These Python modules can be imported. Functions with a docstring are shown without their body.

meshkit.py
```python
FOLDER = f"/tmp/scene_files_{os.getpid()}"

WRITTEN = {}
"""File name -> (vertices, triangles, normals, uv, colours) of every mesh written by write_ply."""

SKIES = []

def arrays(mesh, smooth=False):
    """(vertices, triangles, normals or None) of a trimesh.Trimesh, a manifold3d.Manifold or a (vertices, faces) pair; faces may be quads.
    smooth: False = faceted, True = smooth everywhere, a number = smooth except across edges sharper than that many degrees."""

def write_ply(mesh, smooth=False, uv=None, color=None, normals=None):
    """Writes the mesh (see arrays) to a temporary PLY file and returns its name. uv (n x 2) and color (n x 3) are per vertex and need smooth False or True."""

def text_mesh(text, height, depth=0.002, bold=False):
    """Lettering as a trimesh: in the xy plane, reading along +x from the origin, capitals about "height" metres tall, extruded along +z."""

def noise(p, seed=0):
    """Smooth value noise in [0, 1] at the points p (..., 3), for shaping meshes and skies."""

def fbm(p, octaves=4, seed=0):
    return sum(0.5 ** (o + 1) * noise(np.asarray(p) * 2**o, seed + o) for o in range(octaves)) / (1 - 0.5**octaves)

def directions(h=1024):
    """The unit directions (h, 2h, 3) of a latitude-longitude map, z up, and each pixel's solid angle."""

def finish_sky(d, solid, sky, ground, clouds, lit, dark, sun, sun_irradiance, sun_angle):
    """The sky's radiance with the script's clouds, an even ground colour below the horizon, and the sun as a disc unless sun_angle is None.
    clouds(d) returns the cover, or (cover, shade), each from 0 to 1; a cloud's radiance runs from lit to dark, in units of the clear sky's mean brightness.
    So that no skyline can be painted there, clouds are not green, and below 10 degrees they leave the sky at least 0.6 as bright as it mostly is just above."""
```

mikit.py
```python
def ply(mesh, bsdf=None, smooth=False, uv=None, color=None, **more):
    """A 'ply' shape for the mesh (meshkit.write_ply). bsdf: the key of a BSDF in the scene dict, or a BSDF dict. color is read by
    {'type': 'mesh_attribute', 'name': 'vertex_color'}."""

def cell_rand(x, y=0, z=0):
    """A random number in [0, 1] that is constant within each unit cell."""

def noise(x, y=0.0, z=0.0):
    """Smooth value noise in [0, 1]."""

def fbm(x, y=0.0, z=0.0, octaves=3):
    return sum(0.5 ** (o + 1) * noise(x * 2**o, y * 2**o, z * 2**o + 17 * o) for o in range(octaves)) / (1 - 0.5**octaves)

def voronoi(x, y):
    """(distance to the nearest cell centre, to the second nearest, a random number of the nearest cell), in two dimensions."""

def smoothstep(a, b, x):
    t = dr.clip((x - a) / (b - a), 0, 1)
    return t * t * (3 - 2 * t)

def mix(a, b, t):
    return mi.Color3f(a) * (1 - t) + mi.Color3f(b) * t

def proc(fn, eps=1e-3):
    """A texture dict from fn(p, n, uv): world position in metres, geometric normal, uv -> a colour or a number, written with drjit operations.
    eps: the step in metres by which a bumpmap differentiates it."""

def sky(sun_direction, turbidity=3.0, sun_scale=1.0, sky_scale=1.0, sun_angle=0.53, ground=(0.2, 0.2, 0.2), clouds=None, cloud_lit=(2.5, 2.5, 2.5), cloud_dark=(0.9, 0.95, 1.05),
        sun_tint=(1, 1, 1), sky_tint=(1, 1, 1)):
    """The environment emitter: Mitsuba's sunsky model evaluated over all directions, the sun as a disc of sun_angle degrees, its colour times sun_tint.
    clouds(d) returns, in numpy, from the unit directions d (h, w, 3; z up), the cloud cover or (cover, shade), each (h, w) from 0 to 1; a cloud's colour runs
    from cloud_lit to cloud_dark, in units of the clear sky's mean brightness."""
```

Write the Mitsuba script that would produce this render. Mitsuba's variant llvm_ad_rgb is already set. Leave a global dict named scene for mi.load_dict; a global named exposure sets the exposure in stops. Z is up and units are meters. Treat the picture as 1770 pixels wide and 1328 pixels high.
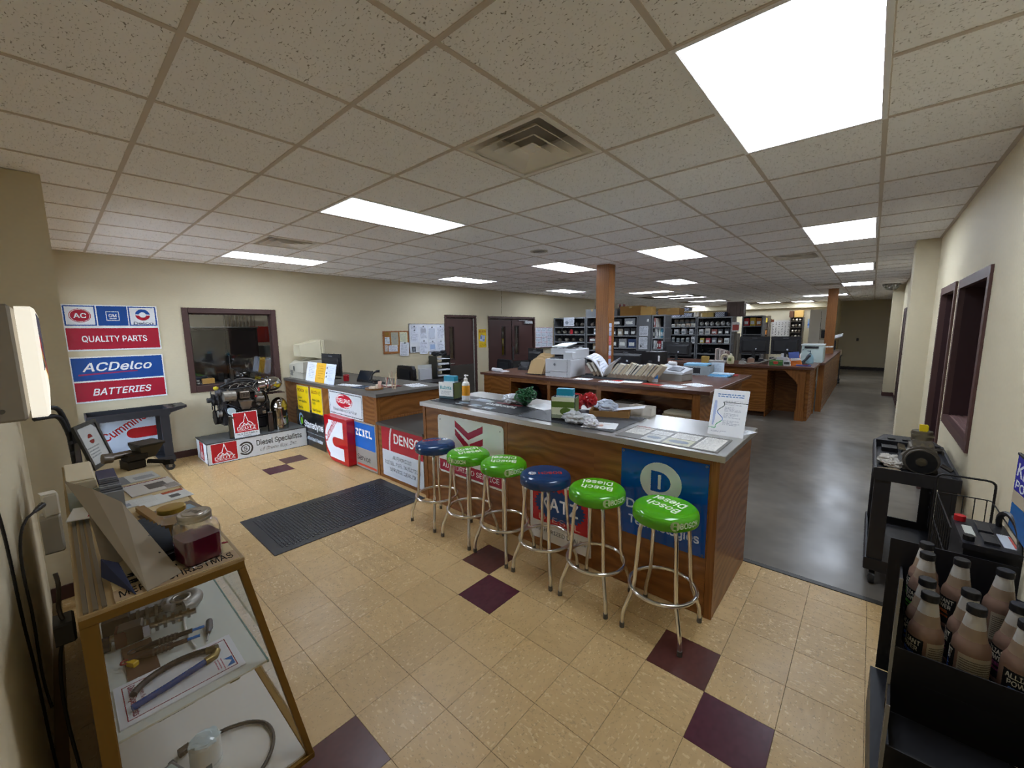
import math, random
import numpy as np
import trimesh
import mitsuba as mi
import drjit as dr
import mikit, meshkit
from mikit import proc, noise, fbm, voronoi, cell_rand, smoothstep, mix
from shapely.geometry import Polygon, Point, box as sbox
from shapely import affinity
from shapely.ops import unary_union

scene, labels = {}, {}
random.seed(7)
rng = np.random.default_rng(7)

# ---------------------------------------------------------------- camera, sky, lights, exposure
CEIL = 2.838
CAM_Z = 1.8265
exposure = 1.1
PANEL = 5.2            # radiance of the LED ceiling panels
PANEL_RGB = (0.88, 0.985, 1.14)


def _rot(yaw, pitch, roll):
    cy, sy, cp, sp = math.cos(yaw), math.sin(yaw), math.cos(pitch), math.sin(pitch)
    f = np.array([-sy * cp, cy * cp, sp])
    r = np.array([cy, sy, 0])
    u = np.cross(r, f)
    return -r * math.sin(roll) + u * math.cos(roll), f


_up, _fw = _rot(.7236, -.1343, -.0112)
scene['camera'] = {'type': 'perspective', 'fov': 2 * math.degrees(math.atan(885 / 701.08)), 'fov_axis': 'x', 'near_clip': 0.02, 'far_clip': 200.0,
                   'to_world': mi.ScalarTransform4f().look_at(origin=[0, 0, CAM_Z], target=[float(v) for v in np.array([0, 0, CAM_Z]) + _fw], up=[float(v) for v in _up])}
scene['sky'] = mikit.sky((0.25, 0.75, 0.8), turbidity=4.0, sun_scale=0.0, sky_scale=20.0, ground=(0.3, 0.3, 0.3), clouds=lambda d: 0.55 + 0 * d[..., 2], cloud_lit=(1.3, 1.35, 1.4))

# ceiling lights: (x0, x1, y0, y1), each a recessed LED troffer, built further down
ROW = [1.63, 5.28, 8.94, 12.60, 16.25, 19.91]
LAMPS = [(-0.63, -0.05, 1.65, 2.83), (-3.62, -3.06, 1.65, 2.80), (-6.63, -6.08, 1.65, 2.82),
         (-6.64, -6.09, 5.30, 6.46), (-4.24, -3.69, 5.30, 6.44), (-2.44, -1.88, 5.30, 6.44), (-0.63, -0.06, 5.30, 6.47),
         (-6.68, -6.10, 8.95, 10.08), (-3.71, -3.12, 8.95, 10.08), (-0.65, -0.08, 8.98, 10.12), (-0.67, -0.09, 12.75, 13.9),
         (-5.52, -4.34, 11.38, 11.95), (-5.60, -4.44, 13.4, 13.97), (-5.58, -4.34, 14.55, 15.13), (-5.60, -4.38, 16.95, 17.7), (-1.90, -0.71, 17.0, 17.8),
         (-3.80, -3.06, 20.2, 21.2), (-2.62, -1.95, 20.5, 21.6), (-5.02, -4.37, 20.5, 21.7), (-6.95, -6.30, 20.5, 21.7)]


# ---------------------------------------------------------------- helpers
def C(h):
    if isinstance(h, str):
        h = tuple(int(h[i:i + 2], 16) for i in (1, 3, 5))
    v = np.array(h, float) / 255
    return np.where(v <= .04045, v / 12.92, ((v + .055) / 1.055) ** 2.4)


def lin(h):
    return [float(v) for v in C(h)]


def own_colour(p, n, uv):
    """Each object's own even colour, kept in its uv as three square-rooted 8-bit channels (meshes with a colour attribute are not merged by the renderer)."""
    r = dr.floor(uv.x / 256)
    g = dr.floor(uv.x - 256 * r)
    b = dr.floor(uv.y)
    return dr.square(mi.Color3f(r, g, b) / 255)


VC = proc(own_colour)


def bsdf(name, **k):
    scene[name] = {'type': 'twosided', 'inner': {'type': 'principled', **k}}


bsdf('m_matte', base_color=VC, roughness=0.85, specular=0.25)
bsdf('m_satin', base_color=VC, roughness=0.42, specular=0.45)
bsdf('m_gloss', base_color=VC, roughness=0.12, specular=0.5)
bsdf('m_vinyl', base_color=VC, roughness=0.10, specular=0.5, clearcoat=0.6, clearcoat_gloss=0.97)
bsdf('m_metal', base_color=VC, metallic=1.0, roughness=0.33)
bsdf('m_dull', base_color=VC, metallic=0.75, roughness=0.48)
bsdf('m_chrome', base_color=VC, metallic=1.0, roughness=0.09)
scene['m_pane'] = {'type': 'thindielectric', 'int_ior': 1.5}
scene['m_glass'] = {'type': 'dielectric', 'int_ior': 1.47, 'ext_ior': 1.0}

ORD = ['first', 'second', 'third', 'fourth', 'fifth', 'sixth', 'seventh', 'eighth', 'ninth', 'tenth', 'eleventh', 'twelfth', 'thirteenth', 'fourteenth']
_count = {}
CT = None              # current placement, a 4 x 4 array
CACHE = {}


def uniq(key):
    n = _count.get(key, -1) + 1
    _count[key] = n
    return key if n == 0 else f'{key}_{n:03d}'


class at:
    """with at(x, y, z, deg): what is built inside stands there."""
    def __init__(self, x=0, y=0, z=0, deg=0, rx=0, ry=0, s=1.0):
        t = trimesh.transformations
        self.m = t.translation_matrix([x, y, z]) @ t.rotation_matrix(math.radians(deg), [0, 0, 1]) @ t.rotation_matrix(math.radians(ry), [0, 1, 0]) @ t.rotation_matrix(math.radians(rx), [1, 0, 0]) @ np.diag([s, s, s, 1.0])

    def __enter__(self):
        global CT
        self.old = CT
        CT = self.m if CT is None else CT @ self.m

    def __exit__(self, *a):
        global CT
        CT = self.old


def tri(mesh):
    if isinstance(mesh, trimesh.Trimesh):
        return mesh
    if isinstance(mesh, (list, tuple)) and len(mesh) and isinstance(mesh[0], trimesh.Trimesh):
        return mesh[0] if len(mesh) == 1 else trimesh.util.concatenate(list(mesh))
    if hasattr(mesh, 'to_mesh'):
        m = mesh.to_mesh()
        return trimesh.Trimesh(np.array(m.vert_properties[:, :3]), np.array(m.tri_verts), process=False)
    v, f = mesh
    return trimesh.Trimesh(v, f, process=False)


def entry(mesh, mat, col, smooth=None):
    m = tri(mesh)
    if smooth:
        m = trimesh.graph.smooth_shade(trimesh.Trimesh(m.vertices, m.faces, process=True), angle=math.radians(smooth), facet_minarea=None)
    kw = {}
    if col is not None:
        c = np.round(np.sqrt(C(col)) * 255)
        kw['uv'] = np.tile([[c[0] * 256 + c[1] + .5, c[2] + .5]], (len(m.vertices), 1))
    return mikit.ply(trimesh.Trimesh(m.vertices, m.faces, process=False), mat, smooth=bool(smooth), **kw)


def put(key, mesh, mat, col, smooth=None, cache=None):
    if cache is not None and cache in CACHE:
        d = CACHE[cache]
    else:
        d = entry(mesh() if callable(mesh) else mesh, mat, col, smooth)
        if cache is not None:
            CACHE[cache] = d
    if CT is not None:
        d = {**d, 'to_world': mi.ScalarTransform4f(CT.tolist())}
    scene[key] = d
    return key


def thing(name, label, cat, group=None):
    k = uniq(name)
    labels[k] = {'label': label, 'category': cat}
    if group:
        labels[k]['group'] = group
    return k


def part(parent, name, mesh, mat='m_matte', col='#808080', smooth=None, label=None, cache=None, stuff=False):
    k = put(uniq(parent + '__' + name), mesh, mat, col, smooth, cache)
    if label:
        labels.setdefault(k, {})['label'] = label
    if stuff:
        labels.setdefault(k, {})['kind'] = 'stuff'
    return k


def solo(name, mesh, mat, col, label, cat, group=None, smooth=None, cache=None):
    k = thing(name, label, cat, group)
    return put(k, mesh, mat, col, smooth, cache)


def struct(name, mesh, mat, col=None, smooth=None):
    k = put(uniq(name), mesh, mat, col, smooth)
    labels[k] = {'kind': 'structure'}
    return k


_tmpl = None


def box(x0, x1, y0, y1, z0, z1, b=0.0):
    """An axis-aligned box with its edges chamfered by b."""
    global _tmpl
    if x1 < x0: x0, x1 = x1, x0
    if y1 < y0: y0, y1 = y1, y0
    if z1 < z0: z0, z1 = z1, z0
    b = min(b, .45 * min(x1 - x0, y1 - y0, z1 - z0))
    if b <= 0:
        m = trimesh.creation.box((x1 - x0, y1 - y0, z1 - z0))
        m.apply_translation([(x0 + x1) / 2, (y0 + y1) / 2, (z0 + z1) / 2])
        return m
    if _tmpl is None:
        pts = np.array([[s[0] * (1 - .2 * (a != 0)), s[1] * (1 - .2 * (a != 1)), s[2] * (1 - .2 * (a != 2))] for s in np.ndindex(2, 2, 2) for a in range(3) for s in [tuple(2 * v - 1 for v in s)]])
        h = trimesh.Trimesh(pts, process=False).convex_hull
        idx = [int(np.argmin(np.abs(pts - v).sum(1))) for v in h.vertices]
        sgn = np.array([tuple(2 * v - 1 for v in s) for s in np.ndindex(2, 2, 2) for a in range(3)], float)
        ax = np.array([a for s in np.ndindex(2, 2, 2) for a in range(3)])
        _tmpl = (sgn[idx], ax[idx], np.array(h.faces))
    sgn, ax, f = _tmpl
    half = np.array([x1 - x0, y1 - y0, z1 - z0]) / 2
    ins = np.where(np.arange(3)[None] == ax[:, None], 0, b)
    v = sgn * (half - ins) + np.array([x0 + x1, y0 + y1, z0 + z1]) / 2
    return trimesh.Trimesh(v, f, process=False)


def cbox(cx, cy, z0, sx, sy, sz, b=0.0, deg=0):
    m = box(-sx / 2, sx / 2, -sy / 2, sy / 2, 0, sz, b)
    if deg:
        m.apply_transform(trimesh.transformations.rotation_matrix(math.radians(deg), [0, 0, 1]))
    m.apply_translation([cx, cy, z0])
    return m


def lathe(prof, n=32, cx=0, cy=0, z=0):
    """Revolve (r, z) pairs about z; open ends on the axis close themselves."""
    prof = np.array(prof, float)
    a = np.arange(n) * 2 * np.pi / n
    v = np.stack([prof[:, 0, None] * np.cos(a), prof[:, 0, None] * np.sin(a), np.repeat(prof[:, 1, None], n, 1)], -1).reshape(-1, 3)
    f = []
    for i in range(len(prof) - 1):
        for j in range(n):
            k = (j + 1) % n
            A, B, Cc, D = i * n + j, i * n + k, (i + 1) * n + k, (i + 1) * n + j
            if prof[i, 0] > 1e-9: f.append([A, B, Cc])
            if prof[i + 1, 0] > 1e-9: f.append([A, Cc, D])
    return trimesh.Trimesh(v + [cx, cy, z], np.array(f), process=True)


def tube(pts, r, n=10, closed=False, caps=True):
    p = np.asarray(pts, float)
    N = len(p)
    r = np.broadcast_to(r, (N,))
    if closed:
        t = np.roll(p, -1, 0) - np.roll(p, 1, 0)
    else:
        t = np.gradient(p, axis=0)
    t /= np.linalg.norm(t, axis=1, keepdims=True) + 1e-12
    u = np.cross(t[0], [0, 0, 1.0] if abs(t[0][2]) < .9 else [1.0, 0, 0])
    u /= np.linalg.norm(u)
    a = np.arange(n) * 2 * np.pi / n
    rings = []
    for i in range(N):
        u = u - t[i] * (u @ t[i])
        u /= np.linalg.norm(u)
        w = np.cross(t[i], u)
        rings.append(p[i] + r[i] * (np.cos(a)[:, None] * u + np.sin(a)[:, None] * w))
    v = np.concatenate(rings)
    f = []
    for i in range(N if closed else N - 1):
        i2 = (i + 1) % N
        for j in range(n):
            k = (j + 1) % n
            f += [[i * n + j, i * n + k, i2 * n + k], [i * n + j, i2 * n + k, i2 * n + j]]
    if caps and not closed:
        v = np.vstack([v, p[0], p[-1]])
        for j in range(n):
            k = (j + 1) % n
            f += [[len(v) - 2, k, j], [len(v) - 1, (N - 1) * n + j, (N - 1) * n + k]]
    return trimesh.Trimesh(v, np.array(f), process=False)


def curve(pts, n=24):
    """A smooth path through the points."""
    from scipy.interpolate import CubicSpline
    p = np.asarray(pts, float)
    s = np.r_[0, np.cumsum(np.linalg.norm(np.diff(p, axis=0), axis=1))]
    return CubicSpline(s, p)(np.linspace(0, s[-1], n))


def bend(pts, rad, k=5):
    """A polyline with rounded corners."""
    p = [np.array(q, float) for q in pts]
    out = [p[0]]
    for a, b, c in zip(p, p[1:], p[2:]):
        d1, d2 = (a - b), (c - b)
        l1, l2 = np.linalg.norm(d1), np.linalg.norm(d2)
        q = min(rad, l1 * .45, l2 * .45)
        s, e = b + d1 / l1 * q, b + d2 / l2 * q
        for t in np.linspace(0, 1, k):
            out.append((1 - t) ** 2 * s + 2 * t * (1 - t) * b + t * t * e)
    out.append(p[-1])
    return np.array(out)


def cyl(p0, p1, r, n=16):
    return tube([p0, p1], r, n)


def blob(cx, cy, cz, sx, sy, sz, seed=0, amp=.25, freq=3.0, sub=3):
    """A crumpled lump (plastic bags, cloths, castings)."""
    m = trimesh.creation.icosphere(sub)
    v = np.array(m.vertices)
    k = 1 + amp * 2 * (meshkit.fbm(v * freq + seed * 7.3, 3, seed) - .5)
    v = v * k[:, None] * [sx, sy, sz]
    return trimesh.Trimesh(v + [cx, cy, cz], m.faces, process=False)


def ext(poly, h):
    gs = [g for g in getattr(poly, 'geoms', [poly]) if g.geom_type == 'Polygon' and g.area > 1e-9]
    return trimesh.util.concatenate([trimesh.creation.extrude_polygon(g, h, engine='earcut') for g in gs])


_TXT = {}


def text2d(s, h, bold=True):
    k = (s, bold)
    if k not in _TXT:
        _TXT[k] = meshkit.text_mesh(s, 1.0, 1.0, bold)
    m = _TXT[k].copy()
    m.apply_scale([h, h, 1])
    return m


class Plane:
    """A flat face: origin o, right r and up u (unit vectors). Everything put on it stands proud along r x u."""
    def __init__(self, o, r, u):
        self.o, self.r, self.u = np.array(o, float), np.array(r, float), np.array(u, float)
        self.n = np.cross(self.r, self.u)
        self.m = np.eye(4)
        self.m[:3, 0], self.m[:3, 1], self.m[:3, 2], self.m[:3, 3] = self.r, self.u, self.n, self.o

    def place(self, mesh, z=0):
        m = mesh.copy()
        m.apply_translation([0, 0, z])
        m.apply_transform(self.m)
        return m

    def poly(self, p, z=0, d=.0008):
        return self.place(ext(p, d), z)

    def slab(self, x0, x1, y0, y1, z=0, d=.004, b=.001):
        return self.place(box(x0, x1, y0, y1, 0, d, b), z)

    def text(self, s, x, y, h, w=None, z=0, d=.0008, bold=True, shear=0.0, align='l', rot=0):
        m = text2d(s, h, bold)
        b = m.bounds
        sx = w / (b[1][0] - b[0][0]) if w else 1.0
        m.apply_translation([-b[0][0], 0, 0])
        m.apply_scale([sx, 1, d])
        W = (b[1][0] - b[0][0]) * sx
        if shear:
            v = np.array(m.vertices); v[:, 0] += shear * v[:, 1]; m.vertices = v
        m.apply_translation([-W / 2 if align == 'c' else -W if align == 'r' else 0, 0, 0])
        if rot:
            m.apply_transform(trimesh.transformations.rotation_matrix(math.radians(rot), [0, 0, 1]))
        m.apply_translation([x, y, 0])
        return self.place(m, z)

    def lines(self, x0, x1, y0, y1, n, z=0, d=.0004, seed=0, fill=.38):
        """Rows of small print too small to read: n text-like lines."""
        r = random.Random(seed)
        hh = (y1 - y0) / n
        out = []
        for i in range(n):
            yc = y1 - (i + .5) * hh
            x = x0
            end = x0 + (x1 - x0) * r.choice([1, 1, .95, .85, .6])
            while x < end - .001:
                w = min(r.uniform(.06, .22) * (x1 - x0), end - x)
                out.append(box(x, x + w, yc - hh * fill / 2, yc + hh * fill / 2, 0, d))
                x += w + .035 * (x1 - x0)
        return self.place(trimesh.util.concatenate(out), z)


def ell(cx, cy, rx, ry, n=40):
    return affinity.scale(Point(cx, cy).buffer(1, n // 4), rx, ry)


def rrect(x0, x1, y0, y1, r):
    return sbox(x0 + r, y0 + r, x1 - r, y1 - r).buffer(r, 6)


def front(x0, y, z0):
    """A plane that faces -y (towards the entrance)."""
    return Plane((x0, y, z0), (1, 0, 0), (0, 0, 1))


def east(x, y0, z0):
    """A plane that faces +x."""
    return Plane((x, y0, z0), (0, 1, 0), (0, 0, 1))


def flat(x, y, z, deg=0):
    """A plane that faces up, its right turned by deg about z."""
    a = math.radians(deg)
    return Plane((x, y, z), (math.cos(a), math.sin(a), 0), (-math.sin(a), math.cos(a), 0))

# ---------------------------------------------------------------- procedural surface materials
def tile_speckle(p, n, uv):
    a = cell_rand(dr.floor(p.x * 190), dr.floor(p.y * 190), 3)
    s = noise(p.x * 130, p.y * 210, 5.0)
    pit = smoothstep(.80, .90, s) * dr.select(a > .35, 1.0, .3)
    tone = .97 + .06 * cell_rand(dr.floor((p.x + .03) / .6045), dr.floor((p.y - 1.6275) / .6096), 9)
    return mix(lin('#e9e8e7'), lin('#8a867f'), pit) * tone


bsdf('m_ceiling_tile', base_color=proc(tile_speckle), roughness=.95, specular=.1)
bsdf('m_grid', base_color={'type': 'rgb', 'value': lin('#bdb2a4')}, roughness=.6)


def wall_paint(p, n, uv):
    f = fbm(p.x * 1.3 + 3, p.y * 1.3, p.z * 1.3, 3)
    g = noise(p.x * 70, p.y * 70, p.z * 70)
    return mix(lin('#c9bda0'), lin('#d0c5a9'), f) * (.985 + .03 * g)


bsdf('m_wall', base_color=proc(wall_paint), roughness=.62, specular=.35)


def vct(p, n, uv):
    ix, iy = dr.floor((p.x + .4923) / .3048), dr.floor((p.y - 1.997) / .3048)
    r = cell_rand(ix, iy, 4)
    turn = cell_rand(ix, iy, 6) > .5
    a, b = dr.select(turn, p.x, p.y), dr.select(turn, p.y, p.x)
    streak = fbm(a * 45, b * 16, r * 40, 3)
    fleck = smoothstep(.76, .84, noise(a * 120, b * 60, r * 9))
    dark = smoothstep(.78, .88, noise(a * 150 + 40, b * 110, 3))
    c = mix(lin('#b89765'), lin('#c9aa77'), streak) * (.94 + .12 * r)
    c = mix(c, lin('#e2cda4'), fleck * .55)
    c = mix(c, lin('#8d7047'), dark * .45)
    wear = smoothstep(.55, .75, fbm(p.x * .9 + 5, p.y * .9, 2, 4))
    return mix(c, lin('#c6a87a'), wear * .35)


def vct_red(p, n, uv):
    return mi.Color3f(lin('#4c1f2b')) * (.85 + .3 * fbm(p.x * 60, p.y * 40, 1, 3))


def vct_brown(p, n, uv):
    return mi.Color3f(lin('#55302a')) * (.85 + .3 * fbm(p.x * 60, p.y * 40, 2, 3))


def scuff(p, n, uv):
    return .26 + .22 * fbm(p.x * 3, p.y * 3, 7, 4)


bsdf('m_vct', base_color=proc(vct), roughness=proc(scuff), specular=.42)
bsdf('m_vct_red', base_color=proc(vct_red), roughness=.3, specular=.42)
bsdf('m_vct_brown', base_color=proc(vct_brown), roughness=.3, specular=.42)
bsdf('m_joint', base_color={'type': 'rgb', 'value': lin('#6f5a3a')}, roughness=.9)


def concrete(p, n, uv):
    a = fbm(p.x * .8, p.y * .8, 0, 4)
    b = fbm(p.x * 9, p.y * 9, 4, 3)
    return mix(lin('#5d5850'), lin('#767067'), smoothstep(.3, .7, a)) * (.86 + .28 * b)


def concrete_rough(p, n, uv):
    return .15 + .2 * fbm(p.x * 2.5, p.y * 2.5, 9, 4)


bsdf('m_concrete', base_color=proc(concrete), roughness=proc(concrete_rough), specular=.5)


def oak(p, n, uv):
    side = dr.abs(n.x) > .7
    a = dr.select(side, p.y, p.x)
    top = dr.abs(n.z) > .7
    v = dr.select(top, p.y, p.z)
    plank = cell_rand(dr.floor(a * .82 + .2), dr.select(side, 1.0, 2.0), 3)
    w = v * 5 + 3.2 * fbm(a * 1.1 + plank * 9, v * 1.9, plank * 17, 4)
    ring = .5 + .5 * dr.sin(w * 16)
    fib = fbm(a * 6, v * 150, plank * 5, 3)
    broad = fbm(a * 1.5, v * 2.5, 3, 3)
    c = mix(lin('#6a3d18'), lin('#8f5d2c'), ring * .55 + broad * .45)
    return c * (.78 + .44 * fib) * (.95 + .1 * plank)


def oak_up(p, n, uv):
    side = dr.abs(n.x) > .7
    a = p.z
    v = dr.select(side, p.y, p.x)
    w = v * 9 + 1.2 * fbm(a * .8, v * 4, 2, 3)
    ring = dr.abs((w * 3) - dr.floor(w * 3) - .5) * 2
    fib = fbm(a * 6, v * 220, 5, 2)
    return mix(lin('#74461f'), lin('#94602e'), .5 * ring + .5 * fib) * (.84 + .32 * fib)


bsdf('m_oak', base_color=proc(oak), roughness=.34, specular=.45)
bsdf('m_oak_up', base_color=proc(oak_up), roughness=.36, specular=.45)


def laminate(p, n, uv):
    return mix(lin('#4d3024'), lin('#624236'), fbm(p.x * 3, p.y * 42, p.z * 40, 3))


bsdf('m_laminate', base_color=proc(laminate), roughness=.3, specular=.5)


def brushed(p, n, uv):
    return .26 + .16 * fbm(p.x * 2, p.y * 160, p.z * 160, 3)


bsdf('m_steel', base_color={'type': 'rgb', 'value': [.62, .61, .59]}, metallic=1.0, roughness=proc(brushed))

# ---------------------------------------------------------------- floor
XL, XR, YF, YB = -7.5, 0.53, -0.18, 22.1
TX, TY, TS = -.4923, 1.997, .3048
VEND = 3.42
fl = struct('floor', [box(XL, XR, -1.6, VEND, -.08, -.0015), box(XL - .2, XR + .2, VEND, 10.6, -.08, -.002), box(-11.2, XR + .2, 10.6, YB + .2, -.08, -.002)], 'm_joint')
tile_d = {}


def floor_tile(ix, iy, kind):
    x0, x1 = TX + ix * TS, TX + (ix + 1) * TS
    y0, y1 = TY + iy * TS, TY + (iy + 1) * TS
    cx0, cx1, cy1 = max(x0, XL), min(x1, XR), min(y1, VEND)
    g = .0008
    full = cx0 == x0 and cx1 == x1 and cy1 == y1
    mat = {0: 'm_vct', 1: 'm_vct_red', 2: 'm_vct_brown'}[kind]
    if full:
        k = (kind,)
        if k not in tile_d:
            tile_d[k] = entry(box(-TS / 2 + g, TS / 2 - g, -TS / 2 + g, TS / 2 - g, -.004, 0, .0006), mat, None)
        return {**tile_d[k], 'to_world': mi.ScalarTransform4f().translate([(x0 + x1) / 2, (y0 + y1) / 2, 0])}
    return entry(box(cx0 + g, cx1 - g, y0 + g, cy1 - g, -.004, 0, .0006), mat, None)


RED = {(-1, 0): 2, (0, -1): 1}
for (a, b), kd in {(-5, 0): 2, (-4, -1): 1}.items():
    pass
RED = {}


def red_at(x, y, kd):
    RED[(math.floor((x - TX) / TS), math.floor((y - TY) / TS))] = kd


for x, y, kd in [(-.64, 2.15, 2), (-.34, 1.85, 1), (-2.17, 2.12, 2), (-1.87, 1.84, 1), (-6.2, 2.16, 2), (-5.87, 1.85, 1), (-1.55, .66, 2)]:
    red_at(x, y, kd)
cells = []
for ix in range(-24, 4):
    for iy in range(-7, 5):
        x0, y0 = TX + ix * TS, TY + iy * TS
        if x0 + TS < XL + .02 or x0 > XR - .02 or y0 > VEND - .02:
            continue
        hid = (x0 < -4.1 and y0 + TS < 0) or (y0 + TS < -.2)
        cells.append((hid, math.hypot(x0 + .15, y0 + .15), ix, iy))
cells.sort()
shown = [c for c in cells if not c[0]]
rest = []
for i, (hid, d, ix, iy) in enumerate(cells):
    e = floor_tile(ix, iy, RED.get((ix, iy), 0))
    if not hid and i < 298:
        k = uniq('floor__tile')
        scene[k] = e
        if (ix, iy) in RED:
            labels[k] = {'label': 'burgundy vinyl tile' if RED[(ix, iy)] == 1 else 'dark brown vinyl tile'}
    else:
        x0, y0 = TX + ix * TS, TY + iy * TS
        rest.append(box(max(x0, XL) + .0008, min(x0 + TS, XR) - .0008, y0 + .0008, min(y0 + TS, VEND) - .0008, -.004, 0, .0006))
if rest:
    part('floor', 'outer_tiles', rest, 'm_vct', None, stuff=True)
part('floor', 'concrete', [box(XL - .1, XR + .1, VEND + .045, 10.6, -.03, -.001), box(-11.1, XR + .1, 10.6, YB + .1, -.03, -.001)], 'm_concrete', None, label='polished grey concrete')
part('floor', 'transition_strip', box(-.62, XR, VEND, VEND + .05, -.01, .004, .002), 'm_satin', '#3a3733', label='dark strip between vinyl tiles and concrete')

# ---------------------------------------------------------------- ceiling
GX0, GXP, GY0, GYP = -.03, .6045, 1.6275, .6096
ce = struct('ceiling', [box(XL - .2, XR + .2, -1.6, 13.2, CEIL + .1, CEIL + .16), box(-11.2, XR + .2, 13.2, YB + .2, CEIL + .1, CEIL + .16)], 'm_matte', '#8a857c')


def holes(x0, x1, y0, y1):
    return any(min(x1, l[1]) - max(x0, l[0]) > .12 and min(y1, l[3]) - max(y0, l[2]) > .12 for l in LAMPS)


DIFF = [(0, 0), (-6, 0), (1, 9), (1, 18), (-6, 9)]     # (column, row) of the square air diffusers
ctile = entry(box(-GXP / 2 + .004, GXP / 2 - .004, -GYP / 2 + .004, GYP / 2 - .004, .0035, .018), 'm_ceiling_tile', None)
cells = []
for i in range(-19, 4):
    for j in range(-5, 35):
        x0, y0 = -1.849 + i * GXP, GY0 + j * GYP
        x1, y1 = x0 + GXP, y0 + GYP
        xl = XL if y0 < 12.9 else -11.0
        if x1 < xl + .03 or x0 > XR - .03 or y0 > YB - .03 or y1 < -1.55:
            continue
        if holes(x0, x1, y0, y1) or (i, j) in DIFF:
            continue
        hid = y1 < -.2 or x1 < XL or (x1 < -4.1 and y1 < .1)
        cells.append((hid, math.hypot(x0 + .3, y0 + .3), i, j, x0, x1, y0, y1, xl))
cells.sort()
rest = []
for n, (hid, d, i, j, x0, x1, y0, y1, xl) in enumerate(cells):
    if not hid and n < 298:
        k = uniq('ceiling__tile')
        if x0 >= xl and x1 <= XR:
            scene[k] = {**ctile, 'to_world': mi.ScalarTransform4f().translate([(x0 + x1) / 2, (y0 + y1) / 2, CEIL])}
        else:
            scene[k] = entry(box(max(x0, xl) + .004, min(x1, XR) - .004, y0 + .004, y1 - .004, CEIL + .0035, CEIL + .018), 'm_ceiling_tile', None)
    else:
        rest.append(box(max(x0, xl) + .004, min(x1, XR) - .004, y0 + .004, y1 - .004, CEIL + .0035, CEIL + .018))
part('ceiling', 'outer_tiles', rest, 'm_ceiling_tile', None, stuff=True)
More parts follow.
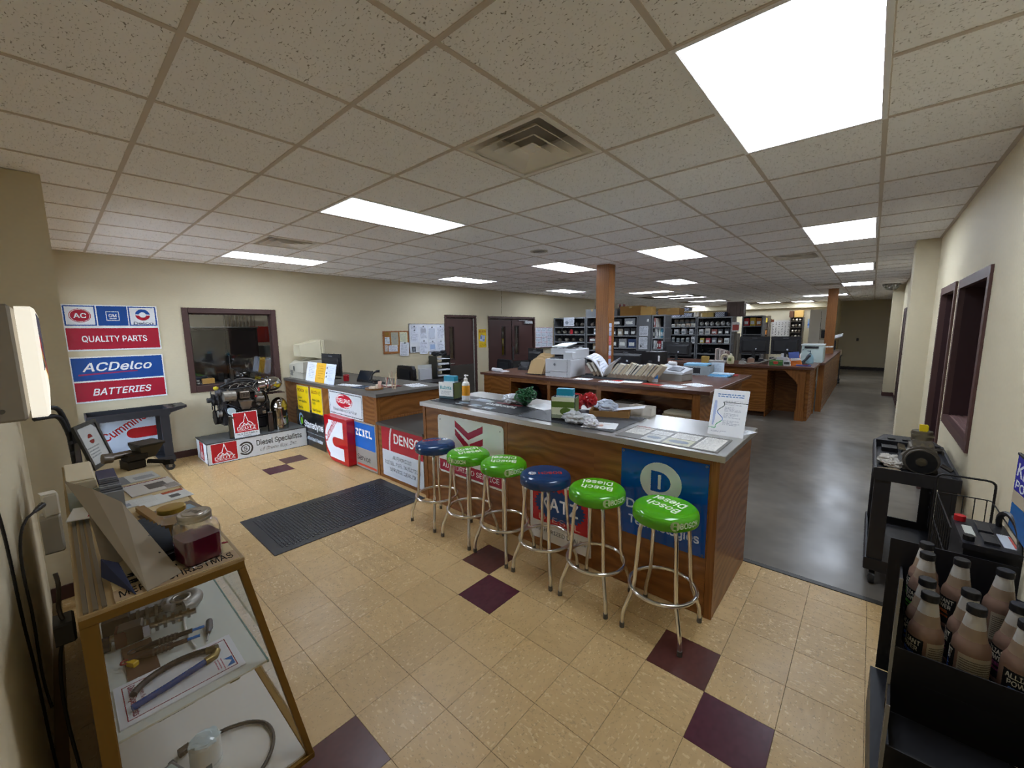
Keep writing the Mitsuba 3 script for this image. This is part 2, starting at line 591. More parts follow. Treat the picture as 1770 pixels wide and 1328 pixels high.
for i in range(-19, 5):
    x = -1.849 + i * GXP
    if -11 < x < XR:
        segs = [(-1.55, YB)] if x > XL else [(13.0, YB)]
        cut = []
        for a, b in segs:
            ys = sorted([(l[2], l[3]) for l in LAMPS if l[0] + .03 < x < l[1] - .03])
            s = a
            for u, v in ys:
                cut.append((s, u)); s = v
            cut.append((s, b))
        part('ceiling', 'main_tee', [box(x - .012, x + .012, a, b, CEIL, CEIL + .03, .001) for a, b in cut if b > a], 'm_grid', None)
for j in range(-5, 35):
    y = GY0 + j * GYP
    if y > YB:
        continue
    xl = XL if y < 13.0 else -11
    xs = sorted([(l[0], l[1]) for l in LAMPS if l[2] + .05 < y < l[3] - .05])
    s, cut = xl, []
    for u, v in xs:
        cut.append((s, u)); s = v
    cut.append((s, XR))
    part('ceiling', 'cross_tee', [box(a, b, y - .012, y + .012, CEIL - .0006, CEIL + .028, .001) for a, b in cut if b > a + .01], 'm_grid', None)
part('ceiling', 'wall_angle', [box(XL, XL + .022, 0, 13, CEIL - .001, CEIL + .012), box(XR - .022, XR, YF, YB, CEIL - .001, CEIL + .012)], 'm_grid', None)


# ---------------------------------------------------------------- walls
def wall_pieces(u0, u1, z0, z1, holes_):
    """Rectangles (u0, u1, z0, z1) that cover the wall but for its holes."""
    out = [(u0, u1, z0, z1)]
    for a, b, c, d in holes_:
        nxt = []
        for p, q, r, s in out:
            if b <= p or a >= q or d <= r or c >= s:
                nxt.append((p, q, r, s)); continue
            if p < a: nxt.append((p, a, r, s))
            if b < q: nxt.append((b, q, r, s))
            m0, m1 = max(p, a), min(q, b)
            if r < c: nxt.append((m0, m1, r, c))
            if d < s: nxt.append((m0, m1, d, s))
        out = nxt
    return out


def wall_x(name, xa, xb, y0, y1, holes_=(), mat='m_wall', col=None, z1=CEIL + .1):
    return struct(name, [box(xa, xb, a, b, c, d) for a, b, c, d in wall_pieces(y0, y1, 0, z1, holes_)], mat, col)


def wall_y(name, ya, yb, x0, x1, holes_=(), mat='m_wall', col=None, z1=CEIL + .1):
    return struct(name, [box(a, b, ya, yb, c, d) for a, b, c, d in wall_pieces(x0, x1, 0, z1, holes_)], mat, col)


WIN = (1.33, 2.51, .98, 2.15)
D1 = (6.17, 7.11, 0, 2.14)
D2 = (7.61, 9.49, 0, 2.13)
wall_x('wall_left', XL - .15, XL, -.1, 13.0, [WIN, D1, D2])
part('wall_left', 'panel_joint', box(XL, XL + .0015, 8.09, 8.104, 2.2, CEIL, 0), 'm_matte', '#8d8268')
wall_y('wall_return', 12.86, 13.0, -11.2, XL)
wall_x('wall_outer', -11.35, -11.2, 12.86, YB + .2)
wall_x('wall_right', XR, XR + .14, YF - .1, YB + .2, [(3.93, 5.05, 1.05, 2.13), (5.36, 6.27, 0, 2.14)])
for y in (7.06, 14.2):
    struct('wall_pilaster', box(.32, XR + .02, y, y + .4, 0, CEIL), 'm_wall')
wall_y('wall_far', YB, YB + .15, -11.2, -1.02, z1=CEIL + .1)
wall_y('wall_end', YB, YB + .15, -1.02, XR + .2)
wall_x('wall_added_shade', -1.16, -1.04, 18.4, YB)  # partition added to keep lamp light off the end wall
# the front wall: a pier near the display case, with a shop window beyond it that lets in the daylight
wall_y('wall_front', YF - .14, YF, -4.5, XR + .14)
struct('wall_pier', box(-4.5, -4.07, YF - .05, .075, 0, CEIL), 'm_wall')
wall_y('wall_shopfront', -.1, .02, XL - .15, -4.45, [(-7.2, -4.75, .35, 2.45)])
struct('trim', [box(-7.25, -4.7, -.12, .03, .31, .36, .004), box(-7.25, -4.7, -.12, .03, 2.44, 2.49, .004), box(-6.0, -5.94, -.11, .02, .35, 2.45, .004), box(-7.25, -7.19, -.12, .03, .31, 2.49, .004), box(-4.76, -4.7, -.12, .03, .31, 2.49, .004)], 'm_satin', '#8a8a88')
struct('baseboard_left', [box(XL, XL + .012, a, b, 0, .1, .003) for a, b in ((.02, 6.1), (7.18, 7.55), (9.55, 13.0))], 'm_satin', '#4a2f2b')
struct('baseboard_right', [box(XR - .012, XR, YF, 5.3, 0, .1, .003), box(XR - .012, XR, 6.33, YB, 0, .1, .003)] + [box(.308, XR, y - .012, y, 0, .1, .003) for y in (7.06, 14.2)] + [box(.308, .32, y, y + .4, 0, .1, .003) for y in (7.06, 14.2)], 'm_satin', '#4a2f2b')
struct('baseboard_far', box(-11.2, XR, YB - .012, YB, 0, .12, .003), 'm_satin', '#2b2220')
struct('baseboard_front', [box(-4.07, -4.058, YF, .087, 0, .1, .003), box(-4.5, -4.07, .075, .087, 0, .1, .003)], 'm_satin', '#4a2f2b')
struct('trim', box(-11.2, -1.03, 21.75, YB, 2.62, CEIL, .004), 'm_wall')

# ---------------------------------------------------------------- ceiling lights
LN = ['large bright ceiling panel nearest the camera, above the right end of the stool counter', 'long bright ceiling panel above the end of the black mat', 'bright ceiling panel nearest the window in the left wall',
      'small bright ceiling panel near the wall above the single brown door', 'bright ceiling panel just left of the top of the near wooden post', 'square-looking bright ceiling panel right of the near wooden post',
      'bright ceiling panel along the right wall, second from the camera', 'bright ceiling panel left of the near post, above the double doors', 'bright ceiling panel above the counters, straight beyond the one right of the near post',
      'bright ceiling panel along the right wall, third from the camera', 'bright ceiling panel along the right wall, fourth and farthest',
      'first of the thin crosswise ceiling panels above the shelving', 'second of the thin crosswise ceiling panels above the shelving', 'third of the thin crosswise ceiling panels above the shelving', 'farthest of the thin crosswise ceiling panels above the shelving',
      'thin bright ceiling panel crossing behind the far wooden post', 'short ceiling panel at the far wall, second from the far post', 'short ceiling panel at the far wall, nearest the far post', 'short ceiling panel at the far wall, third from the far post', 'short ceiling panel at the far wall, leftmost, above the striped cartons']
for i, (x0, x1, y0, y1) in enumerate(LAMPS):
    t = thing('ceiling_light', LN[i], 'ceiling light', 'LED ceiling panels')
    w = .022
    part(t, 'frame', [box(x0 - w, x1 + w, y0 - w, y0, CEIL - .002, CEIL + .05, .001), box(x0 - w, x1 + w, y1, y1 + w, CEIL - .002, CEIL + .05, .001), box(x0 - w, x0, y0, y1, CEIL - .002, CEIL + .05, .001), box(x1, x1 + w, y0, y1, CEIL - .002, CEIL + .05, .001)], 'm_satin', '#e6e6e6')
    k = part(t, 'diffuser', (np.array([[x0, y0, CEIL + .004], [x0, y1, CEIL + .004], [x1, y1, CEIL + .004], [x1, y0, CEIL + .004]]), np.array([[0, 1, 2], [0, 2, 3]])), 'm_matte', '#f4f4f4')
    scene[k]['emitter'] = {'type': 'area', 'radiance': {'type': 'rgb', 'value': [PANEL * c for c in PANEL_RGB]}}


def diffuser(x0, y0, label, col='#dcd7cd'):
    t = thing('air_diffuser', label, 'air vent', 'square ceiling air vents')
    s = .6045
    cx, cy = x0 + s / 2, y0 + .3048

    def ring(r0, z0, r1, z1, th=.004):
        q = [(r0, z0), (r1, z1)]
        v, f = [], []
        for r, z in q:
            for sx, sy in ((-1, -1), (1, -1), (1, 1), (-1, 1)):
                v.append((cx + sx * r, cy + sy * r, z))
        for r, z in q:
            for sx, sy in ((-1, -1), (1, -1), (1, 1), (-1, 1)):
                v.append((cx + sx * r, cy + sy * r, z + th))
        for j in range(4):
            k = (j + 1) % 4
            f += [[j, k, 4 + k], [j, 4 + k, 4 + j], [8 + j, 12 + k, 8 + k], [8 + j, 12 + j, 12 + k]]
            f += [[j, 8 + k, k], [j, 8 + j, 8 + k], [4 + j, 4 + k, 12 + k], [4 + j, 12 + k, 12 + j]]
        return trimesh.Trimesh(np.array(v), np.array(f), process=False)
    part(t, 'frame', [box(cx - .295, cx + .295, cy - .297, cy - .262, CEIL - .004, CEIL + .01, .002), box(cx - .295, cx + .295, cy + .262, cy + .297, CEIL - .004, CEIL + .01, .002), box(cx - .295, cx - .262, cy - .262, cy + .262, CEIL - .004, CEIL + .01, .002), box(cx + .262, cx + .295, cy - .262, cy + .262, CEIL - .004, CEIL + .01, .002)], 'm_satin', col)
    part(t, 'duct', [box(cx - .29, cx + .29, cy - .29, cy + .29, CEIL + .092, CEIL + .098)], 'm_matte', '#a39d93')
    part(t, 'neck', ring(.262, CEIL + .006, .17, CEIL + .088), 'm_satin', col)
    part(t, 'cone', ring(.215, CEIL - .008, .13, CEIL + .055), 'm_satin', col)
    part(t, 'cone', ring(.150, CEIL - .012, .075, CEIL + .035), 'm_satin', col)
    part(t, 'cone', [ring(.085, CEIL - .014, .04, CEIL + .01), box(cx - .045, cx + .045, cy - .045, cy + .045, CEIL + .006, CEIL + .012)], 'm_satin', col)


for (i, j), lb in zip(DIFF, ['large square air vent in the middle of the ceiling, nearest the camera', 'square air vent near the left wall, beside a bright panel', 'square air vent right of the square-looking panel and near post', 'small far air vent near the far wooden post', 'small air vent left of the near wooden post']):
    diffuser(-1.849 + i * GXP, GY0 + j * GYP, lb)
t = thing('ceiling_speaker', 'round flush speaker grille in the ceiling left of the near post', 'speaker')
part(t, 'ring', lathe([(.085, 0), (.115, -.004), (.12, .004), (.1, .012)], 28, -3.38, 4.39, CEIL), 'm_satin', '#b5ad9f', 40)
part(t, 'grille', lathe([(0, .001), (.04, -.006), (.088, .001)], 24, -3.38, 4.39, CEIL), 'm_matte', '#837c71', 40)
part(t, 'bar', [box(-3.465, -3.295, 4.384, 4.396, CEIL - .006, CEIL - .001)], 'm_satin', '#6a655d')
t = thing('smoke_detector', 'small white detector on the ceiling above the chart left of the near post', 'detector')
part(t, 'base', lathe([(0, 0), (.06, 0), (.055, -.02), (0, -.022)], 20, -6.7, 10.9, CEIL), 'm_satin', '#e4e2dc', 40)

# ---------------------------------------------------------------- the stool counter
t = thing('service_counter', 'long oak counter with a stainless steel top behind the row of bar stools', 'counter')
part(t, 'front_panel', box(-3.49, -2.345, 2.56, 2.578, .005, 1.032, .001), 'm_oak', None)
part(t, 'front_panel', box(-2.325, -.665, 2.56, 2.578, .005, 1.032, .001), 'm_oak', None)
part(t, 'front_panel_seam', box(-2.345, -2.325, 2.556, 2.576, .005, 1.032, .002), 'm_oak_up', None)
part(t, 'corner_trim', box(-.665, -.615, 2.552, 2.60, 0, 1.032, .003), 'm_oak_up', None)
part(t, 'corner_trim', box(-3.535, -3.49, 2.552, 2.60, 0, 1.032, .003), 'm_oak_up', None)
part(t, 'end_panel', box(-.634, -.616, 2.60, 3.41, .002, 1.032, .001), 'm_oak', None)
part(t, 'end_panel', box(-3.534, -3.516, 2.60, 3.41, .002, 1.032, .001), 'm_oak', None)
part(t, 'shelf', box(-3.51, -.64, 2.585, 3.40, .45, .47), 'm_oak', None)
part(t, 'plinth', box(-3.50, -.65, 2.59, 3.38, 0, .06), 'm_matte', '#2b2420')
part(t, 'steel_top', box(-3.565, -.585, 2.535, 3.445, 1.032, 1.072, .004), 'm_steel', None)

# ---------------------------------------------------------------- the left counter with the low wing
t = thing('service_counter', 'oak counter with a dark steel top covered in dealer signs, against the left wall', 'counter')
part(t, 'front_panel', box(-7.49, -4.60, 2.60, 2.618, .02, 1.005, .001), 'm_oak', None)
part(t, 'kick_board', box(-7.49, -4.58, 2.603, 2.615, 0, .02), 'm_matte', '#7a6a55')
part(t, 'corner_trim', box(-4.60, -4.545, 2.594, 2.645, 0, 1.005, .003), 'm_oak_up', None)
part(t, 'end_panel', box(-4.563, -4.545, 2.645, 3.62, .71, 1.005, .001), 'm_oak', None)
part(t, 'end_rail', box(-4.565, -4.540, 2.645, 3.62, .70, .735, .003), 'm_oak_up', None)
part(t, 'back_panel', box(-7.49, -4.56, 3.60, 3.62, .0, 1.005, .001), 'm_oak', None)
part(t, 'steel_top', box(-7.495, -4.515, 2.575, 3.67, 1.005, 1.05, .004), 'm_dull', '#7d7a75')
t = thing('low_counter', 'knee-high oak counter wing between the two taller counters, bearing a red and white sign', 'counter')
part(t, 'front_panel', box(-4.54, -3.58, 2.60, 2.618, .0, .675, .001), 'm_oak', None)
part(t, 'side_panel', box(-4.54, -4.525, 2.62, 3.58, 0, .675), 'm_oak', None)
part(t, 'side_panel', box(-3.595, -3.58, 2.62, 3.58, 0, .675), 'm_oak', None)
part(t, 'top', box(-4.538, -3.575, 2.565, 3.60, .675, .705, .003), 'm_dull', '#5d5a56')


def sign(label, x0, x1, z0, z1, y, base, th=.006, cat='sign', group=None, poly=None, mat='m_satin', name='dealer_sign'):
    """A flat sign on a face towards -y; returns its key and the plane of its front, in metres from its lower left corner."""
    t = thing(name, label, cat, group)
    F = front(x0, y, z0)
    part(t, 'panel', F.poly(poly(x1 - x0, z1 - z0), 0, th) if poly else F.slab(0, x1 - x0, 0, z1 - z0, 0, th, .0015), mat, base)
    return t, Plane(F.o + F.n * th, F.r, F.u), x1 - x0, z1 - z0


# yellow pair
for (x0, x1, z0, z1), lines_, lb in [((-7.005, -6.54, .555, .975), ['Diesel', 'Fuel Injection', '', 'Service'], 'left of two yellow dealer signs, on the oak counter beside the engine'),
                                     ((-6.475, -6.07, .565, .985), ['Heavy Duty', 'Parts', '', 'Sales & Service'], 'right of two yellow dealer signs, next to the white sign with a red oval')]:
    t, F, w, h = sign(lb, x0, x1, z0, z1, 2.6, '#b7a88a')
    part(t, 'face', F.slab(.012, w - .012, .012, h - .012, 0, .001, 0), 'm_satin', '#e8c800')
    part(t, 'lettering', [F.text('BOSCH', .05, h - .105, .046, w * .5, .001)], 'm_satin', '#7a2a10')
    part(t, 'emblem', F.poly(ell(w - .08, h - .085, .03, .03).difference(ell(w - .08, h - .085, .022, .022)).union(sbox(w - .095, h - .09, w - .065, h - .08)), .001), 'm_satin', '#8a7a10')
    part(t, 'lettering', [F.text(s, .05, h - .22 - .052 * i, .034, None if len(s) < 8 else w * .66, .001) for i, s in enumerate(lines_) if s], 'm_satin', '#3a3208')

# black sign
t, F, w, h = sign('black dealer sign with white lettering and green drop, low beside the engine stand', -7.08, -6.07, .01, .60, 2.6, '#15161a', mat='m_gloss')
part(t, 'emblem', F.poly(ell(.17, .40, .085, .105).difference(ell(.19, .385, .07, .085))), 'm_satin', '#8fb7d8', label='blue white ring')
part(t, 'emblem', F.poly(ell(.19, .375, .045, .06)), 'm_satin', '#7bbf2a', label='green drop')
part(t, 'lettering', F.text('Stanadyne', .29, .30, .105, .68), 'm_satin', '#eef4fb')
part(t, 'lettering', F.text('Authorized Dealer', .31, .10, .055, .62), 'm_satin', '#c8d6e4')
part(t, 'rule', F.slab(.29, .98, .215, .222, 0, .0008, 0), 'm_satin', '#8a97a5')

# white sign with the red oval
t, F, w, h = sign('white dealer sign with a red oval, high on the left oak counter', -5.845, -4.885, .65, .995, 2.6, '#d9dde2')
fr = sbox(.018, .018, w - .018, h - .018)
part(t, 'border', F.poly(fr.difference(fr.buffer(-.009, join_style=2))), 'm_satin', '#2c3440')
ov = ell(.455, .215, .235, .098)
part(t, 'oval', F.poly(ov), 'm_satin', '#c01a30')
part(t, 'oval_highlight', [F.poly(ell(.40, .222, .165, .078).difference(ell(.415, .212, .165, .077)).intersection(sbox(0, .2, .46, 1)), .0008), F.poly(ell(.51, .208, .165, .078).difference(ell(.495, .218, .165, .077)).intersection(sbox(.45, 0, 1, .23)), .0008)], 'm_satin', '#f2f4f7')
part(t, 'lettering', F.text('DELPHI', .455, .186, .062, .36, .0008, align='c'), 'm_satin', '#ffffff')
part(t, 'lettering', F.text('Diesel Sales & Service', .46, .065, .042, .66, 0, bold=False, align='c'), 'm_satin', '#4a525c')

# the red light box
def cum_shape(w, h):
    return rrect(0, w, 0, h, .03).difference(sbox(-.1, -.1, .22, .22)).union(ell(.24, .24, .24, .24).intersection(sbox(0, 0, .3, .3))).buffer(0)
t = thing('dealer_sign', 'thick red box sign with a white letter shape, standing against the oak counter', 'sign')
F = front(-5.80, 2.598, .012)
part(t, 'case', F.poly(cum_shape(.67, .64), 0, .115), 'm_gloss', '#b0101c')
F = Plane(F.o + F.n * .115, F.r, F.u)
cshape = sbox(.14, .05, .60, .585).union(ell(.29, .32, .27, .265)).difference(sbox(.30, .22, .62, .36)).difference(ell(.31, .29, .08, .07)).intersection(sbox(0.02, .05, .555, .585))
part(t, 'letter', F.poly(cshape, 0, .004), 'm_satin', '#e6ebf3')
part(t, 'lettering', F.text('Cummins', .055, .245, .095, .50, .004, rot=44), 'm_satin', '#b0101c')

# blue over grey sign
t, F, w, h = sign('blue over grey dealer sign at the right end of the left oak counter', -5.19, -4.60, .015, .645, 2.6, '#9b968e')
part(t, 'field', F.slab(.015, w - .02, .27, h - .02, 0, .0012, 0), 'm_satin', '#1468c4')


def blocky(s, x, y, w, h):
    """Angular capitals: Z, E drawn as an open C, X, L."""
    P = []
    g = w / len(s)
    k = h * .24
    for i, ch in enumerate(s):
        a = x + i * g
        b = a + g * .8
        if ch == 'Z': P += [sbox(a, y + h - k, b, y + h), sbox(a, y, b, y + k), Polygon([(b - k * 1.1, y + h - k), (b, y + h - k), (a + k * 1.1, y + k), (a, y + k)])]
        if ch == 'E': P += [sbox(a, y + h - k, b, y + h), sbox(a, y, b, y + k), sbox(a, y, a + k, y + h)]
        if ch == 'X': P += [Polygon([(a, y), (a + k * 1.1, y), (b, y + h), (b - k * 1.1, y + h)]), Polygon([(b, y), (b - k * 1.1, y), (a, y + h), (a + k * 1.1, y + h)])]
        if ch == 'L': P += [sbox(a, y, b, y + k), sbox(a, y, a + k, y + h)]
    return unary_union(P)


part(t, 'lettering', F.poly(blocky('ZEXEL', .085, .43, .43, .10), .0012), 'm_satin', '#f2f6fb')
part(t, 'lettering', F.text('Service', .10, .10, .075, .33, 0, bold=False), 'm_satin', '#1d1c1b')
part(t, 'stripe', F.slab(.09, w - .015, .022, .052, 0, .0008, 0), 'm_satin', '#cf4a36')

# red and white sign on the low counter
t, F, w, h = sign('red and white dealer sign on the low counter wing beside the first stool', -4.455, -3.615, .045, .668, 2.6, '#d7dce3')
part(t, 'field', F.slab(0, w, .335, h, 0, .001, 0), 'm_satin', '#b51c2e')
arc = ell(.36, .36, .2, .42).difference(ell(.385, .34, .2, .42)).intersection(sbox(0, .335, .36, h))
part(t, 'swoosh', F.poly(arc, .001), 'm_satin', '#e9d3d6')
part(t, 'lettering', F.text('DENSO', .27, .445, .115, .52, .001), 'm_satin', '#f5f5f5')
for i, (s, ww) in enumerate([('AUTHORIZED', .38), ('DIESEL FUEL INJECTION', .72), ('SERVICE DEALER', .54)]):
    part(t, 'lettering', F.text(s, w / 2, .238 - .078 * i, .044, ww, 0, bold=False, align='c'), 'm_satin', '#3a3f46')

# white sign with red chevrons, on the stool counter
t, F, w, h = sign('white rounded dealer sign with dark red chevrons, behind the two left stools', -3.28, -2.365, .375, .975, 2.56, '#dfe3da', poly=lambda w, h: rrect(0, w, 0, h, .04))
for zz in (.51, .43):
    part(t, 'chevron', F.poly(Polygon([(.265, zz + .055), (.265, zz - .01), (.44, zz - .145), (.455, zz - .145), (.455, zz - .075)])) if zz < .5 else F.poly(Polygon([(.265, .57), (.265, .505), (.455, .40), (.655, .50), (.655, .565), (.455, .47)])), 'm_satin', '#9a1b33')
part(t, 'chevron', F.poly(Polygon([(.475, .365), (.655, .445), (.655, .385), (.475, .29)])), 'm_satin', '#9a1b33')
part(t, 'lettering', F.text('YANMAR', w / 2, .205, .07, .46, 0, align='c'), 'm_satin', '#8a1a30')
part(t, 'band', F.slab(.012, w - .012, .02, .135, 0, .0008, 0), 'm_satin', '#9a1b33')
part(t, 'lettering', F.text('AUTHORIZED SERVICE', w / 2, .055, .05, .80, .0008, align='c', bold=False), 'm_satin', '#eef0ee')
part(t, 'screw', [F.poly(ell(.04, h - .05, .006, .006), 0, .002), F.poly(ell(w - .04, h - .05, .006, .006), 0, .002)], 'm_metal', '#606060')

# white sign with a blue starburst
t, F, w, h = sign('white and red dealer sign with a blue starburst, behind the middle stools', -2.065, -1.475, .08, .60, 2.56, '#dcdcd6')
part(t, 'field', F.slab(.03, w - .03, .16, h - .025, 0, .0008, 0), 'm_satin', '#b8262a')
st = Polygon([(w / 2 + math.cos(a) * (.25 if i % 2 else .225), .325 + math.sin(a) * (.135 if i % 2 else .115)) for i, a in enumerate(np.linspace(0, 2 * math.pi, 57)[:-1])])
part(t, 'starburst', F.poly(st, .0008), 'm_satin', '#1b3f72')
part(t, 'lettering', F.text('KATZ', w / 2, .285, .10, .36, .0016, align='c'), 'm_satin', '#f0f3f6')
part(t, 'lettering', F.text('DIESEL', w / 2, .178, .048, .40, .0008, align='c', bold=False), 'm_satin', '#e9b8a8')
part(t, 'lettering', F.text('AUTHORIZED DEALER', w / 2, .075, .034, .50, 0, align='c', bold=False), 'm_satin', '#3a3835')

# blue banner
t, F, w, h = sign('glossy blue banner with a pale disc, at the right end of the stool counter', -1.245, -.672, .392, 1.0, 2.56, '#0a4a96', th=.003, mat='m_gloss')
part(t, 'disc', F.poly(ell(.278, .425, .138, .132)), 'm_gloss', '#cdd3cd')
dd = sbox(.215, .355, .26, .495).union(ell(.26, .425, .085, .07).intersection(sbox(.255, .3, .4, .6))).difference(sbox(.262, .375, .282, .475))
part(t, 'letter', F.poly(dd, .0008), 'm_gloss', '#0a4a96')
part(t, 'lettering', F.text('DIESEL', .045, .195, .062, .36), 'm_satin', '#c9d6e8')
part(t, 'lettering', F.text('Technologies', .065, .085, .058, .47), 'm_satin', '#c9d6e8')
part(t, 'grommet', [F.poly(ell(a, b, .008, .008).difference(ell(a, b, .004, .004)), 0, .001) for a, b in ((.015, h - .015), (w - .015, h - .015), (.015, .015), (w - .015, .015))], 'm_metal', '#8a8a8a')

# ---------------------------------------------------------------- middle counter
t = thing('desk_counter', 'wide oak counter with brown top and open cubbies, carrying the white printer and catalogues', 'counter')
part(t, 'top', box(-5.36, -1.405, 5.18, 7.45, 1.008, 1.05, .004), 'm_laminate', None)
part(t, 'front_panel', box(-5.30, -4.68, 5.22, 5.24, .02, 1.008, .001), 'm_oak', None)
for a, b in ((-4.68, -4.64), (-3.86, -3.80), (-2.97, -2.89), (-1.62, -1.52)):
    part(t, 'stile', box(a, b, 5.22, 5.245, .02, 1.008, .002), 'm_oak_up', None)
part(t, 'top_rail', box(-4.64, -1.62, 5.222, 5.243, .93, 1.008, .002), 'm_oak', None)
for x in (-5.30, -4.67, -3.84, -2.94, -1.54):
    part(t, 'divider', box(x, x + .02, 5.24, 7.35, .02, 1.008, .001), 'm_oak', None)
part(t, 'back_board', box(-5.30, -1.54, 5.95, 5.965, .02, 1.008), 'm_oak', None)
part(t, 'cubby_shelf', box(-5.28, -1.54, 5.25, 5.95, .50, .52, .001), 'm_oak', None)
part(t, 'rear_panel', box(-5.30, -1.52, 7.33, 7.35, .02, 1.008), 'm_oak', None)

# ---------------------------------------------------------------- right-hand counter with knee hole
t = thing('desk_counter', 'brown topped oak counter with a knee hole and braced leg, beside the corridor', 'counter')
part(t, 'top', box(-3.9, -.76, 9.36, 10.55, 1.005, 1.05, .004), 'm_laminate', None)
part(t, 'front_panel', box(-3.85, -1.51, 9.46, 9.48, .1, 1.005, .001), 'm_oak', None)
part(t, 'side_panel', box(-1.53, -1.51, 9.48, 10.5, 0, 1.005, .001), 'm_oak', None)
part(t, 'toe_kick', box(-3.85, -1.53, 9.53, 9.55, 0, .1), 'm_matte', '#3a2517')
part(t, 'knee_hole_back', box(-1.51, -.80, 10.40, 10.42, 0, 1.005, .001), 'm_oak', None)
part(t, 'apron', box(-1.51, -.82, 9.47, 9.49, .955, 1.005, .001), 'm_oak', None)
part(t, 'leg', box(-1.0, -.88, 9.45, 9.49, 0, 1.005, .002), 'm_oak_up', None)
part(t, 'leg_foot', box(-1.015, -.865, 9.435, 9.505, 0, .19, .002), 'm_oak_up', None)
part(t, 'brace', front(-1.28, 9.455, .72).poly(Polygon([(.02, .285), (.29, .285), (.29, 0), (.262, 0), (.262, .03), (.06, .245), (.02, .245)]), 0, .02), 'm_oak_up', None)
part(t, 'leg', box(-.88, -.82, 9.5, 10.5, .0, .98, .002), 'm_oak', None)
t = thing('desk_counter', 'long oak counter side running back along the corridor to the far post', 'counter')
part(t, 'side_panel', box(-.74, -.70, 10.75, 16.2, 0, 1.0, .002), 'm_oak', None)
part(t, 'top', box(-1.5, -.69, 10.6, 16.3, 1.005, 1.05, .004), 'm_laminate', None)
part(t, 'end_stile', box(-.80, -.695, 10.74, 10.8, 0, 1.0, .002), 'm_oak_up', None)
part(t, 'back_panel', box(-1.48, -1.46, 10.7, 16.2, 0, 1.0, .002), 'm_oak', None)

# ---------------------------------------------------------------- wooden posts
for (x0, x1, y0, y1), lb in [((-3.43, -3.21, 5.98, 6.2), 'near square wooden post rising from the middle counter to the ceiling'), ((-1.0, -.78, 14.42, 14.64), 'far square wooden post beside the corridor')]:
    t = thing('wooden_post', lb, 'post')
    zb = 1.051 if y0 < 10 else 1.051
    part(t, 'face_board', box(x0, x1, y0, y0 + .02, zb, CEIL, .002), 'm_oak_up', None)
    part(t, 'side_board', box(x1 - .02, x1, y0 + .02, y1, zb, CEIL, .002), 'm_oak_up', None)
    part(t, 'side_board', box(x0, x0 + .02, y0 + .02, y1, zb, CEIL, .002), 'm_oak_up', None)
    part(t, 'rear_board', box(x0 + .02, x1 - .02, y1 - .02, y1, zb, CEIL, .002), 'm_oak_up', None)
    part(t, 'edge_strip', box(x1 - .012, x1 + .004, y0 - .006, y0 + .012, zb, CEIL, .002), 'm_oak_up', None)
    if y0 < 10:
        E = east(x1, y0, 0)
        r = random.Random(5)
        t2 = thing('label_strip', 'column of small stuck labels down the side of the near wooden post', 'labels')
        z = 1.16
        while z < 1.86:
            hh = r.uniform(.05, .1)
            part(t2, 'sticker', E.slab(.045, .13, z, z + hh - .008, .001, .0012, 0), 'm_satin', r.choice(['#d5dbe6', '#c9d2e8', '#e3e3e0', '#c96a6a', '#aab7d4']))
            z += hh

# ---------------------------------------------------------------- bar stools
def bent_text(s, ang0, R, z, h, w):
    """Lettering round the side of a seat: centred at angle ang0 (radians)."""
    m = text2d(s, h, True)
    b = m.bounds
    m.apply_scale([w / (b[1][0] - b[0][0]), 1, .0008])
    b = m.bounds
    m = m.subdivide_to_size(.03) if False else m
    v = np.array(m.vertices)
    th = ang0 + (v[:, 0] - (b[0][0] + b[1][0]) / 2) / R
    rr = R + v[:, 2]
    m.vertices = np.c_[rr * np.cos(th), rr * np.sin(th), z + v[:, 1]]
    return m


SEAT = [(0, .786), (.10, .785), (.13, .783), (.150, .7795), (.165, .774), (.176, .766), (.183, .757), (.187, .746), (.188, .735), (.188, .712), (.186, .702), (.178, .697), (.0, .697)]


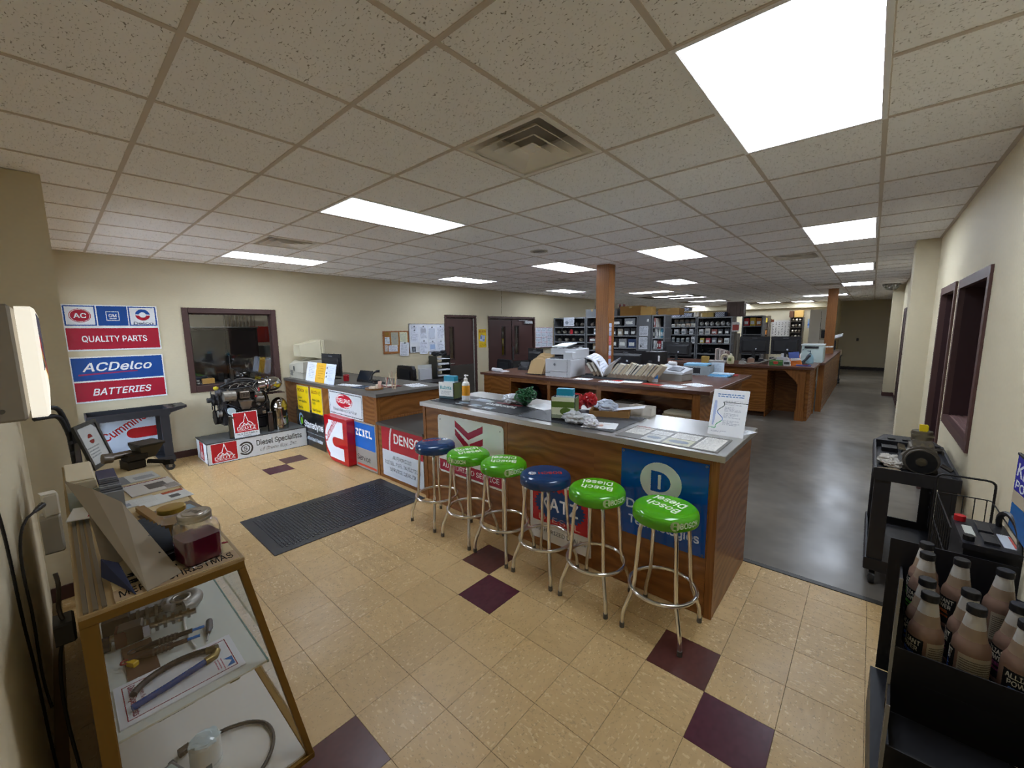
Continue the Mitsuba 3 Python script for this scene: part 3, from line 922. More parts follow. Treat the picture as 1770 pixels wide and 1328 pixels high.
def stool(x, y, kind, text_deg, side_deg, label):
    t = thing('bar_stool', label, 'bar stool', 'chrome bar stools at the counter')
    col = '#4fa416' if kind == 'green' else '#153a66'
    with at(x, y, 0):
        part(t, 'seat', lambda: lathe(SEAT, 56), 'm_vinyl', col, 35, cache=('seat', kind))
        part(t, 'swivel_plate', lambda: lathe([(0, .697), (.13, .697), (.135, .685), (.12, .672), (0, .672)], 24), 'm_chrome', '#d5d5d2', 35, cache='swivel')
        for k in range(4):
            a = math.pi / 4 + k * math.pi / 2
            path = [(.05, .683), (.135, .683), (.152, .64), (.176, .30), (.186, .245), (.243, .095), (.246, .02)]
            part(t, 'leg', lambda: tube([(r * math.cos(a), r * math.sin(a), z) for r, z in bend([(p[0], 0, p[1]) for p in path], .035, 6)[:, [0, 2]]], .0115, 12), 'm_chrome', '#efefec', 50, cache=('leg', k))
            part(t, 'foot_cap', lambda: cyl((.246 * math.cos(a), .246 * math.sin(a), .032), (.246 * math.cos(a), .246 * math.sin(a), 0), .0145, 14), 'm_satin', '#55534f', 40, cache=('cap', k))
        part(t, 'foot_ring', lambda: tube([(.194 * math.cos(q), .194 * math.sin(q), .262) for q in np.linspace(0, 2 * math.pi, 49)[:-1]], .0115, 12, closed=True), 'm_chrome', '#efefec', 50, cache='ring')
        F = flat(0, 0, .7855, text_deg)
        if kind == 'green':
            part(t, 'lettering', [F.text('Bosch', -.005, .012, .062, .205, -.0015, .0022, align='c'), F.text('Diesel', .005, -.078, .062, .205, -.0015, .0022, align='c')], 'm_vinyl', '#e8f2dc')
            a0 = math.radians(side_deg)
            part(t, 'side_lettering', bent_text('BOSCH', a0 + .42, .1875, .722, .032, .125), 'm_vinyl', '#e8f2dc')
            ring = [bent_text('O', a0 - .06, .1875, .712, .050, .052), bent_text('H', a0 - .06, .1875, .722, .03, .03)]
            part(t, 'side_emblem', ring, 'm_vinyl', '#b9d2a0')
        else:
            part(t, 'lettering', F.text('BOSCH', -.03, .02, .045, .17, -.0015, .0022, align='c'), 'm_vinyl', '#b8322e')
            part(t, 'emblem', F.poly(ell(.10, .042, .028, .028).difference(ell(.10, .042, .021, .021)).union(sbox(.088, .036, .112, .048)).union(sbox(.086, .026, .092, .058)).union(sbox(.108, .026, .114, .058)), -.0012, .002), 'm_vinyl', '#e4eaf0')


stool(-3.02, 2.31, 'blue', 55, -60, 'dark blue seated stool at the left end of the row')
stool(-2.56, 2.31, 'green', 62, -93, 'green stool second from the left, its name facing the mat')
stool(-2.15, 2.32, 'green', 215, -35, 'green stool third from the left')
stool(-1.73, 2.32, 'blue', 222, 60, 'dark blue stool in the middle of the row, between two green ones')
stool(-1.30, 2.32, 'green', 200, -38, 'green stool second from the right end of the row')
stool(-.84, 2.32, 'green', 168, -50, 'green stool nearest the camera, at the right end of the row')

# ---------------------------------------------------------------- floor mat
t = thing('floor_mat', 'black ribbed rubber entrance mat on the tan tiles', 'mat')
part(t, 'border', box(-4.45, -3.53, 1.03, 2.54, .0002, .006, .003), 'm_satin', '#232428')
ribs = []
for i in range(48):
    for j in range(20):
        u = -4.36 + j * .0372 + (.0186 if i % 2 else 0)
        if u + .03 < -3.60:
            ribs.append(box(u, u + .029, 1.12 + i * .0278, 1.12 + i * .0278 + .0135, .005, .0105))
part(t, 'ribs', ribs, 'm_satin', '#303136', stuff=True)

# ---------------------------------------------------------------- signs on the left wall
XW = XL + .0005


def wall_sign(label, y0, y1, z0, z1, base, th=.012, name='wall_sign', cat='sign', x=None, mat='m_satin', group=None):
    t = thing(name, label, cat, group)
    E = east(XW if x is None else x, y0, z0)
    part(t, 'panel', E.slab(0, y1 - y0, 0, z1 - z0, 0, th, .001), mat, base)
    return t, Plane(E.o + E.n * th, E.r, E.u), y1 - y0, z1 - z0


t, F, w, h = wall_sign('upper sign on the left wall: three emblems over a red bar', .135, 1.035, 1.61, 2.195, '#dfe2e4')
BL, RD, WH = '#16468f', '#a5172f', '#e6e8ea'
for i in range(3):
    a = .012 + i * .295
    if i == 1:
        part(t, 'emblem_field', F.slab(a, a + .285, .32, .572, 0, .001, 0), 'm_satin', BL)
        sq = sbox(a + .08, .385, a + .205, .505)
        part(t, 'emblem', F.poly(sq.difference(sq.buffer(-.007, join_style=2)), .001), 'm_satin', WH)
        part(t, 'lettering', F.text('GM', a + .1425, .43, .04, .075, .001, align='c'), 'm_satin', WH)
        part(t, 'underline', F.slab(a + .11, a + .178, .408, .417, .001, .0008, 0), 'm_satin', WH)
    else:
        sq = sbox(a, .32, a + .283, .572)
        part(t, 'emblem_frame', F.poly(sq.difference(sq.buffer(-.014, join_style=2))), 'm_satin', BL)
ov = ell(.153, .447, .098, .086)
part(t, 'oval', F.poly(ov), 'm_satin', RD)
part(t, 'oval_ring', F.poly(ov.buffer(-.007).difference(ov.buffer(-.012)), .0008), 'm_satin', WH)
part(t, 'lettering', F.text('AC', .153, .418, .058, .115, .0008, align='c'), 'm_satin', WH)
dc = ell(.745, .465, .075, .075).difference(ell(.745, .465, .036, .036))
part(t, 'ring_top', F.poly(dc.intersection(sbox(0, .472, 1, 1))), 'm_satin', BL)
part(t, 'ring_bottom', F.poly(dc.intersection(sbox(0, 0, 1, .458))), 'm_satin', RD)
part(t, 'lettering', F.text('Delco', .745, .335, .036, .2, 0, align='c'), 'm_satin', '#33415f')
part(t, 'bar', F.slab(.012, w - .012, .02, .29, 0, .001, 0), 'm_satin', RD)
part(t, 'lettering', F.text('QUALITY PARTS', w / 2, .115, .075, .62, .001, align='c'), 'm_satin', WH)

t, F, w, h = wall_sign('lower sign on the left wall: white slanted name on blue over a red bar', .135, 1.035, .945, 1.535, '#dfe2e4')
part(t, 'field', F.slab(.014, w - .014, .285, h - .014, 0, .001, 0), 'm_satin', BL)
part(t, 'lettering', F.text('ACDelco', .10, .405, .105, .66, .001, shear=.28), 'm_satin', WH)
part(t, 'swoosh', F.poly(Polygon([(.06, .35), (.62, .375), (.62, .392), (.06, .372)]), .001), 'm_satin', '#8a2a5a')
part(t, 'bar', F.slab(.014, w - .014, .02, .265, 0, .001, 0), 'm_satin', RD)
part(t, 'lettering', F.text('BATTERIES', .165, .09, .085, .56, .001, shear=.25), 'm_satin', WH)

# ---------------------------------------------------------------- window in the left wall
DKB = '#4b3531'
w1 = struct('window_1', [box(XL - .15, XL + .022, 1.30, 1.375, .94, 2.19, .003), box(XL - .15, XL + .022, 2.465, 2.54, .94, 2.19, .003), box(XL - .15, XL + .022, 1.375, 2.465, 2.115, 2.19, .003), box(XL - .15, XL + .022, 1.375, 2.465, .94, 1.035, .003)], 'm_satin', DKB)
part('window_1', 'stop_bead', [box(XL - .085, XL - .055, 1.375, 1.395, 1.035, 2.115), box(XL - .085, XL - .055, 2.445, 2.465, 1.035, 2.115), box(XL - .085, XL - .055, 1.395, 2.445, 2.095, 2.115), box(XL - .085, XL - .055, 1.395, 2.445, 1.035, 1.05)], 'm_satin', '#3a2825')
part('window_1', 'pane', box(XL - .071, XL - .070, 1.39, 2.45, 1.04, 2.10), 'm_pane', None)

# the workshop behind it
struct('floor', box(-11.4, XL - .15, -1.2, 12.86, -.05, 0), 'm_matte', '#77736c')
struct('ceiling', box(-11.4, XL - .15, -1.2, 12.86, 3.3, 3.36), 'm_matte', '#b5afa3')
struct('wall_workshop', [box(-11.55, -11.4, -1.2, 12.86, 0, 3.36), box(-11.4, XL - .15, -1.35, -1.2, 0, 3.36), box(XL - .15, XL - .1, -1.35, 12.86, CEIL + .1, 3.36), box(-11.4, XL - .15, 12.8, 12.86, 0, 3.36)], 'm_matte', '#cfc6b2')
for y in (2.2, 7.6):  # fixtures out of view, added to light the workshop
    t = thing('added_workshop_light', f'unseen fixture added to light the workshop behind the {"window" if y < 5 else "brown doors"}', 'ceiling light')
    part(t, 'housing', box(-9.6, -9.2, y - .65, y + .65, 3.2, 3.3, .01), 'm_satin', '#e0e0e0')
    k = part(t, 'lens', (np.array([[-9.58, y - .6, 3.198], [-9.58, y + .6, 3.198], [-9.22, y + .6, 3.198], [-9.22, y - .6, 3.198]]), np.array([[0, 1, 2], [0, 2, 3]])), 'm_matte', '#f4f4f4')
    scene[k]['emitter'] = {'type': 'area', 'radiance': {'type': 'rgb', 'value': [3.0, 3.0, 2.9]}}
t = thing('test_bench', 'big dark machine cabinet seen through the window in the left wall', 'machine')
part(t, 'body', box(-9.9, -9.0, 1.62, 2.7, .3, 1.9, .01), 'm_gloss', '#1d1e20')
part(t, 'top_edge', box(-9.9, -8.985, 1.60, 2.72, 1.9, 1.93, .006), 'm_metal', '#8d8f92')
part(t, 'door', box(-9.0, -8.985, 1.66, 2.14, .95, 1.86, .003), 'm_gloss', '#232426')
part(t, 'door', box(-9.0, -8.985, 2.17, 2.66, .95, 1.86, .003), 'm_gloss', '#232426')
part(t, 'door_handle', [cyl((-8.97, 2.19, 1.15), (-8.97, 2.19, 1.4), .008)], 'm_metal', '#909090')
part(t, 'bench', box(-9.0, -8.75, 1.55, 2.75, .9, .95, .004), 'm_satin', '#333333')
for k in range(6):
    part(t, 'tool', cbox(-8.88, 1.66 + .17 * k, .95, .1, .06 + .02 * (k % 3), .06 + .05 * (k % 4), .008), 'm_dull', ['#3a3a3c', '#54504a', '#2e3236', '#6a6660', '#40342e', '#30363a'][k])
t = thing('wooden_shelf', 'reddish wooden cupboard with boxes seen at the right edge of the window', 'shelf')
part(t, 'cupboard', box(-10.2, -9.6, 2.85, 4.2, 0, 1.25, .006), 'm_satin', '#8a4a26')
part(t, 'shelf_board', box(-10.2, -9.6, 2.85, 4.2, 1.25, 1.28, .003), 'm_satin', '#9a9a98')
for k in range(5):
    part(t, 'bin', cbox(-9.75, 2.95 + .13 * k, 1.28, .15, .11, .26, .006), 'm_satin', ['#4a5a5c', '#8a9a9c', '#3b4f58', '#a0a8a4', '#46626a'][k])
part(t, 'red_board', box(-10.16, -10.12, 2.9, 4.0, 1.6, 1.95, .004), 'm_satin', '#9a2a1e')
t = thing('wall_pipes', 'vertical pipes on the workshop wall seen through the window', 'pipes')
for k in range(9):
    part(t, 'pipe', cyl((-11.36, 2.75 + k * .075, .3), (-11.36, 2.75 + k * .075, 3.2), .018, 10), 'm_satin', '#a59c8a', 40)
t = thing('wooden_block', 'pale wooden block on the window sill', 'wood block')
part(t, 'block', box(-7.64, -7.58, 1.47, 1.63, 1.036, 1.13, .004), 'm_satin', '#c69a52')
t = thing('thread_spool', 'small black and white spool on the window sill beside the wooden block', 'spool')
for k in range(4):
    part(t, 'disc', lathe([(0, .018), (.02, .018), (.022, .002), (.02, 0), (0, 0)], 16, -7.62, 1.425, 1.036 + .019 * k), 'm_satin', '#cfd0cc' if k % 2 else '#5d5f60', 40)
t = thing('sill_pad', 'small blue pad on the window sill at the right', 'notepad')
part(t, 'pad', box(-7.63, -7.575, 2.28, 2.42, 1.036, 1.06, .003), 'm_satin', '#35479a')


# ---------------------------------------------------------------- notice boards and posters
def paper_on(E, y, z, w, h, tilt=0, col='#dfe3ea', seed=0, label='white notice sheet pinned to the board', group='notices on the wall boards', lines=9, extra=None, x=.014, pin=True, name='notice'):
    t = thing(name, label, 'paper', group)
    a = math.radians(tilt)
    P_ = Plane(E.o + E.r * y + E.u * z + E.n * x, E.r * math.cos(a) + E.u * math.sin(a), -E.r * math.sin(a) + E.u * math.cos(a))
    part(t, 'sheet', P_.slab(-w / 2, w / 2, -h, 0, 0, .0012, 0), 'm_matte', col)
    G = Plane(P_.o + P_.n * .0012, P_.r, P_.u)
    part(t, 'print', G.lines(-w * .42, w * .42, -h * .93, -h * .08, lines, 0, .0004, seed), 'm_matte', '#8d93a0')
    if extra:
        part(t, 'printed_block', G.slab(-w * .34, w * .34, -h * extra[1], -h * extra[0], .0004, .0004, 0), 'm_matte', extra[2])
    if pin:
        part(t, 'magnet', G.place(lathe([(0, .012), (.012, .012), (.014, 0), (0, 0)], 12), 0.0005).apply_translation(-G.u * .012), 'm_satin', '#33353a', 40)
    return t


t = thing('cork_board', 'cork notice board in an oak frame left of the white board', 'notice board')
E = east(XW, 4.51, 1.345)
part(t, 'cork', E.slab(.015, .605, .015, .455, 0, .010, 0), 'm_matte', '#a5713f')
part(t, 'frame', [E.slab(0, .62, 0, .022, 0, .016, .002), E.slab(0, .62, .45, .472, 0, .016, .002), E.slab(0, .022, .022, .45, 0, .016, .002), E.slab(.598, .62, .022, .45, 0, .016, .002)], 'm_satin', '#99623a')
B = east(XW, 0, 0)
paper_on(B, 4.785, 1.79, .17, .27, 0, '#b3ad93', 1, 'olive sheet on the cork board', None, 14, pin=False)
paper_on(B, 5.0, 1.79, .19, .27, 0, '#d6d6b4', 2, 'pale yellow sheet on the cork board', None, 10, pin=False)
paper_on(B, 5.02, 1.575, .225, .29, -5, '#dfe3ea', 3, 'large white sheet hanging below the cork board', None, 10, x=.017)
paper_on(B, 4.735, 1.52, .21, .13, 0, '#dfe3ea', 4, 'small white slip low on the cork board', None, 4, pin=False)
paper_on(B, 4.605, 1.69, .11, .14, 0, '#d5dde2', 5, 'small white card at the left of the cork board', None, 4, pin=False)
paper_on(B, 4.575, 1.53, .07, .13, 0, '#c9c4bb', 6, 'small tan card low at the left of the cork board', None, 4, pin=False)
t = thing('round_sticker', 'round gold sticker at the top left of the cork board', 'sticker')
part(t, 'disc', B.poly(ell(4.60, 1.755, .05, .045), .012, .002), 'm_satin', '#8f6a22')
t = thing('white_board', 'white magnetic board crowded with sheets, beside the brown door', 'notice board')
E = east(XW, 5.14, 1.335)
part(t, 'panel', E.slab(.01, .97, .01, .625, 0, .010, 0), 'm_satin', '#d9dce2')
part(t, 'frame', [E.slab(0, .98, 0, .012, 0, .014, .001), E.slab(0, .98, .623, .635, 0, .014, .001), E.slab(0, .012, .012, .623, 0, .014, .001), E.slab(.968, .98, .012, .623, 0, .014, .001)], 'm_metal', '#9a9a9a')
NP = [(5.28, 1.92, .20, .12, 0), (5.28, 1.84, .215, .27, 0), (5.52, 1.92, .20, .30, 0), (5.755, 1.90, .205, .30, 0), (6.0, 1.92, .205, .30, 0), (5.52, 1.60, .215, .30, -2), (5.755, 1.58, .20, .30, 2), (6.0, 1.58, .21, .33, -6)]
ND = ['small sheet at the top left of the white board', 'white sheet under the small one at the left of the white board', 'sheet with a grey block, top row of the white board', 'closely printed sheet in the middle of the top row of the white board', 'sheet at the top right of the white board', 'sheet hanging below the white board at its left', 'sheet with a pale blue block, lower row of the white board', 'curling sheet at the lower right of the white board']
for k, (y, z, ww, hh, tl) in enumerate(NP):
    paper_on(B, y, z, ww, hh, tl, '#dde2ee', 10 + k, ND[k], None, 12, x=.012 + .002 * (k % 2), extra={2: (.2, .5, '#a9adb8'), 6: (.25, .62, '#9fb6d6'), 3: (.1, .8, '#c2c8d6')}.get(k))
t = thing('photo_card', 'small dark photo at the lower left of the white board', 'photo')
part(t, 'card', B.slab(5.2, 5.3, 1.36, 1.47, .011, .002, 0), 'm_satin', '#4c525a')
part(t, 'figure', B.poly(ell(5.25, 1.41, .025, .03), .013), 'm_satin', '#8a929a')

t = thing('poster', 'narrow yellow poster on the wall between the single and the double door', 'poster')
E = east(XW, 7.225, 1.37)
part(t, 'sheet', E.slab(0, .27, 0, .465, 0, .002, 0), 'm_satin', '#e3c022')
part(t, 'picture', E.poly(Polygon([(.03, .17), (.2, .14), (.24, .30), (.08, .33)]), .002), 'm_satin', '#b9c3d6')
part(t, 'picture_detail', [E.slab(.06, .12, .22, .29, .0028, .0006, 0), E.slab(.15, .21, .17, .21, .0028, .0006, 0)], 'm_satin', '#6f86b8')
part(t, 'lettering', E.text('BOSCH', .02, .385, .05, .23, .002), 'm_satin', '#a02c1c')
part(t, 'print', E.lines(.03, .25, .03, .11, 3, .002, .0005, 4), 'm_satin', '#b08c1a')

t = thing('planner_chart', 'white wall planner with a red grid right of the double door', 'chart')
E = east(XW, 9.56, 1.27)
part(t, 'sheet', E.slab(0, .88, 0, .6, 0, .004, 0), 'm_satin', '#d8dde8')
part(t, 'grid', [E.slab(a, a + .008, 0, .6, .004, .0006, 0) for a in (.0, .29, .58, .872)] + [E.slab(0, .88, b, b + .008, .004, .0006, 0) for b in (0, .15, .3, .45, .592)], 'm_satin', '#b0606a')
part(t, 'entries', [E.lines(.03 + .29 * i, .26 + .29 * i, .03 + .15 * j, .13 + .15 * j, 2, .004, .0005, i * 4 + j) for i in range(3) for j in range(4)], 'm_satin', '#98a8b8')
part(t, 'tray', box(XW, XW + .05, 9.56, 10.44, 1.25, 1.268, .002), 'm_metal', '#9a9a98')


# ---------------------------------------------------------------- doors in the left wall
def leaf(parent, name, y0, y1, z0, z1, lite, col='#4a332f'):
    ps = wall_pieces(y0, y1, z0, z1, [lite])
    k = part(parent, name, [box(XL - .075, XL - .03, a, b, c, d) for a, b, c, d in ps], 'm_satin', col)
    E = east(XL - .03, 0, 0)
    a, b, c, d = lite
    part(k, 'lite_frame', [box(XL - .085, XL - .022, a - .012, a + .006, c - .012, d + .012, .002), box(XL - .085, XL - .022, b - .006, b + .012, c - .012, d + .012, .002), box(XL - .085, XL - .022, a, b, d - .006, d + .012, .002), box(XL - .085, XL - .022, a, b, c - .012, c + .006, .002)], 'm_satin', '#3a2825')
    part(k, 'pane', box(XL - .053, XL - .052, a, b, c, d), 'm_pane', None)
    return k


def door_frame(n, y0, y1, z1):
    return struct(n, [box(XL - .15, XL + .018, y0 - .06, y0, 0, z1 + .06, .003), box(XL - .15, XL + .018, y1, y1 + .06, 0, z1 + .06, .003), box(XL - .15, XL + .018, y0, y1, z1, z1 + .06, .003)], 'm_satin', '#46302c')


door_frame('door_1', 6.19, 7.09, 2.12)
k = leaf('door_1', 'leaf', 6.20, 7.06, .01, 2.11, (6.30, 6.44, 1.13, 1.90))
part(k, 'kick_plate', box(XL - .03, XL - .0275, 6.21, 7.05, .02, .975, 0), 'm_metal', '#8c8b88')
part(k, 'lever', [cyl((XL - .03, 6.255, 1.03), (XL + .03, 6.255, 1.03), .025, 16), tube(bend([(XL + .02, 6.255, 1.03), (XL + .035, 6.27, 1.03), (XL + .035, 6.38, 1.03)], .01), .009)], 'm_metal', '#b5b3ae', 40)
part('door_1', 'weather_strip', box(XL - .02, XL - .005, 7.05, 7.085, .01, 2.11), 'm_matte', '#8d8a84')
door_frame('door_2', 7.63, 9.47, 2.11)
k = leaf('door_2', 'leaf', 7.64, 8.53, .01, 2.10, (8.12, 8.27, 1.12, 1.90))
k = leaf('door_2', 'leaf', 8.545, 9.46, .01, 2.10, (8.67, 8.84, 1.12, 1.92))
part(k, 'pull_plate', box(XL - .03, XL - .025, 8.555, 8.62, .96, 1.34, 0), 'm_metal', '#a5a5a3')
part(k, 'kick_plate', box(XL - .03, XL - .0275, 8.56, 9.45, .02, .93, 0), 'm_metal', '#9a9a97')
part(k, 'closer', [box(XL - .03, XL + .03, 9.05, 9.40, 1.98, 2.05, .006), box(XL + .0, XL + .012, 8.8, 9.2, 2.06, 2.075, .002)], 'm_satin', '#a9adb2')
part('door_2', 'meeting_strip', box(XL - .03, XL - .018, 8.525, 8.55, .01, 2.10), 'm_satin', '#2f211e')
t = thing('shop_shelf', 'colourful shelf of goods seen through the panes of the double door', 'shelf')
for k in range(9):
    part(t, 'box', box(-9.4, -9.0, 8.2 + .2 * k, 8.38 + .2 * k, 1.0 + .12 * (k % 4), 1.2 + .16 * (k % 3), .004), 'm_satin', ['#c9a21e', '#8a2a22', '#d6d2c8', '#3a4a6a', '#e0d9b8', '#2a2a2c', '#b8742e', '#7a8a96', '#d8c020'][k])
part(t, 'board', box(-9.42, -9.0, 8.1, 10.1, .96, 1.0, .003), 'm_satin', '#6d5a48')

# ---------------------------------------------------------------- engine on its stand
t = thing('display_plinth', 'low white display plinth under the engine, lettered on its front', 'plinth')
part(t, 'box', box(-7.34, -6.725, 1.27, 2.585, .004, .30, .003), 'm_satin', '#d9dde0')
part(t, 'top_mat', box(-7.335, -6.73, 1.275, 2.58, .30, .306, .001), 'm_satin', '#55585a')
part(t, 'edge_trim', [box(-6.73, -6.718, 1.262, 2.59, .294, .309, .002), box(-7.35, -6.718, 1.262, 1.274, .294, .309, .002), box(-6.728, -6.72, 1.262, 1.27, 0, .3, .001), box(-6.728, -6.72, 2.583, 2.59, 0, .3, .001), box(-6.728, -6.72, 1.262, 2.59, 0, .007, .001)], 'm_satin', '#3c3e40')
from shapely.geometry import LineString


def emblem(F, t, x, y, s, h=None, th=.001):
    """The red square with the white spire."""
    h = h or s
    part(t, 'red_field', F.slab(x, x + s, y, y + h, 0, th, 0), 'm_satin', '#b11c24')
    q = lambda P: [(x + a * s, y + b * h) for a, b in P]
    g = LineString(q([(.2, .33), (.27, .44), (.40, .52), (.5, .92), (.60, .52), (.73, .44), (.8, .33)])).buffer(.016 * s, join_style=2)
    g = g.union(LineString(q([(.36, .33), (.42, .44), (.5, .34), (.58, .44), (.64, .33)])).buffer(.02 * s, join_style=2)).union(LineString(q([(.2, .33), (.8, .33)])).buffer(.012 * s))
    part(t, 'spire', F.poly(g, th), 'm_satin', '#eceeee')
    part(t, 'lettering', F.text('DEUTZ', x + s / 2, y + .13 * h, .15 * h, .8 * s, th, align='c'), 'm_satin', '#eceeee')
    part(t, 'rule', F.slab(x + .1 * s, x + .9 * s, y + .07 * h, y + .09 * h, th, .0008, 0), 'm_satin', '#eceeee')


E = east(-6.725, 1.27, 0)
emblem(E, t, .045, .022, .305, .262)
emblem(front(-7.34, 1.27, 0), t, .2, .03, .2, .25)
ring = ell(.46, .145, .095, .1)
g = ring.difference(ell(.46, .145, .072, .077)).difference(sbox(.3, .09, .40, .2)).union(ell(.455, .145, .058, .062).difference(ell(.455, .145, .044, .048)))
part(t, 'round_emblem', E.poly(g), 'm_satin', '#33302f')
part(t, 'lettering', E.text('S', .455, .118, .056, .05, align='c'), 'm_satin', '#33302f')
part(t, 'lettering', E.text('Diesel Specialists', .60, .155, .078, .64), 'm_satin', '#2b2a2a')
part(t, 'lettering', E.text('of Green Bay, Inc.', .64, .065, .050, .52, bold=False, shear=.3), 'm_satin', '#3d3c3c')

t = thing('display_sign', 'square red and white sign leaning on the front of the engine', 'sign')
E2 = Plane((-6.75, 1.615, .31), (0, 1, 0), (-.12, 0, .993))
part(t, 'panel', E2.slab(0, .32, 0, .37, -.008, .008, .001), 'm_satin', '#dde0e2')
emblem(E2, t, .012, .075, .296, .285)
part(t, 'lettering', E2.text('TCD 2.9 TIER 4', .16, .038, .024, .26, align='c'), 'm_satin', '#44464a')
part(t, 'lettering', E2.text('Engine', .16, .012, .018, .1, align='c', bold=False), 'm_satin', '#55575a')

t = thing('diesel_engine', 'dark metal diesel engine displayed on the white plinth below the window', 'engine')
DK, MD, LT = '#3b3a3a', '#5c5a57', '#a39d93'
part(t, 'block', [box(-7.27, -6.93, 1.62, 2.12, .55, .93, .02), box(-6.94, -6.90, 1.66, 2.08, .58, .70, .008)], 'm_dull', DK)
part(t, 'oil_pan', [box(-7.24, -6.95, 1.64, 2.12, .36, .55, .03), box(-7.26, -6.93, 1.62, 2.14, .535, .555, .004)], 'm_dull', '#2c2d33')
part(t, 'cylinder_head', box(-7.25, -6.92, 1.60, 2.10, .93, 1.02, .012), 'm_dull', MD)
part(t, 'rocker_cover', [box(-7.22, -6.97, 1.58, 2.06, 1.02, 1.065, .012)] + [box(-7.23, -6.96, 1.60 + .11 * k, 1.66 + .11 * k, 1.03, 1.078, .008) for k in range(5)], 'm_dull', '#3e3a38')
part(t, 'oil_filler', lathe([(0, .085), (.042, .085), (.05, .07), (.05, .03), (.036, .02), (.036, 0), (0, 0)], 20, -7.08, 1.68, 1.06), 'm_dull', DK, 40)
part(t, 'timing_cover', box(-7.26, -6.93, 1.53, 1.62, .48, 1.0, .02), 'm_dull', '#46464a')


def pulley(x, y, z, r, w, col, nm='pulley'):
    m = lathe([(0, 0), (r * .35, 0), (r * .4, w * .3), (r * .8, w * .3), (r * .86, 0), (r, 0), (r, w * .25), (r * .9, w * .5), (r, w * .75), (r, w), (0, w)], 28)
    m.apply_transform(trimesh.transformations.rotation_matrix(math.pi / 2, [1, 0, 0]))
    m.apply_translation([x, y, z])
    return part(t, nm, m, 'm_dull', col, 35)


pulley(-7.08, 1.53, .60, .105, .06, '#2b2b2e')
pulley(-7.06, 1.53, .86, .085, .07, '#38383c')
pulley(-6.92, 1.53, .97, .045, .05, '#55555a')
pulley(-6.93, 1.53, .67, .05, .05, '#8c8a86', 'idler')
part(t, 'fan_hub', [box(-7.2, -6.9, 1.445, 1.455, .84, .88, .004), box(-7.08, -7.04, 1.445, 1.455, .72, 1.0, .004), cyl((-7.06, 1.40, .86), (-7.06, 1.47, .86), .035)], 'm_dull', '#4a4c50', 40)
part(t, 'belt', [tube([(-7.08 + .1 * math.cos(a), 1.50, .60 + .1 * math.sin(a)) for a in np.linspace(math.pi, 2 * math.pi, 9)] + [(-6.90, 1.50, .68), (-6.885, 1.50, .96), (-6.92, 1.50, 1.01), (-7.0, 1.50, .94), (-7.13, 1.50, .88), (-7.18, 1.50, .62)], .008, 6, closed=True)], 'm_satin', '#1c1c1e', 40)
part(t, 'alternator', [cyl((-6.86, 1.55, .92), (-6.86, 1.70, .92), .072, 22), cyl((-6.86, 1.60, .92), (-6.86, 1.605, .92), .078, 22), cyl((-6.86, 1.645, .92), (-6.86, 1.65, .92), .078, 22)], 'm_dull', '#8f897f', 35)
part(t, 'intake_cooler', [box(-6.93, -6.85, 1.745, 1.885, .86, .965, .012), trimesh.Trimesh(np.array([[-6.92, 1.74, .85], [-6.92, 1.90, .85], [-6.82, 1.90, .82], [-6.82, 1.74, .82], [-6.92, 1.77, .70], [-6.92, 1.87, .70], [-6.86, 1.87, .70], [-6.86, 1.77, .70]], float), np.array([[0, 1, 2], [0, 2, 3], [4, 6, 5], [4, 7, 6], [0, 4, 5], [0, 5, 1], [1, 5, 6], [1, 6, 2], [2, 6, 7], [2, 7, 3], [3, 7, 4], [3, 4, 0]]), process=False)], 'm_dull', '#877c6e')
part(t, 'grille', [box(-6.85, -6.845, 1.765 + .014 * k, 1.771 + .014 * k, .88, .95) for k in range(8)], 'm_dull', '#3d3834')
part(t, 'fuel_pump', [cyl((-6.86, 1.95, .83), (-6.86, 2.06, .83), .05, 18), box(-6.92, -6.83, 1.94, 2.05, .86, .93, .012), cyl((-6.86, 1.97, .76), (-6.78, 1.97, .76), .02)], 'm_dull', '#6f6a62', 35)
part(t, 'solenoid', [cyl((-6.84, 1.95, .88), (-6.80, 1.95, .88), .014), cyl((-6.84, 2.0, .95), (-6.84, 2.0, 1.0), .014)], 'm_satin', '#8a2a2a', 40)
part(t, 'fuel_lines', [tube(curve([(-6.9, 1.64 + .1 * k, 1.0), (-6.87, 1.66 + .1 * k, 1.06), (-6.93, 1.78 + .08 * k, 1.075), (-6.89, 1.93 + .03 * k, .98), (-6.86, 1.98 + .02 * k, .92)], 16), .006, 6) for k in range(4)], 'm_metal', '#8c8880', 50)
part(t, 'hose', [tube(curve([(-6.95, 1.55, 1.05), (-6.9, 1.7, 1.11), (-6.95, 1.9, 1.10), (-6.95, 2.06, 1.06)], 18), .014, 8)], 'm_satin', '#1e1f22', 50)
part(t, 'harness', [tube(curve([(-6.92, 1.58, .80), (-6.88, 1.7, .74), (-6.9, 1.85, .66), (-6.88, 2.05, .72), (-6.9, 2.1, .9)], 18), .01, 7), tube(curve([(-6.91, 1.62, 1.0), (-6.86, 1.8, 1.02), (-6.9, 2.0, 1.03)], 12), .012, 7)], 'm_satin', '#232327', 50)
m = lathe([(0, 0), (.05, .005), (.052, .02), (.046, .04), (.04, .05), (.04, .12), (0, .12)], 22)
m.apply_transform(trimesh.transformations.rotation_matrix(-math.pi / 2, [0, 1, 0])); m.apply_translation([-6.80, 1.625, .70])
part(t, 'oil_filter', m, 'm_satin', '#b5c6cc', 40, label='pale oil filter')
m = lathe([(0, .165), (.04, .16), (.085, .13), (.108, .085), (.115, .03), (.115, -.03), (.10, -.04), (.10, -.06), (.07, -.07), (.07, -.16), (0, -.16)], 32)
m.apply_transform(trimesh.transformations.rotation_matrix(-math.pi / 2, [1, 0, 0])); m.apply_translation([-6.95, 2.18, 1.03])
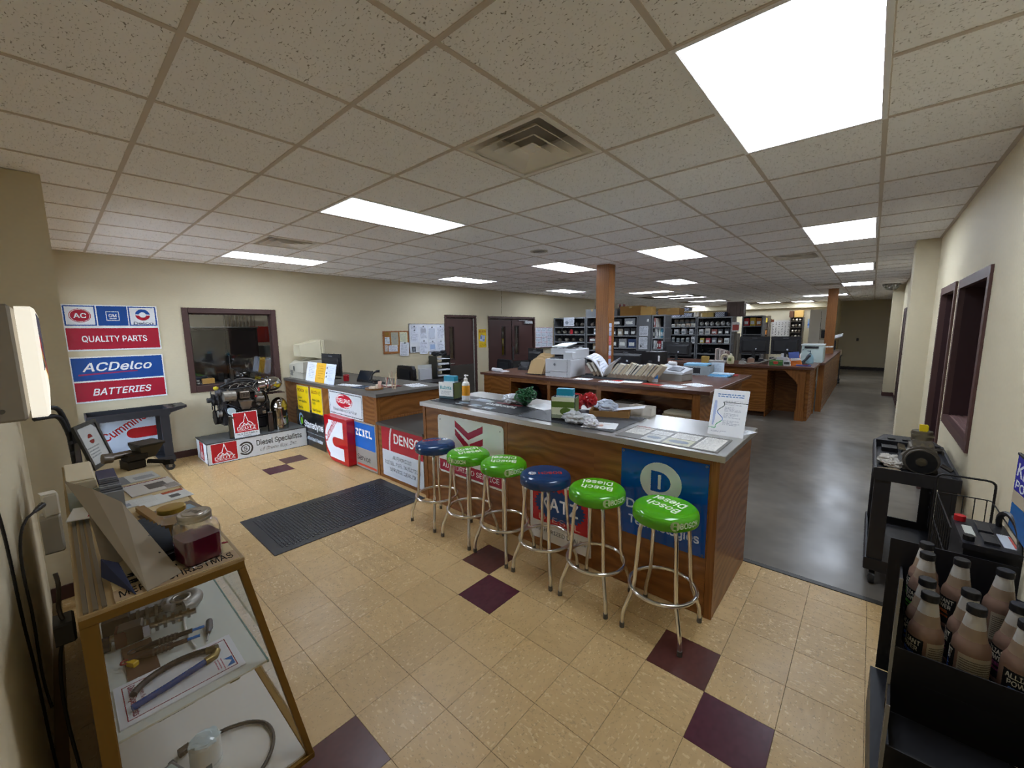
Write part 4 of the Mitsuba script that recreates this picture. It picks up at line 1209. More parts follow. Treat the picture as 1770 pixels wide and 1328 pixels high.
part(t, 'polished_dome', m, 'm_chrome', '#b5b2ac', 35)
part(t, 'clamp', tube([(-6.95 + .118 * math.cos(a), 2.155, 1.03 + .118 * math.sin(a)) for a in np.linspace(0, 2 * math.pi, 29)[:-1]], .008, 8, closed=True), 'm_dull', '#4a4a4a', 40)
part(t, 'bracket_tray', box(-7.05, -6.84, 2.12, 2.36, .885, .895, .002), 'm_dull', '#4a3a35')
part(t, 'exhaust_canister', lathe([(0, .50), (.03, .495), (.075, .47), (.105, .42), (.115, .36), (.115, .345), (.12, .34), (.12, .33), (.113, .325), (.113, .20), (.117, .195), (.117, .185), (.113, .18), (.113, .08), (.117, .075), (.117, .065), (.113, .06), (.113, 0), (0, 0)], 36, -6.95, 2.29, .307), 'm_chrome', '#a59f95', 30)
part(t, 'stay', [box(-6.86, -6.79, 1.57, 1.66, .307, .64, .004), box(-6.787, -6.785, 1.58, 1.65, .33, .62)], 'm_metal', '#6a6862')
part(t, 'stay', [box(-6.90, -6.83, 2.085, 2.155, .307, .61, .004), cyl((-6.835, 2.12, .56), (-6.82, 2.12, .56), .012)], 'm_metal', '#5c5a56')
part(t, 'flywheel_housing', [cyl((-7.08, 2.10, .72), (-7.08, 2.15, .72), .18, 28)], 'm_dull', '#37373a', 40)
r = random.Random(21)
for k in range(26):
    y, z = r.uniform(1.60, 2.12), r.uniform(.60, 1.0)
    part(t, 'bolt', cyl((-6.93, y, z), (-6.93 + r.uniform(.02, .05), y, z), r.choice([.008, .011, .014]), 8), 'm_metal', r.choice(['#8d877c', '#6a655d', '#a59c8c']), 40)
for k in range(10):
    y, z = r.uniform(1.62, 2.05), r.uniform(.58, 1.0)
    w, h = r.uniform(.03, .07), r.uniform(.025, .06)
    part(t, 'bracket', box(-6.93, -6.93 + r.uniform(.02, .06), y, y + w, z, z + h, .004), 'm_dull', r.choice(['#4b4844', '#7b746a', '#2e2c2c', '#5f5a54', '#8b8172']))
for k in range(6):
    y = 1.62 + .075 * k
    part(t, 'clip', tube([(-7.0 + .03 * math.cos(q), y, 1.085 + .022 * math.sin(q)) for q in np.linspace(0, 6.28, 13)[:-1]], .006, 6, closed=True), 'm_dull', '#55504a', 50)
part(t, 'pipe', tube(curve([(-7.1, 1.70, 1.08), (-7.05, 1.85, 1.13), (-7.0, 2.0, 1.10), (-6.97, 2.08, 1.05)], 14), .02, 9), 'm_dull', '#4a4642', 50)
part(t, 'pipe', tube(curve([(-6.9, 1.57, .74), (-6.86, 1.62, .60), (-6.9, 1.72, .52)], 12), .014, 9), 'm_dull', '#2b2b2f', 50)
t = thing('artificial_flower', 'small yellow flower stuck to the left end of the engine', 'flower')
part(t, 'petal_head', [blob(-6.98, 1.50, 1.035, .03, .03, .026, 3, .5, 4, 2)], 'm_matte', '#cdb93a', 60)
part(t, 'stem', tube([(-7.0, 1.52, .99), (-6.985, 1.505, 1.02)], .004), 'm_matte', '#56702c')


# ---------------------------------------------------------------- molded service carts
def utility_cart(label, cx, cy, L, W, H, deg, z_low, col='#24252a', handle=True):
    t = thing('utility_cart', label, 'cart')
    with at(cx, cy, 0, deg):
        for nm, z, hh in (('upper_tray', H, .085), ('lower_tray', z_low + .1, .085)):
            w = .022
            part(t, nm, [box(-L / 2, L / 2, -W / 2, W / 2, z - hh, z - hh + .03, .008), box(-L / 2, L / 2, -W / 2, -W / 2 + w, z - hh, z, .006), box(-L / 2, L / 2, W / 2 - w, W / 2, z - hh, z, .006), box(-L / 2, -L / 2 + w, -W / 2, W / 2, z - hh, z, .006), box(L / 2 - w, L / 2, -W / 2, W / 2, z - hh, z, .006)], 'm_satin', col)
        for sx in (-1, 1):
            for sy in (-1, 1):
                x0, y0 = sx * (L / 2 - .012), sy * (W / 2 - .012)
                part(t, 'leg', [box(x0, x0 - sx * .10, y0, y0 - sy * .03, z_low + .09, H - .08, .006), box(x0, x0 - sx * .03, y0, y0 - sy * .09, z_low + .09, H - .08, .006)] + [box(x0 - sx * .03, x0 - sx * .09, y0 - sy * .03, y0 - sy * .04, z, z + .012, .003) for z in (.36, .48, .6)], 'm_satin', col)
                k = part(t, 'caster', [cyl((x0 - sx * .05, y0 - sy * .055, .05), (x0 - sx * .05, y0 - sy * .025, .05), .05, 20)], 'm_satin', '#2a2a2a', 40)
                part(k, 'fork', [box(x0 - sx * .05 - .02, x0 - sx * .05 + .02, y0 - sy * .062, y0 - sy * .058, .04, z_low + .02, .001), box(x0 - sx * .05 - .02, x0 - sx * .05 + .02, y0 - sy * .022, y0 - sy * .018, .04, z_low + .02, .001), box(x0 - sx * .05 - .03, x0 - sx * .05 + .03, y0 - sy * .07, y0 - sy * .01, z_low + .005, z_low + .018, .002)], 'm_metal', '#8a8a88')
        if handle:
            part(t, 'handle', [trimesh.Trimesh(*hull_pts([(L / 2 - .02, -W / 2 + .01, H - .07), (L / 2 - .02, W / 2 - .01, H - .07), (L / 2 - .02, -W / 2 + .01, H), (L / 2 - .02, W / 2 - .01, H), (L / 2 + .19, -W / 2 + .07, H + .01), (L / 2 + .19, W / 2 - .07, H + .01), (L / 2 + .19, -W / 2 + .07, H - .02), (L / 2 + .19, W / 2 - .07, H - .02)]), process=False)], 'm_satin', col)
            for k in range(3):
                part(t, 'tool_slot', box(L / 2 + .03, L / 2 + .075, -W / 2 + .10 + .09 * k, -W / 2 + .15 + .09 * k, H + .005, H + .012, .002), 'm_satin', '#111214')
    return t


def hull_pts(p):
    h = trimesh.Trimesh(np.array(p, float), process=False).convex_hull
    return h.vertices, h.faces


utility_cart('black molded cart against the left wall under the lower red and blue sign', -7.13, .57, .78, .46, .84, 90, .1)
t = thing('light_box_sign', 'pale blue white sign with a red bar leaning on the wall behind the black cart', 'sign')
E = east(-7.42, .28, .12)
part(t, 'panel', E.slab(0, .64, 0, .62, 0, .04, .01), 'm_satin', '#c9d6e6')
F = Plane(E.o + E.n * .04, E.r, E.u)
part(t, 'bar', F.poly(sbox(.36, .30, .63, .44).union(ell(.36, .37, .09, .07)), 0, .002), 'm_satin', '#b0141e')
part(t, 'lettering', F.text('Cummins', .07, .30, .10, .5, 0, rot=32), 'm_satin', '#b0141e')
t = thing('hand_truck', 'black tubular hand truck standing behind the glass display case', 'hand truck')
for k, dz in ((0, 0), (1, -.055)):
    part(t, 'handle', tube(bend([(-3.72 - .03 * k, -.11, 1.375 + dz), (-3.86, -.01, 1.37 + dz), (-3.88, .02, 1.24 + dz), (-3.88, .045, .25)], .05, 6), .014, 12), 'm_satin', '#1f2022', 50)
part(t, 'frame', [box(-3.90, -3.84, .025, .06, .05, 1.2, .006)], 'm_satin', '#1b1c1e')
part(t, 'bracket', [box(-3.9, -3.82, .01, .03, z, z + .02, .002) for z in (.9, 1.05, 1.12)], 'm_satin', '#26272a')
part(t, 'toe_plate', box(-4.0, -3.74, -.02, .12, .0, .012, .002), 'm_dull', '#303032')
part(t, 'wheel', cyl((-4.02, .08, .08), (-3.98, .08, .08), .08, 22), 'm_satin', '#1c1c1c', 40)
part(t, 'wheel', cyl((-3.76, .08, .08), (-3.72, .08, .08), .08, 22), 'm_satin', '#1c1c1c', 40)

# ---------------------------------------------------------------- on the stool counter
SZ = 1.0725


def sheet(label, cx, cy, z, w, h, deg, col='#e2e4e8', seed=1, lines=12, name='paper', cat='paper', group=None, extra=(), curl=0.0):
    """A sheet of paper lying flat: w along its own right."""
    t = thing(name, label, cat, group)
    F = flat(cx, cy, z, deg)
    part(t, 'sheet', F.slab(-w / 2, w / 2, -h / 2, h / 2, 0, .0016, 0), 'm_matte', col)
    if lines:
        part(t, 'print', F.lines(-w * .42, w * .42, -h * .42, h * .42, lines, .0016, .0004, seed), 'm_matte', '#9aa0a8')
    for (a, b, c, d, cc) in extra:
        part(t, 'printed_block', F.slab(a * w, b * w, c * h, d * h, .0018, .0005, 0), 'm_matte', cc)
    return t


t = thing('counter_mat', 'black printed counter mat at the left end of the stool counter', 'counter mat')
F = flat(-3.52, 2.645, SZ)
part(t, 'mat', F.slab(0, 1.21, 0, .47, 0, .004, .002), 'm_satin', '#222327')
part(t, 'lettering', F.text('DIESEL', .62, .22, .06, .40, .004, shear=.2), 'm_satin', '#e4e6ea')
part(t, 'red_strip', F.slab(.66, 1.0, .33, .375, .004, .0006, 0), 'm_satin', '#7c3236')
part(t, 'pale_strip', [F.slab(.15, .62, .30, .325, .004, .0006, 0), F.slab(.35, .52, .34, .41, .004, .0006, 0)], 'm_satin', '#9aa4b4')
part(t, 'round_mark', F.poly(ell(.56, .36, .05, .028), .004, .0006), 'm_satin', '#a9b3ae')
for k in range(3):
    part(t, 'picture', F.poly(ell(.40 + .2 * k, .13 - .012 * k, .075, .03), .004, .0006), 'm_satin', '#6f7f8d')
    part(t, 'caption', F.slab(.34 + .2 * k, .46 + .2 * k, .055, .075, .004, .0006, 0), 'm_satin', '#cdd2d8')
solo('counter_mat', flat(-2.29, 2.63, SZ).slab(0, .93, 0, .60, 0, .005, .002), 'm_satin', '#3b3d41', 'plain dark grey counter mat in the middle of the stool counter', 'counter mat')
t = thing('counter_mat', 'counter mat with white printed panels at the right end of the stool counter', 'counter mat')
F = flat(-1.315, 2.585, SZ)
part(t, 'mat', F.slab(0, .675, 0, .365, 0, .003, .001), 'm_satin', '#6c6a66')
for (a, b, c, d, cc) in [(.02, .16, .12, .28, '#c9c7c0'), (.02, .16, .295, .335, '#b9b0a6'), (.18, .31, .20, .30, '#c4c4c2'), (.18, .31, .02, .18, '#b9bcb8'), (.33, .50, .18, .32, '#cbc9c4'), (.33, .50, .02, .165, '#b8b79a'), (.52, .655, .02, .33, '#d2cfc8')]:
    part(t, 'panel', F.slab(a, b, c, d, .003, .0006, 0), 'm_satin', cc)
    part(t, 'print', F.lines(a + .01, b - .01, c + .01, d - .01, max(2, int((d - c) / .016)), .0036, .0004, int(a * 90)), 'm_satin', '#9f9d98')
part(t, 'picture', [F.poly(ell(.415, .09, .065, .035), .0038, .0006), F.poly(ell(.245, .10, .05, .03), .0038, .0006)], 'm_satin', '#6b7480')
part(t, 'header', F.slab(.02, .12, .34, .358, .003, .0006, 0), 'm_satin', '#8a4a42')


def holder(label, cx, cy, z, deg, front_col, sgn):
    """Clear brochure holder with leaflets: a card in front and a teal box behind."""
    t = thing('brochure_holder', label, 'brochure holder')
    with at(cx, cy, z, deg):
        part(t, 'base', box(-.10, .10, -.075, .075, .0, .012, .003), 'm_satin', '#1f2326')
        part(t, 'frame', [box(-.10, -.094, -.07, .07, .012, .19, .001), box(.094, .10, -.07, .07, .012, .19, .001), box(-.1, .1, .064, .07, .012, .2, .001)], 'm_satin', '#23282b')
        F = front(-.095, -.071, .02)
        part(t, 'card', F.slab(0, .19, 0, .175, 0, .003, 0), 'm_satin', front_col)
        if sgn:
            part(t, 'lettering', F.text('Kubota', .095, .10, .036, .15, .003, align='c'), 'm_satin', '#1f8a9a')
            part(t, 'print', F.lines(.03, .16, .04, .085, 3, .003, .0005, 3), 'm_satin', '#8f9aa0')
            part(t, 'foot_band', F.slab(0, .19, 0, .024, .003, .0006, 0), 'm_satin', '#2c4a52')
        else:
            part(t, 'picture', [F.slab(.0, .19, .09, .14, .003, .0006, 0), F.poly(ell(.12, .06, .05, .03), .003)], 'm_satin', '#54702e')
            part(t, 'picture', F.slab(.0, .19, 0, .03, .003, .0006, 0), 'm_satin', '#8f9c84')
        k = part(t, 'leaflet_box', box(-.07, .07, -.02, .055, .012, .255, .002), 'm_satin', '#1b8fae')
        part(k, 'band', box(-.071, .071, -.0205, .056, .17, .20, 0), 'm_satin', '#cfe3e8')
        part(t, 'side_card', east(.10, -.065, .02).slab(0, .13, 0, .165, 0, .002, 0), 'm_satin', '#5b6a3a')
    return t


holder('brochure holder with a white lettered card, at the left end of the stool counter', -3.40, 2.83, SZ + .004, 12, '#e6e9e6', True)
holder('brochure holder with a green picture, in the middle of the stool counter', -1.87, 2.78, SZ + .005, 20, '#d3dac0', False)
t = thing('sanitizer_bottle', 'pump bottle with an orange label on the left end of the stool counter', 'pump bottle')
with at(-3.19, 2.87, SZ + .004):
    part(t, 'bottle', lathe([(0, 0), (.038, 0), (.042, .01), (.042, .17), (.036, .195), (.018, .21), (.018, .215), (0, .215)], 28), 'm_gloss', '#e3e3dc', 35)
    part(t, 'label', lathe([(.0425, .06), (.0425, .165)], 28), 'm_satin', '#e29a1e', 40)
    part(t, 'lower_label', lathe([(.0426, .015), (.0426, .055)], 28), 'm_satin', '#dfe0e6', 40)
    part(t, 'pump', [lathe([(0, .215), (.02, .215), (.02, .24), (.008, .245), (.008, .265), (.016, .267), (.016, .278), (0, .28)], 20), box(-.008, .045, -.007, .007, .268, .279, .003)], 'm_satin', '#eceae4', 40)
t = thing('plastic_wrap', 'crumpled clear plastic bag beside the green bundle', 'plastic bag')
part(t, 'film', [blob(-2.70, 3.04, SZ + .055, .10, .07, .05, 4, .45, 3.2, 3), blob(-2.60, 3.10, SZ + .04, .06, .06, .036, 6, .5, 4, 3)], 'm_gloss', '#c2c5cc')
t = thing('green_bundle', 'bundle of dark green plastic straps standing on the stool counter', 'bundle')
r = random.Random(11)
loops = []
for k in range(46):
    a, b = r.uniform(0, 6.28), r.uniform(-.4, 1.2)
    R0, rr = r.uniform(.02, .075), r.uniform(.025, .05)
    c = np.array([-2.52 + R0 * math.cos(a), 3.05 + R0 * math.sin(a), SZ + .075 + .055 * b + .02])
    u = np.array([math.cos(a), math.sin(a), r.uniform(-.6, .6)]); u /= np.linalg.norm(u)
    v = np.cross(u, [r.uniform(-1, 1), r.uniform(-1, 1), 1.2]); v /= np.linalg.norm(v)
    p = np.array([c + rr * (math.cos(q) * u + math.sin(q) * v) for q in np.linspace(0, 2 * math.pi, 13)[:-1]])
    p[:, 2] = np.maximum(p[:, 2], SZ + .007)
    loops.append(tube(p, .0055, 6, closed=True))
part(t, 'straps', loops, 'm_satin', '#1e5a30', 50, stuff=True)
part(t, 'core', blob(-2.52, 3.05, SZ + .07, .06, .06, .065, 3, .3, 3, 2), 'm_satin', '#143d22')
sheet('white sheet on the counter between the green bundle and the second brochure holder', -2.33, 3.10, SZ + .0045, .22, .28, 75, seed=4, lines=0)
t = thing('red_bundle', 'red plastic bundle with a rolled end behind the middle brochure holder', 'bundle')
r = random.Random(5)
for nm, cx, cy, cz, s, sd in (('front_lump', -2.02, 3.16, .075, .075, 2), ('rear_lump', -1.93, 3.28, .09, .07, 8)):
    part(t, nm, blob(cx, cy, SZ + cz, s, s, s * .95, sd, .4, 3.5, 3), 'm_gloss', '#b3262b')
lp = []
for k in range(16):
    a = r.uniform(0, 6.28)
    c = np.array([-2.02 + .05 * math.cos(a), 3.16 + .05 * math.sin(a), SZ + .09 + r.uniform(-.03, .05)])
    u = np.array([math.cos(a), math.sin(a), r.uniform(-1, 1)]); u /= np.linalg.norm(u)
    v = np.cross(u, [0.2, .3, 1]); v /= np.linalg.norm(v)
    lp.append(tube([c + .028 * (math.cos(q) * u + math.sin(q) * v) for q in np.linspace(0, 6.28, 11)[:-1]], .005, 6, closed=True))
part(t, 'straps', lp, 'm_gloss', '#c43a3c', 50, stuff=True)
t = thing('plastic_bag', 'clump of clear plastic bags spilling over the grey counter mat', 'plastic bag')
for k, (dx, dy, s) in enumerate([(0, 0, 1.1), (.10, .02, .9), (-.08, .04, .8), (.16, -.02, .7), (.03, .07, .7)]):
    part(t, 'bag', blob(-1.72 + dx, 2.70 + dy, SZ + .045 * s + .005, .085 * s, .06 * s, .045 * s, 20 + k, .5, 3.2, 3), 'm_gloss', ['#b9bdc0', '#cfd2d6', '#a9aeb2', '#d5d6dc', '#9ea4a8'][k])
sheet('white sheet with an orange mark under the clump of plastic bags', -1.53, 2.76, SZ + .0055, .26, .2, 20, seed=5, lines=0, extra=[(-.25, .1, -.2, .1, '#d8b3a4'), (-.3, .3, .2, .26, '#dcc6bc')])
t = thing('cardboard_tray', 'shallow cardboard tray with a crumpled bag, on the grey counter mat', 'tray')
with at(-1.66, 3.17, SZ + .0055, 22):
    part(t, 'bottom', box(-.16, .16, -.11, .11, 0, .006), 'm_matte', '#8d6a3f')
    part(t, 'wall', [box(-.165, .165, -.115, -.109, 0, .05), box(-.165, .165, .109, .115, 0, .05), box(-.165, -.159, -.109, .109, 0, .05), box(.159, .165, -.109, .109, 0, .05)], 'm_matte', '#8f6c42')
t = thing('plastic_bag', 'crumpled white and blue bag lying in the cardboard tray', 'plastic bag')
part(t, 'film', blob(-1.69, 3.17, SZ + .075, .10, .07, .062, 31, .42, 3, 3), 'm_gloss', '#b9c4d4')
part(t, 'print', blob(-1.66, 3.16, SZ + .082, .055, .04, .05, 33, .4, 4, 2), 'm_gloss', '#9aa9c0')
t = thing('paper', 'white sheet sticking out of the cardboard tray', 'paper')
P_ = Plane((-1.60, 3.12, SZ + .055), (.94, .3, .15), (-.3, .95, 0))
part(t, 'sheet', P_.slab(0, .25, 0, .12, 0, .0015, 0), 'm_matte', '#dfe3ea')
t = thing('carton', 'white open carton on the counter behind the cardboard tray', 'carton')
part(t, 'shell', [cbox(-1.46, 3.33, SZ, .20, .006, .075), cbox(-1.46, 3.43, SZ, .20, .006, .075), cbox(-1.559, 3.38, SZ, .005, .1, .075), cbox(-1.361, 3.38, SZ, .005, .1, .075), cbox(-1.46, 3.38, SZ, .2, .1, .004)], 'm_matte', '#c7c2b8')
# the tall printed card at the right end
t = thing('standing_card', 'tall white instruction card standing at the right end of the stool counter', 'card')
Pn = Plane((-.826, 3.035, SZ), (.995, .02, 0), (.0, .26, .965))
Pn.r /= np.linalg.norm(Pn.r)
Pn.u = np.array([.035, .24, .97]) / np.linalg.norm([.035, .24, .97])
Pn = Plane(Pn.o, Pn.r, Pn.u)
part(t, 'card', Pn.slab(0, .225, 0, .325, -.002, .002, 0), 'm_matte', '#e3e4e6')
part(t, 'title', [Pn.lines(.03, .195, .268, .298, 2, 0, .0006, 4, .5)], 'm_matte', '#5f7fae')
part(t, 'print', [Pn.lines(.085, .19, y, y + .036, 4, 0, .0006, int(y * 100)) for y in (.075, .125, .17, .215)] + [Pn.lines(.02, .12, .02, .034, 2, 0, .0006, 7)], 'm_matte', '#9ba0a8')
wave = []
for q in np.linspace(0, 1, 60):
    y = .235 - .18 * q
    wave.append((.062 + .02 * math.sin(q * 2 * math.pi * 1.75 + .6), y))
part(t, 'route_line', [Pn.poly(LineString([(.225, .235), (.085, .238)] + wave[:22]).buffer(.0022))], 'm_matte', '#33403f')
part(t, 'route_line', [Pn.poly(LineString(wave[21:43]).buffer(.0022))], 'm_matte', '#4a6fb4')
part(t, 'route_line', [Pn.poly(LineString(wave[42:] + [(.04, .05), (0, .052)]).buffer(.0022))], 'm_matte', '#3d9a5a')
part(t, 'picture', [Pn.poly(Polygon([(.02, .07), (.03, .07), (.036, .20), (.03, .245), (.018, .245), (.014, .20)]), 0, .0006)], 'm_matte', '#a9b6d4')
part(t, 'easel', Plane((-.75, 3.20, SZ), (1, 0, 0), (0, -.30, .95)).slab(0, .08, 0, .24, 0, .002, 0), 'm_matte', '#c9cacb')
sheet('white sheet under the back of the tall instruction card', -.68, 3.24, SZ + .0005, .2, .16, -18, seed=8, lines=5)

# ---------------------------------------------------------------- on the left counter
LZ = 1.0505
t = thing('old_printer', 'bulky beige printer at the wall end of the left counter', 'printer')
part(t, 'body', trimesh.Trimesh(*hull_pts([(-7.47, 2.68, LZ), (-6.93, 2.68, LZ), (-6.93, 3.14, LZ), (-7.47, 3.14, LZ), (-7.47, 2.68, LZ + .22), (-6.93, 2.70, LZ + .28), (-6.93, 3.14, LZ + .305), (-7.47, 3.14, LZ + .305), (-7.47, 2.78, LZ + .29)]), process=False), 'm_satin', '#b6b1a2')
part(t, 'seam', box(-7.472, -6.925, 2.676, 3.142, LZ + .10, LZ + .104), 'm_satin', '#8f8a7d')
part(t, 'paper_slot', [box(-7.42, -7.33, 2.672, 2.68, LZ + .04, LZ + .13, .002)], 'm_satin', '#6d6c68')
part(t, 'control_panel', box(-7.28, -7.25, 2.670, 2.682, LZ + .12, LZ + .2, .002), 'm_satin', '#4a4a4a')
part(t, 'foot', [cbox(x, y, LZ - .0003, .05, .05, .012) for x in (-7.4, -7.0) for y in (2.74, 3.08)], 'm_satin', '#2a2a2a')
t = thing('crt_monitor', 'old beige tube monitor seen from behind, on the beige printer', 'monitor')
zc = LZ + .306
part(t, 'case', trimesh.Trimesh(*hull_pts([(-7.40, 3.02, zc + .02), (-6.96, 3.02, zc + .02), (-7.42, 3.02, zc + .31), (-6.98, 3.02, zc + .31), (-7.34, 2.72, zc + .06), (-7.06, 2.72, zc + .06), (-7.33, 2.72, zc + .25), (-7.08, 2.72, zc + .25)]), process=False), 'm_satin', '#bdb59a')
part(t, 'bezel', box(-7.44, -6.94, 3.02, 3.08, zc + .01, zc + .33, .012), 'm_satin', '#c6bea3')
part(t, 'screen', box(-7.40, -6.98, 3.078, 3.084, zc + .05, zc + .29, .004), 'm_gloss', '#26292a')
part(t, 'foot', [lathe([(0, 0), (.12, 0), (.11, .015), (.06, .02), (.06, .06), (0, .06)], 24, -7.2, 2.92, zc)], 'm_satin', '#b0a88e', 40)
tr = [('white printed card, left of three standing on the left counter', -6.78, .34, '#dfe2ea', 0), ('orange yellow printed card between two white ones on the left counter', -6.44, .32, '#e5b23a', 1), ('pale blue white card with square marks, right of three on the left counter', -6.115, .32, '#d5dcec', 2)]
for lb, x0, w, col, k in tr:
    t = thing('standing_card', lb, 'card')
    Pn = Plane((x0, 2.66 + .0 * k, LZ), (1, 0, 0), (.0, .2, .98))
    part(t, 'card', Pn.slab(0, w, 0, .30, 0, .003, 0), 'm_matte', col)
    part(t, 'print', Pn.lines(.08, w - .05, .05, .27, 9 if k != 1 else 6, .003, .0006, 60 + k, .25), 'm_matte', ['#a3a9b8', '#c08a2c', '#a4adc6'][k])
    if k == 2:
        part(t, 'icon', [Pn.slab(.03, .06, z, z + .03, .003, .0006, 0) for z in (.22, .14, .09)], 'm_matte', '#3f4656')
    part(t, 'foot', Plane((x0 + .1, 2.70, LZ), (1, 0, 0), (0, .9, .436)).slab(0, .1, 0, .02, 0, .002, 0), 'm_matte', '#c9ccd2')


def flat_monitor(label, cx, cy, z, w, h, deg, stand=.1, back=True, spots=True, name='computer_monitor', group=None):
    """A flat monitor on its foot; deg turns the back from -y."""
    t = thing(name, label, 'monitor', group)
    with at(cx, cy, z, deg):
        part(t, 'panel', box(-w / 2, w / 2, -.012, .022, stand, stand + h, .006), 'm_satin', '#17181b')
        part(t, 'rear_bulge', trimesh.Trimesh(*hull_pts([(-w * .42, -.012, stand + .04), (w * .42, -.012, stand + .04), (-w * .42, -.012, stand + h - .06), (w * .42, -.012, stand + h - .06), (-w * .36, -.035, stand + .06), (w * .36, -.035, stand + .06), (-w * .36, -.035, stand + h - .1), (w * .36, -.035, stand + h - .1)]), process=False), 'm_satin', '#1c1d21')
        part(t, 'badge', box(-.05, .05, -.0135, -.012, stand + h - .045, stand + h - .03, 0), 'm_satin', '#5c5f66')
        part(t, 'screen', box(-w / 2 + .012, w / 2 - .012, .022, .0235, stand + .018, stand + h - .012, 0), 'm_gloss', '#0b0c10')
        part(t, 'neck', box(-.035, .035, -.03, -.005, .01, stand + h * .4, .004), 'm_satin', '#1a1b1e')
        part(t, 'foot', cbox(0, 0, 0, .24, .18, .012, .004), 'm_satin', '#1a1b1e')
        if spots:
            part(t, 'sticker', box(-w * .36, -w * .33, -.0125, -.0115, stand + .04, stand + .07, 0) if False else box(.03, .06, -.0365, -.0345, stand + .09, stand + .12, 0), 'm_satin', '#c9ced6')
    return t


flat_monitor('black flat monitor seen from behind on the left counter, right of the beige printer', -6.62, 3.02, LZ, .50, .36, 10, .05)
t = thing('coffee_mug', 'red mug on the left counter', 'mug')
with at(-6.14, 3.02, LZ):
    part(t, 'cup', lathe([(0, .002), (.04, 0), (.042, .005), (.043, .10), (.040, .10), (.038, .01), (0, .01)], 26), 'm_gloss', '#b01a24', 40)
    part(t, 'handle', tube(curve([(.042, 0, .08), (.072, 0, .072), (.072, 0, .035), (.042, 0, .025)], 12), .006), 'm_gloss', '#b01a24', 50)
    part(t, 'rim', lathe([(.040, .1005), (.0435, .1), (.0435, .096)], 26), 'm_gloss', '#d9b7b4', 40)
t = thing('desk_phone', 'black desk phone with a tilted screen on the left counter', 'phone')
with at(-5.72, 3.12, LZ, 8):
    part(t, 'screen_unit', Plane((-.2, -.02, .02), (1, 0, 0), (0, .45, .893)).slab(0, .30, 0, .17, -.02, .025, .006), 'm_satin', '#121418')
    part(t, 'screen', Plane((-.2, -.02, .02), (1, 0, 0), (0, .45, .893)).slab(.02, .28, .02, .15, .005, .002, 0), 'm_gloss', '#1b222c')
    part(t, 'base', box(-.2, .16, -.03, .14, 0, .03, .008), 'm_satin', '#15161a')
    part(t, 'handset', tube(curve([(.14, -.02, .05), (.17, .04, .16), (.2, .1, .17)], 12), [.02] * 3 + [.013] * 6 + [.02] * 3, 10), 'm_satin', '#17181c', 50)
    part(t, 'cord', tube(curve([(.2, -.02, .012), (.28, -.05, .012), (.35, .03, .012), (.42, .0, .012)], 20), .012, 6), 'm_satin', '#1c1d20', 50)
t = thing('pen_cup', 'clear cup of brushes and straws at the right end of the left counter', 'cup')
with at(-4.74, 2.98, LZ):
    part(t, 'cup', lathe([(.032, 0), (.04, .12)], 24), 'm_pane', None, 40)
    part(t, 'base', lathe([(0, .004), (.032, .004), (.032, 0), (0, 0)], 24), 'm_gloss', '#b9b4aa', 40)
    for k in range(5):
        part(t, 'straw', cyl((.02 * math.cos(k), .02 * math.sin(k * 2), .005), (.05 * math.cos(k * 1.3), .045 * math.sin(k * 2.1), .20 + .012 * k), .004, 7), 'm_satin', ['#d9c69a', '#cfa98c', '#dccfae', '#b98f7a', '#c9b78e'][k], 50)
t = thing('pen_cup', 'second clear cup, with a short red stick, just left of the cup of brushes', 'cup')
with at(-4.93, 2.98, LZ):
    part(t, 'cup', lathe([(.03, 0), (.037, .11)], 24), 'm_pane', None, 40)
    part(t, 'base', lathe([(0, .004), (.03, .004), (.03, 0), (0, 0)], 24), 'm_gloss', '#b9b4aa', 40)
    part(t, 'stick', [cyl((.0, 0, .005), (.035, .01, .15), .004, 7)], 'm_satin', '#a84a42', 50)
    part(t, 'stick', [cyl((.01, 0, .005), (-.03, .02, .14), .004, 7)], 'm_satin', '#d8cdb4', 50)
t = thing('wooden_tray', 'small round wooden tray with cards near the corner of the left counter', 'tray')
with at(-4.93, 2.80, LZ):
    part(t, 'dish', lathe([(0, .004), (.10, .006), (.115, .022), (.12, .022), (.11, 0), (0, 0)], 30), 'm_satin', '#8a6238', 40)
    part(t, 'contents', [cbox(-.03, .0, .007, .1, .06, .03, .004, 25), cbox(.04, .02, .007, .03, .09, .06, .004, 50)], 'm_matte', '#d8c8b4')
    part(t, 'card', Plane((.03, .03, .01), (.8, .6, 0), (-.1, .2, .97)).slab(0, .05, 0, .1, 0, .003, 0), 'm_matte', '#dcb9a8')
sheet('white sheets at the back right of the left counter', -4.82, 3.38, LZ, .34, .24, -12, seed=12, lines=5)
sheet('white sheet in front of the desk phone on the left counter', -5.62, 2.80, LZ, .42, .15, 12, seed=13, lines=4)
t = thing('magazine', 'dark blue magazine lying on the left counter near the wooden tray', 'magazine')
F = flat(-5.20, 2.82, LZ, 10)
part(t, 'cover', F.slab(-.16, .16, -.11, .11, 0, .006, .001), 'm_satin', '#27374c')
part(t, 'print', [F.lines(-.13, .0, -.08, -.02, 3, .006, .0005, 3), F.slab(-.02, .12, .02, .06, .006, .0005, 0)], 'm_satin', '#93a6bb')
t = thing('magazine', 'dark red folder behind the dark blue magazine on the left counter', 'magazine')
F = flat(-5.05, 3.12, LZ, -8)
part(t, 'cover', F.slab(-.15, .15, -.10, .10, 0, .008, .001), 'm_satin', '#6a2b30')
part(t, 'sheet', F.slab(-.12, .08, -.07, .06, .008, .001, 0), 'm_satin', '#d9d5c9')


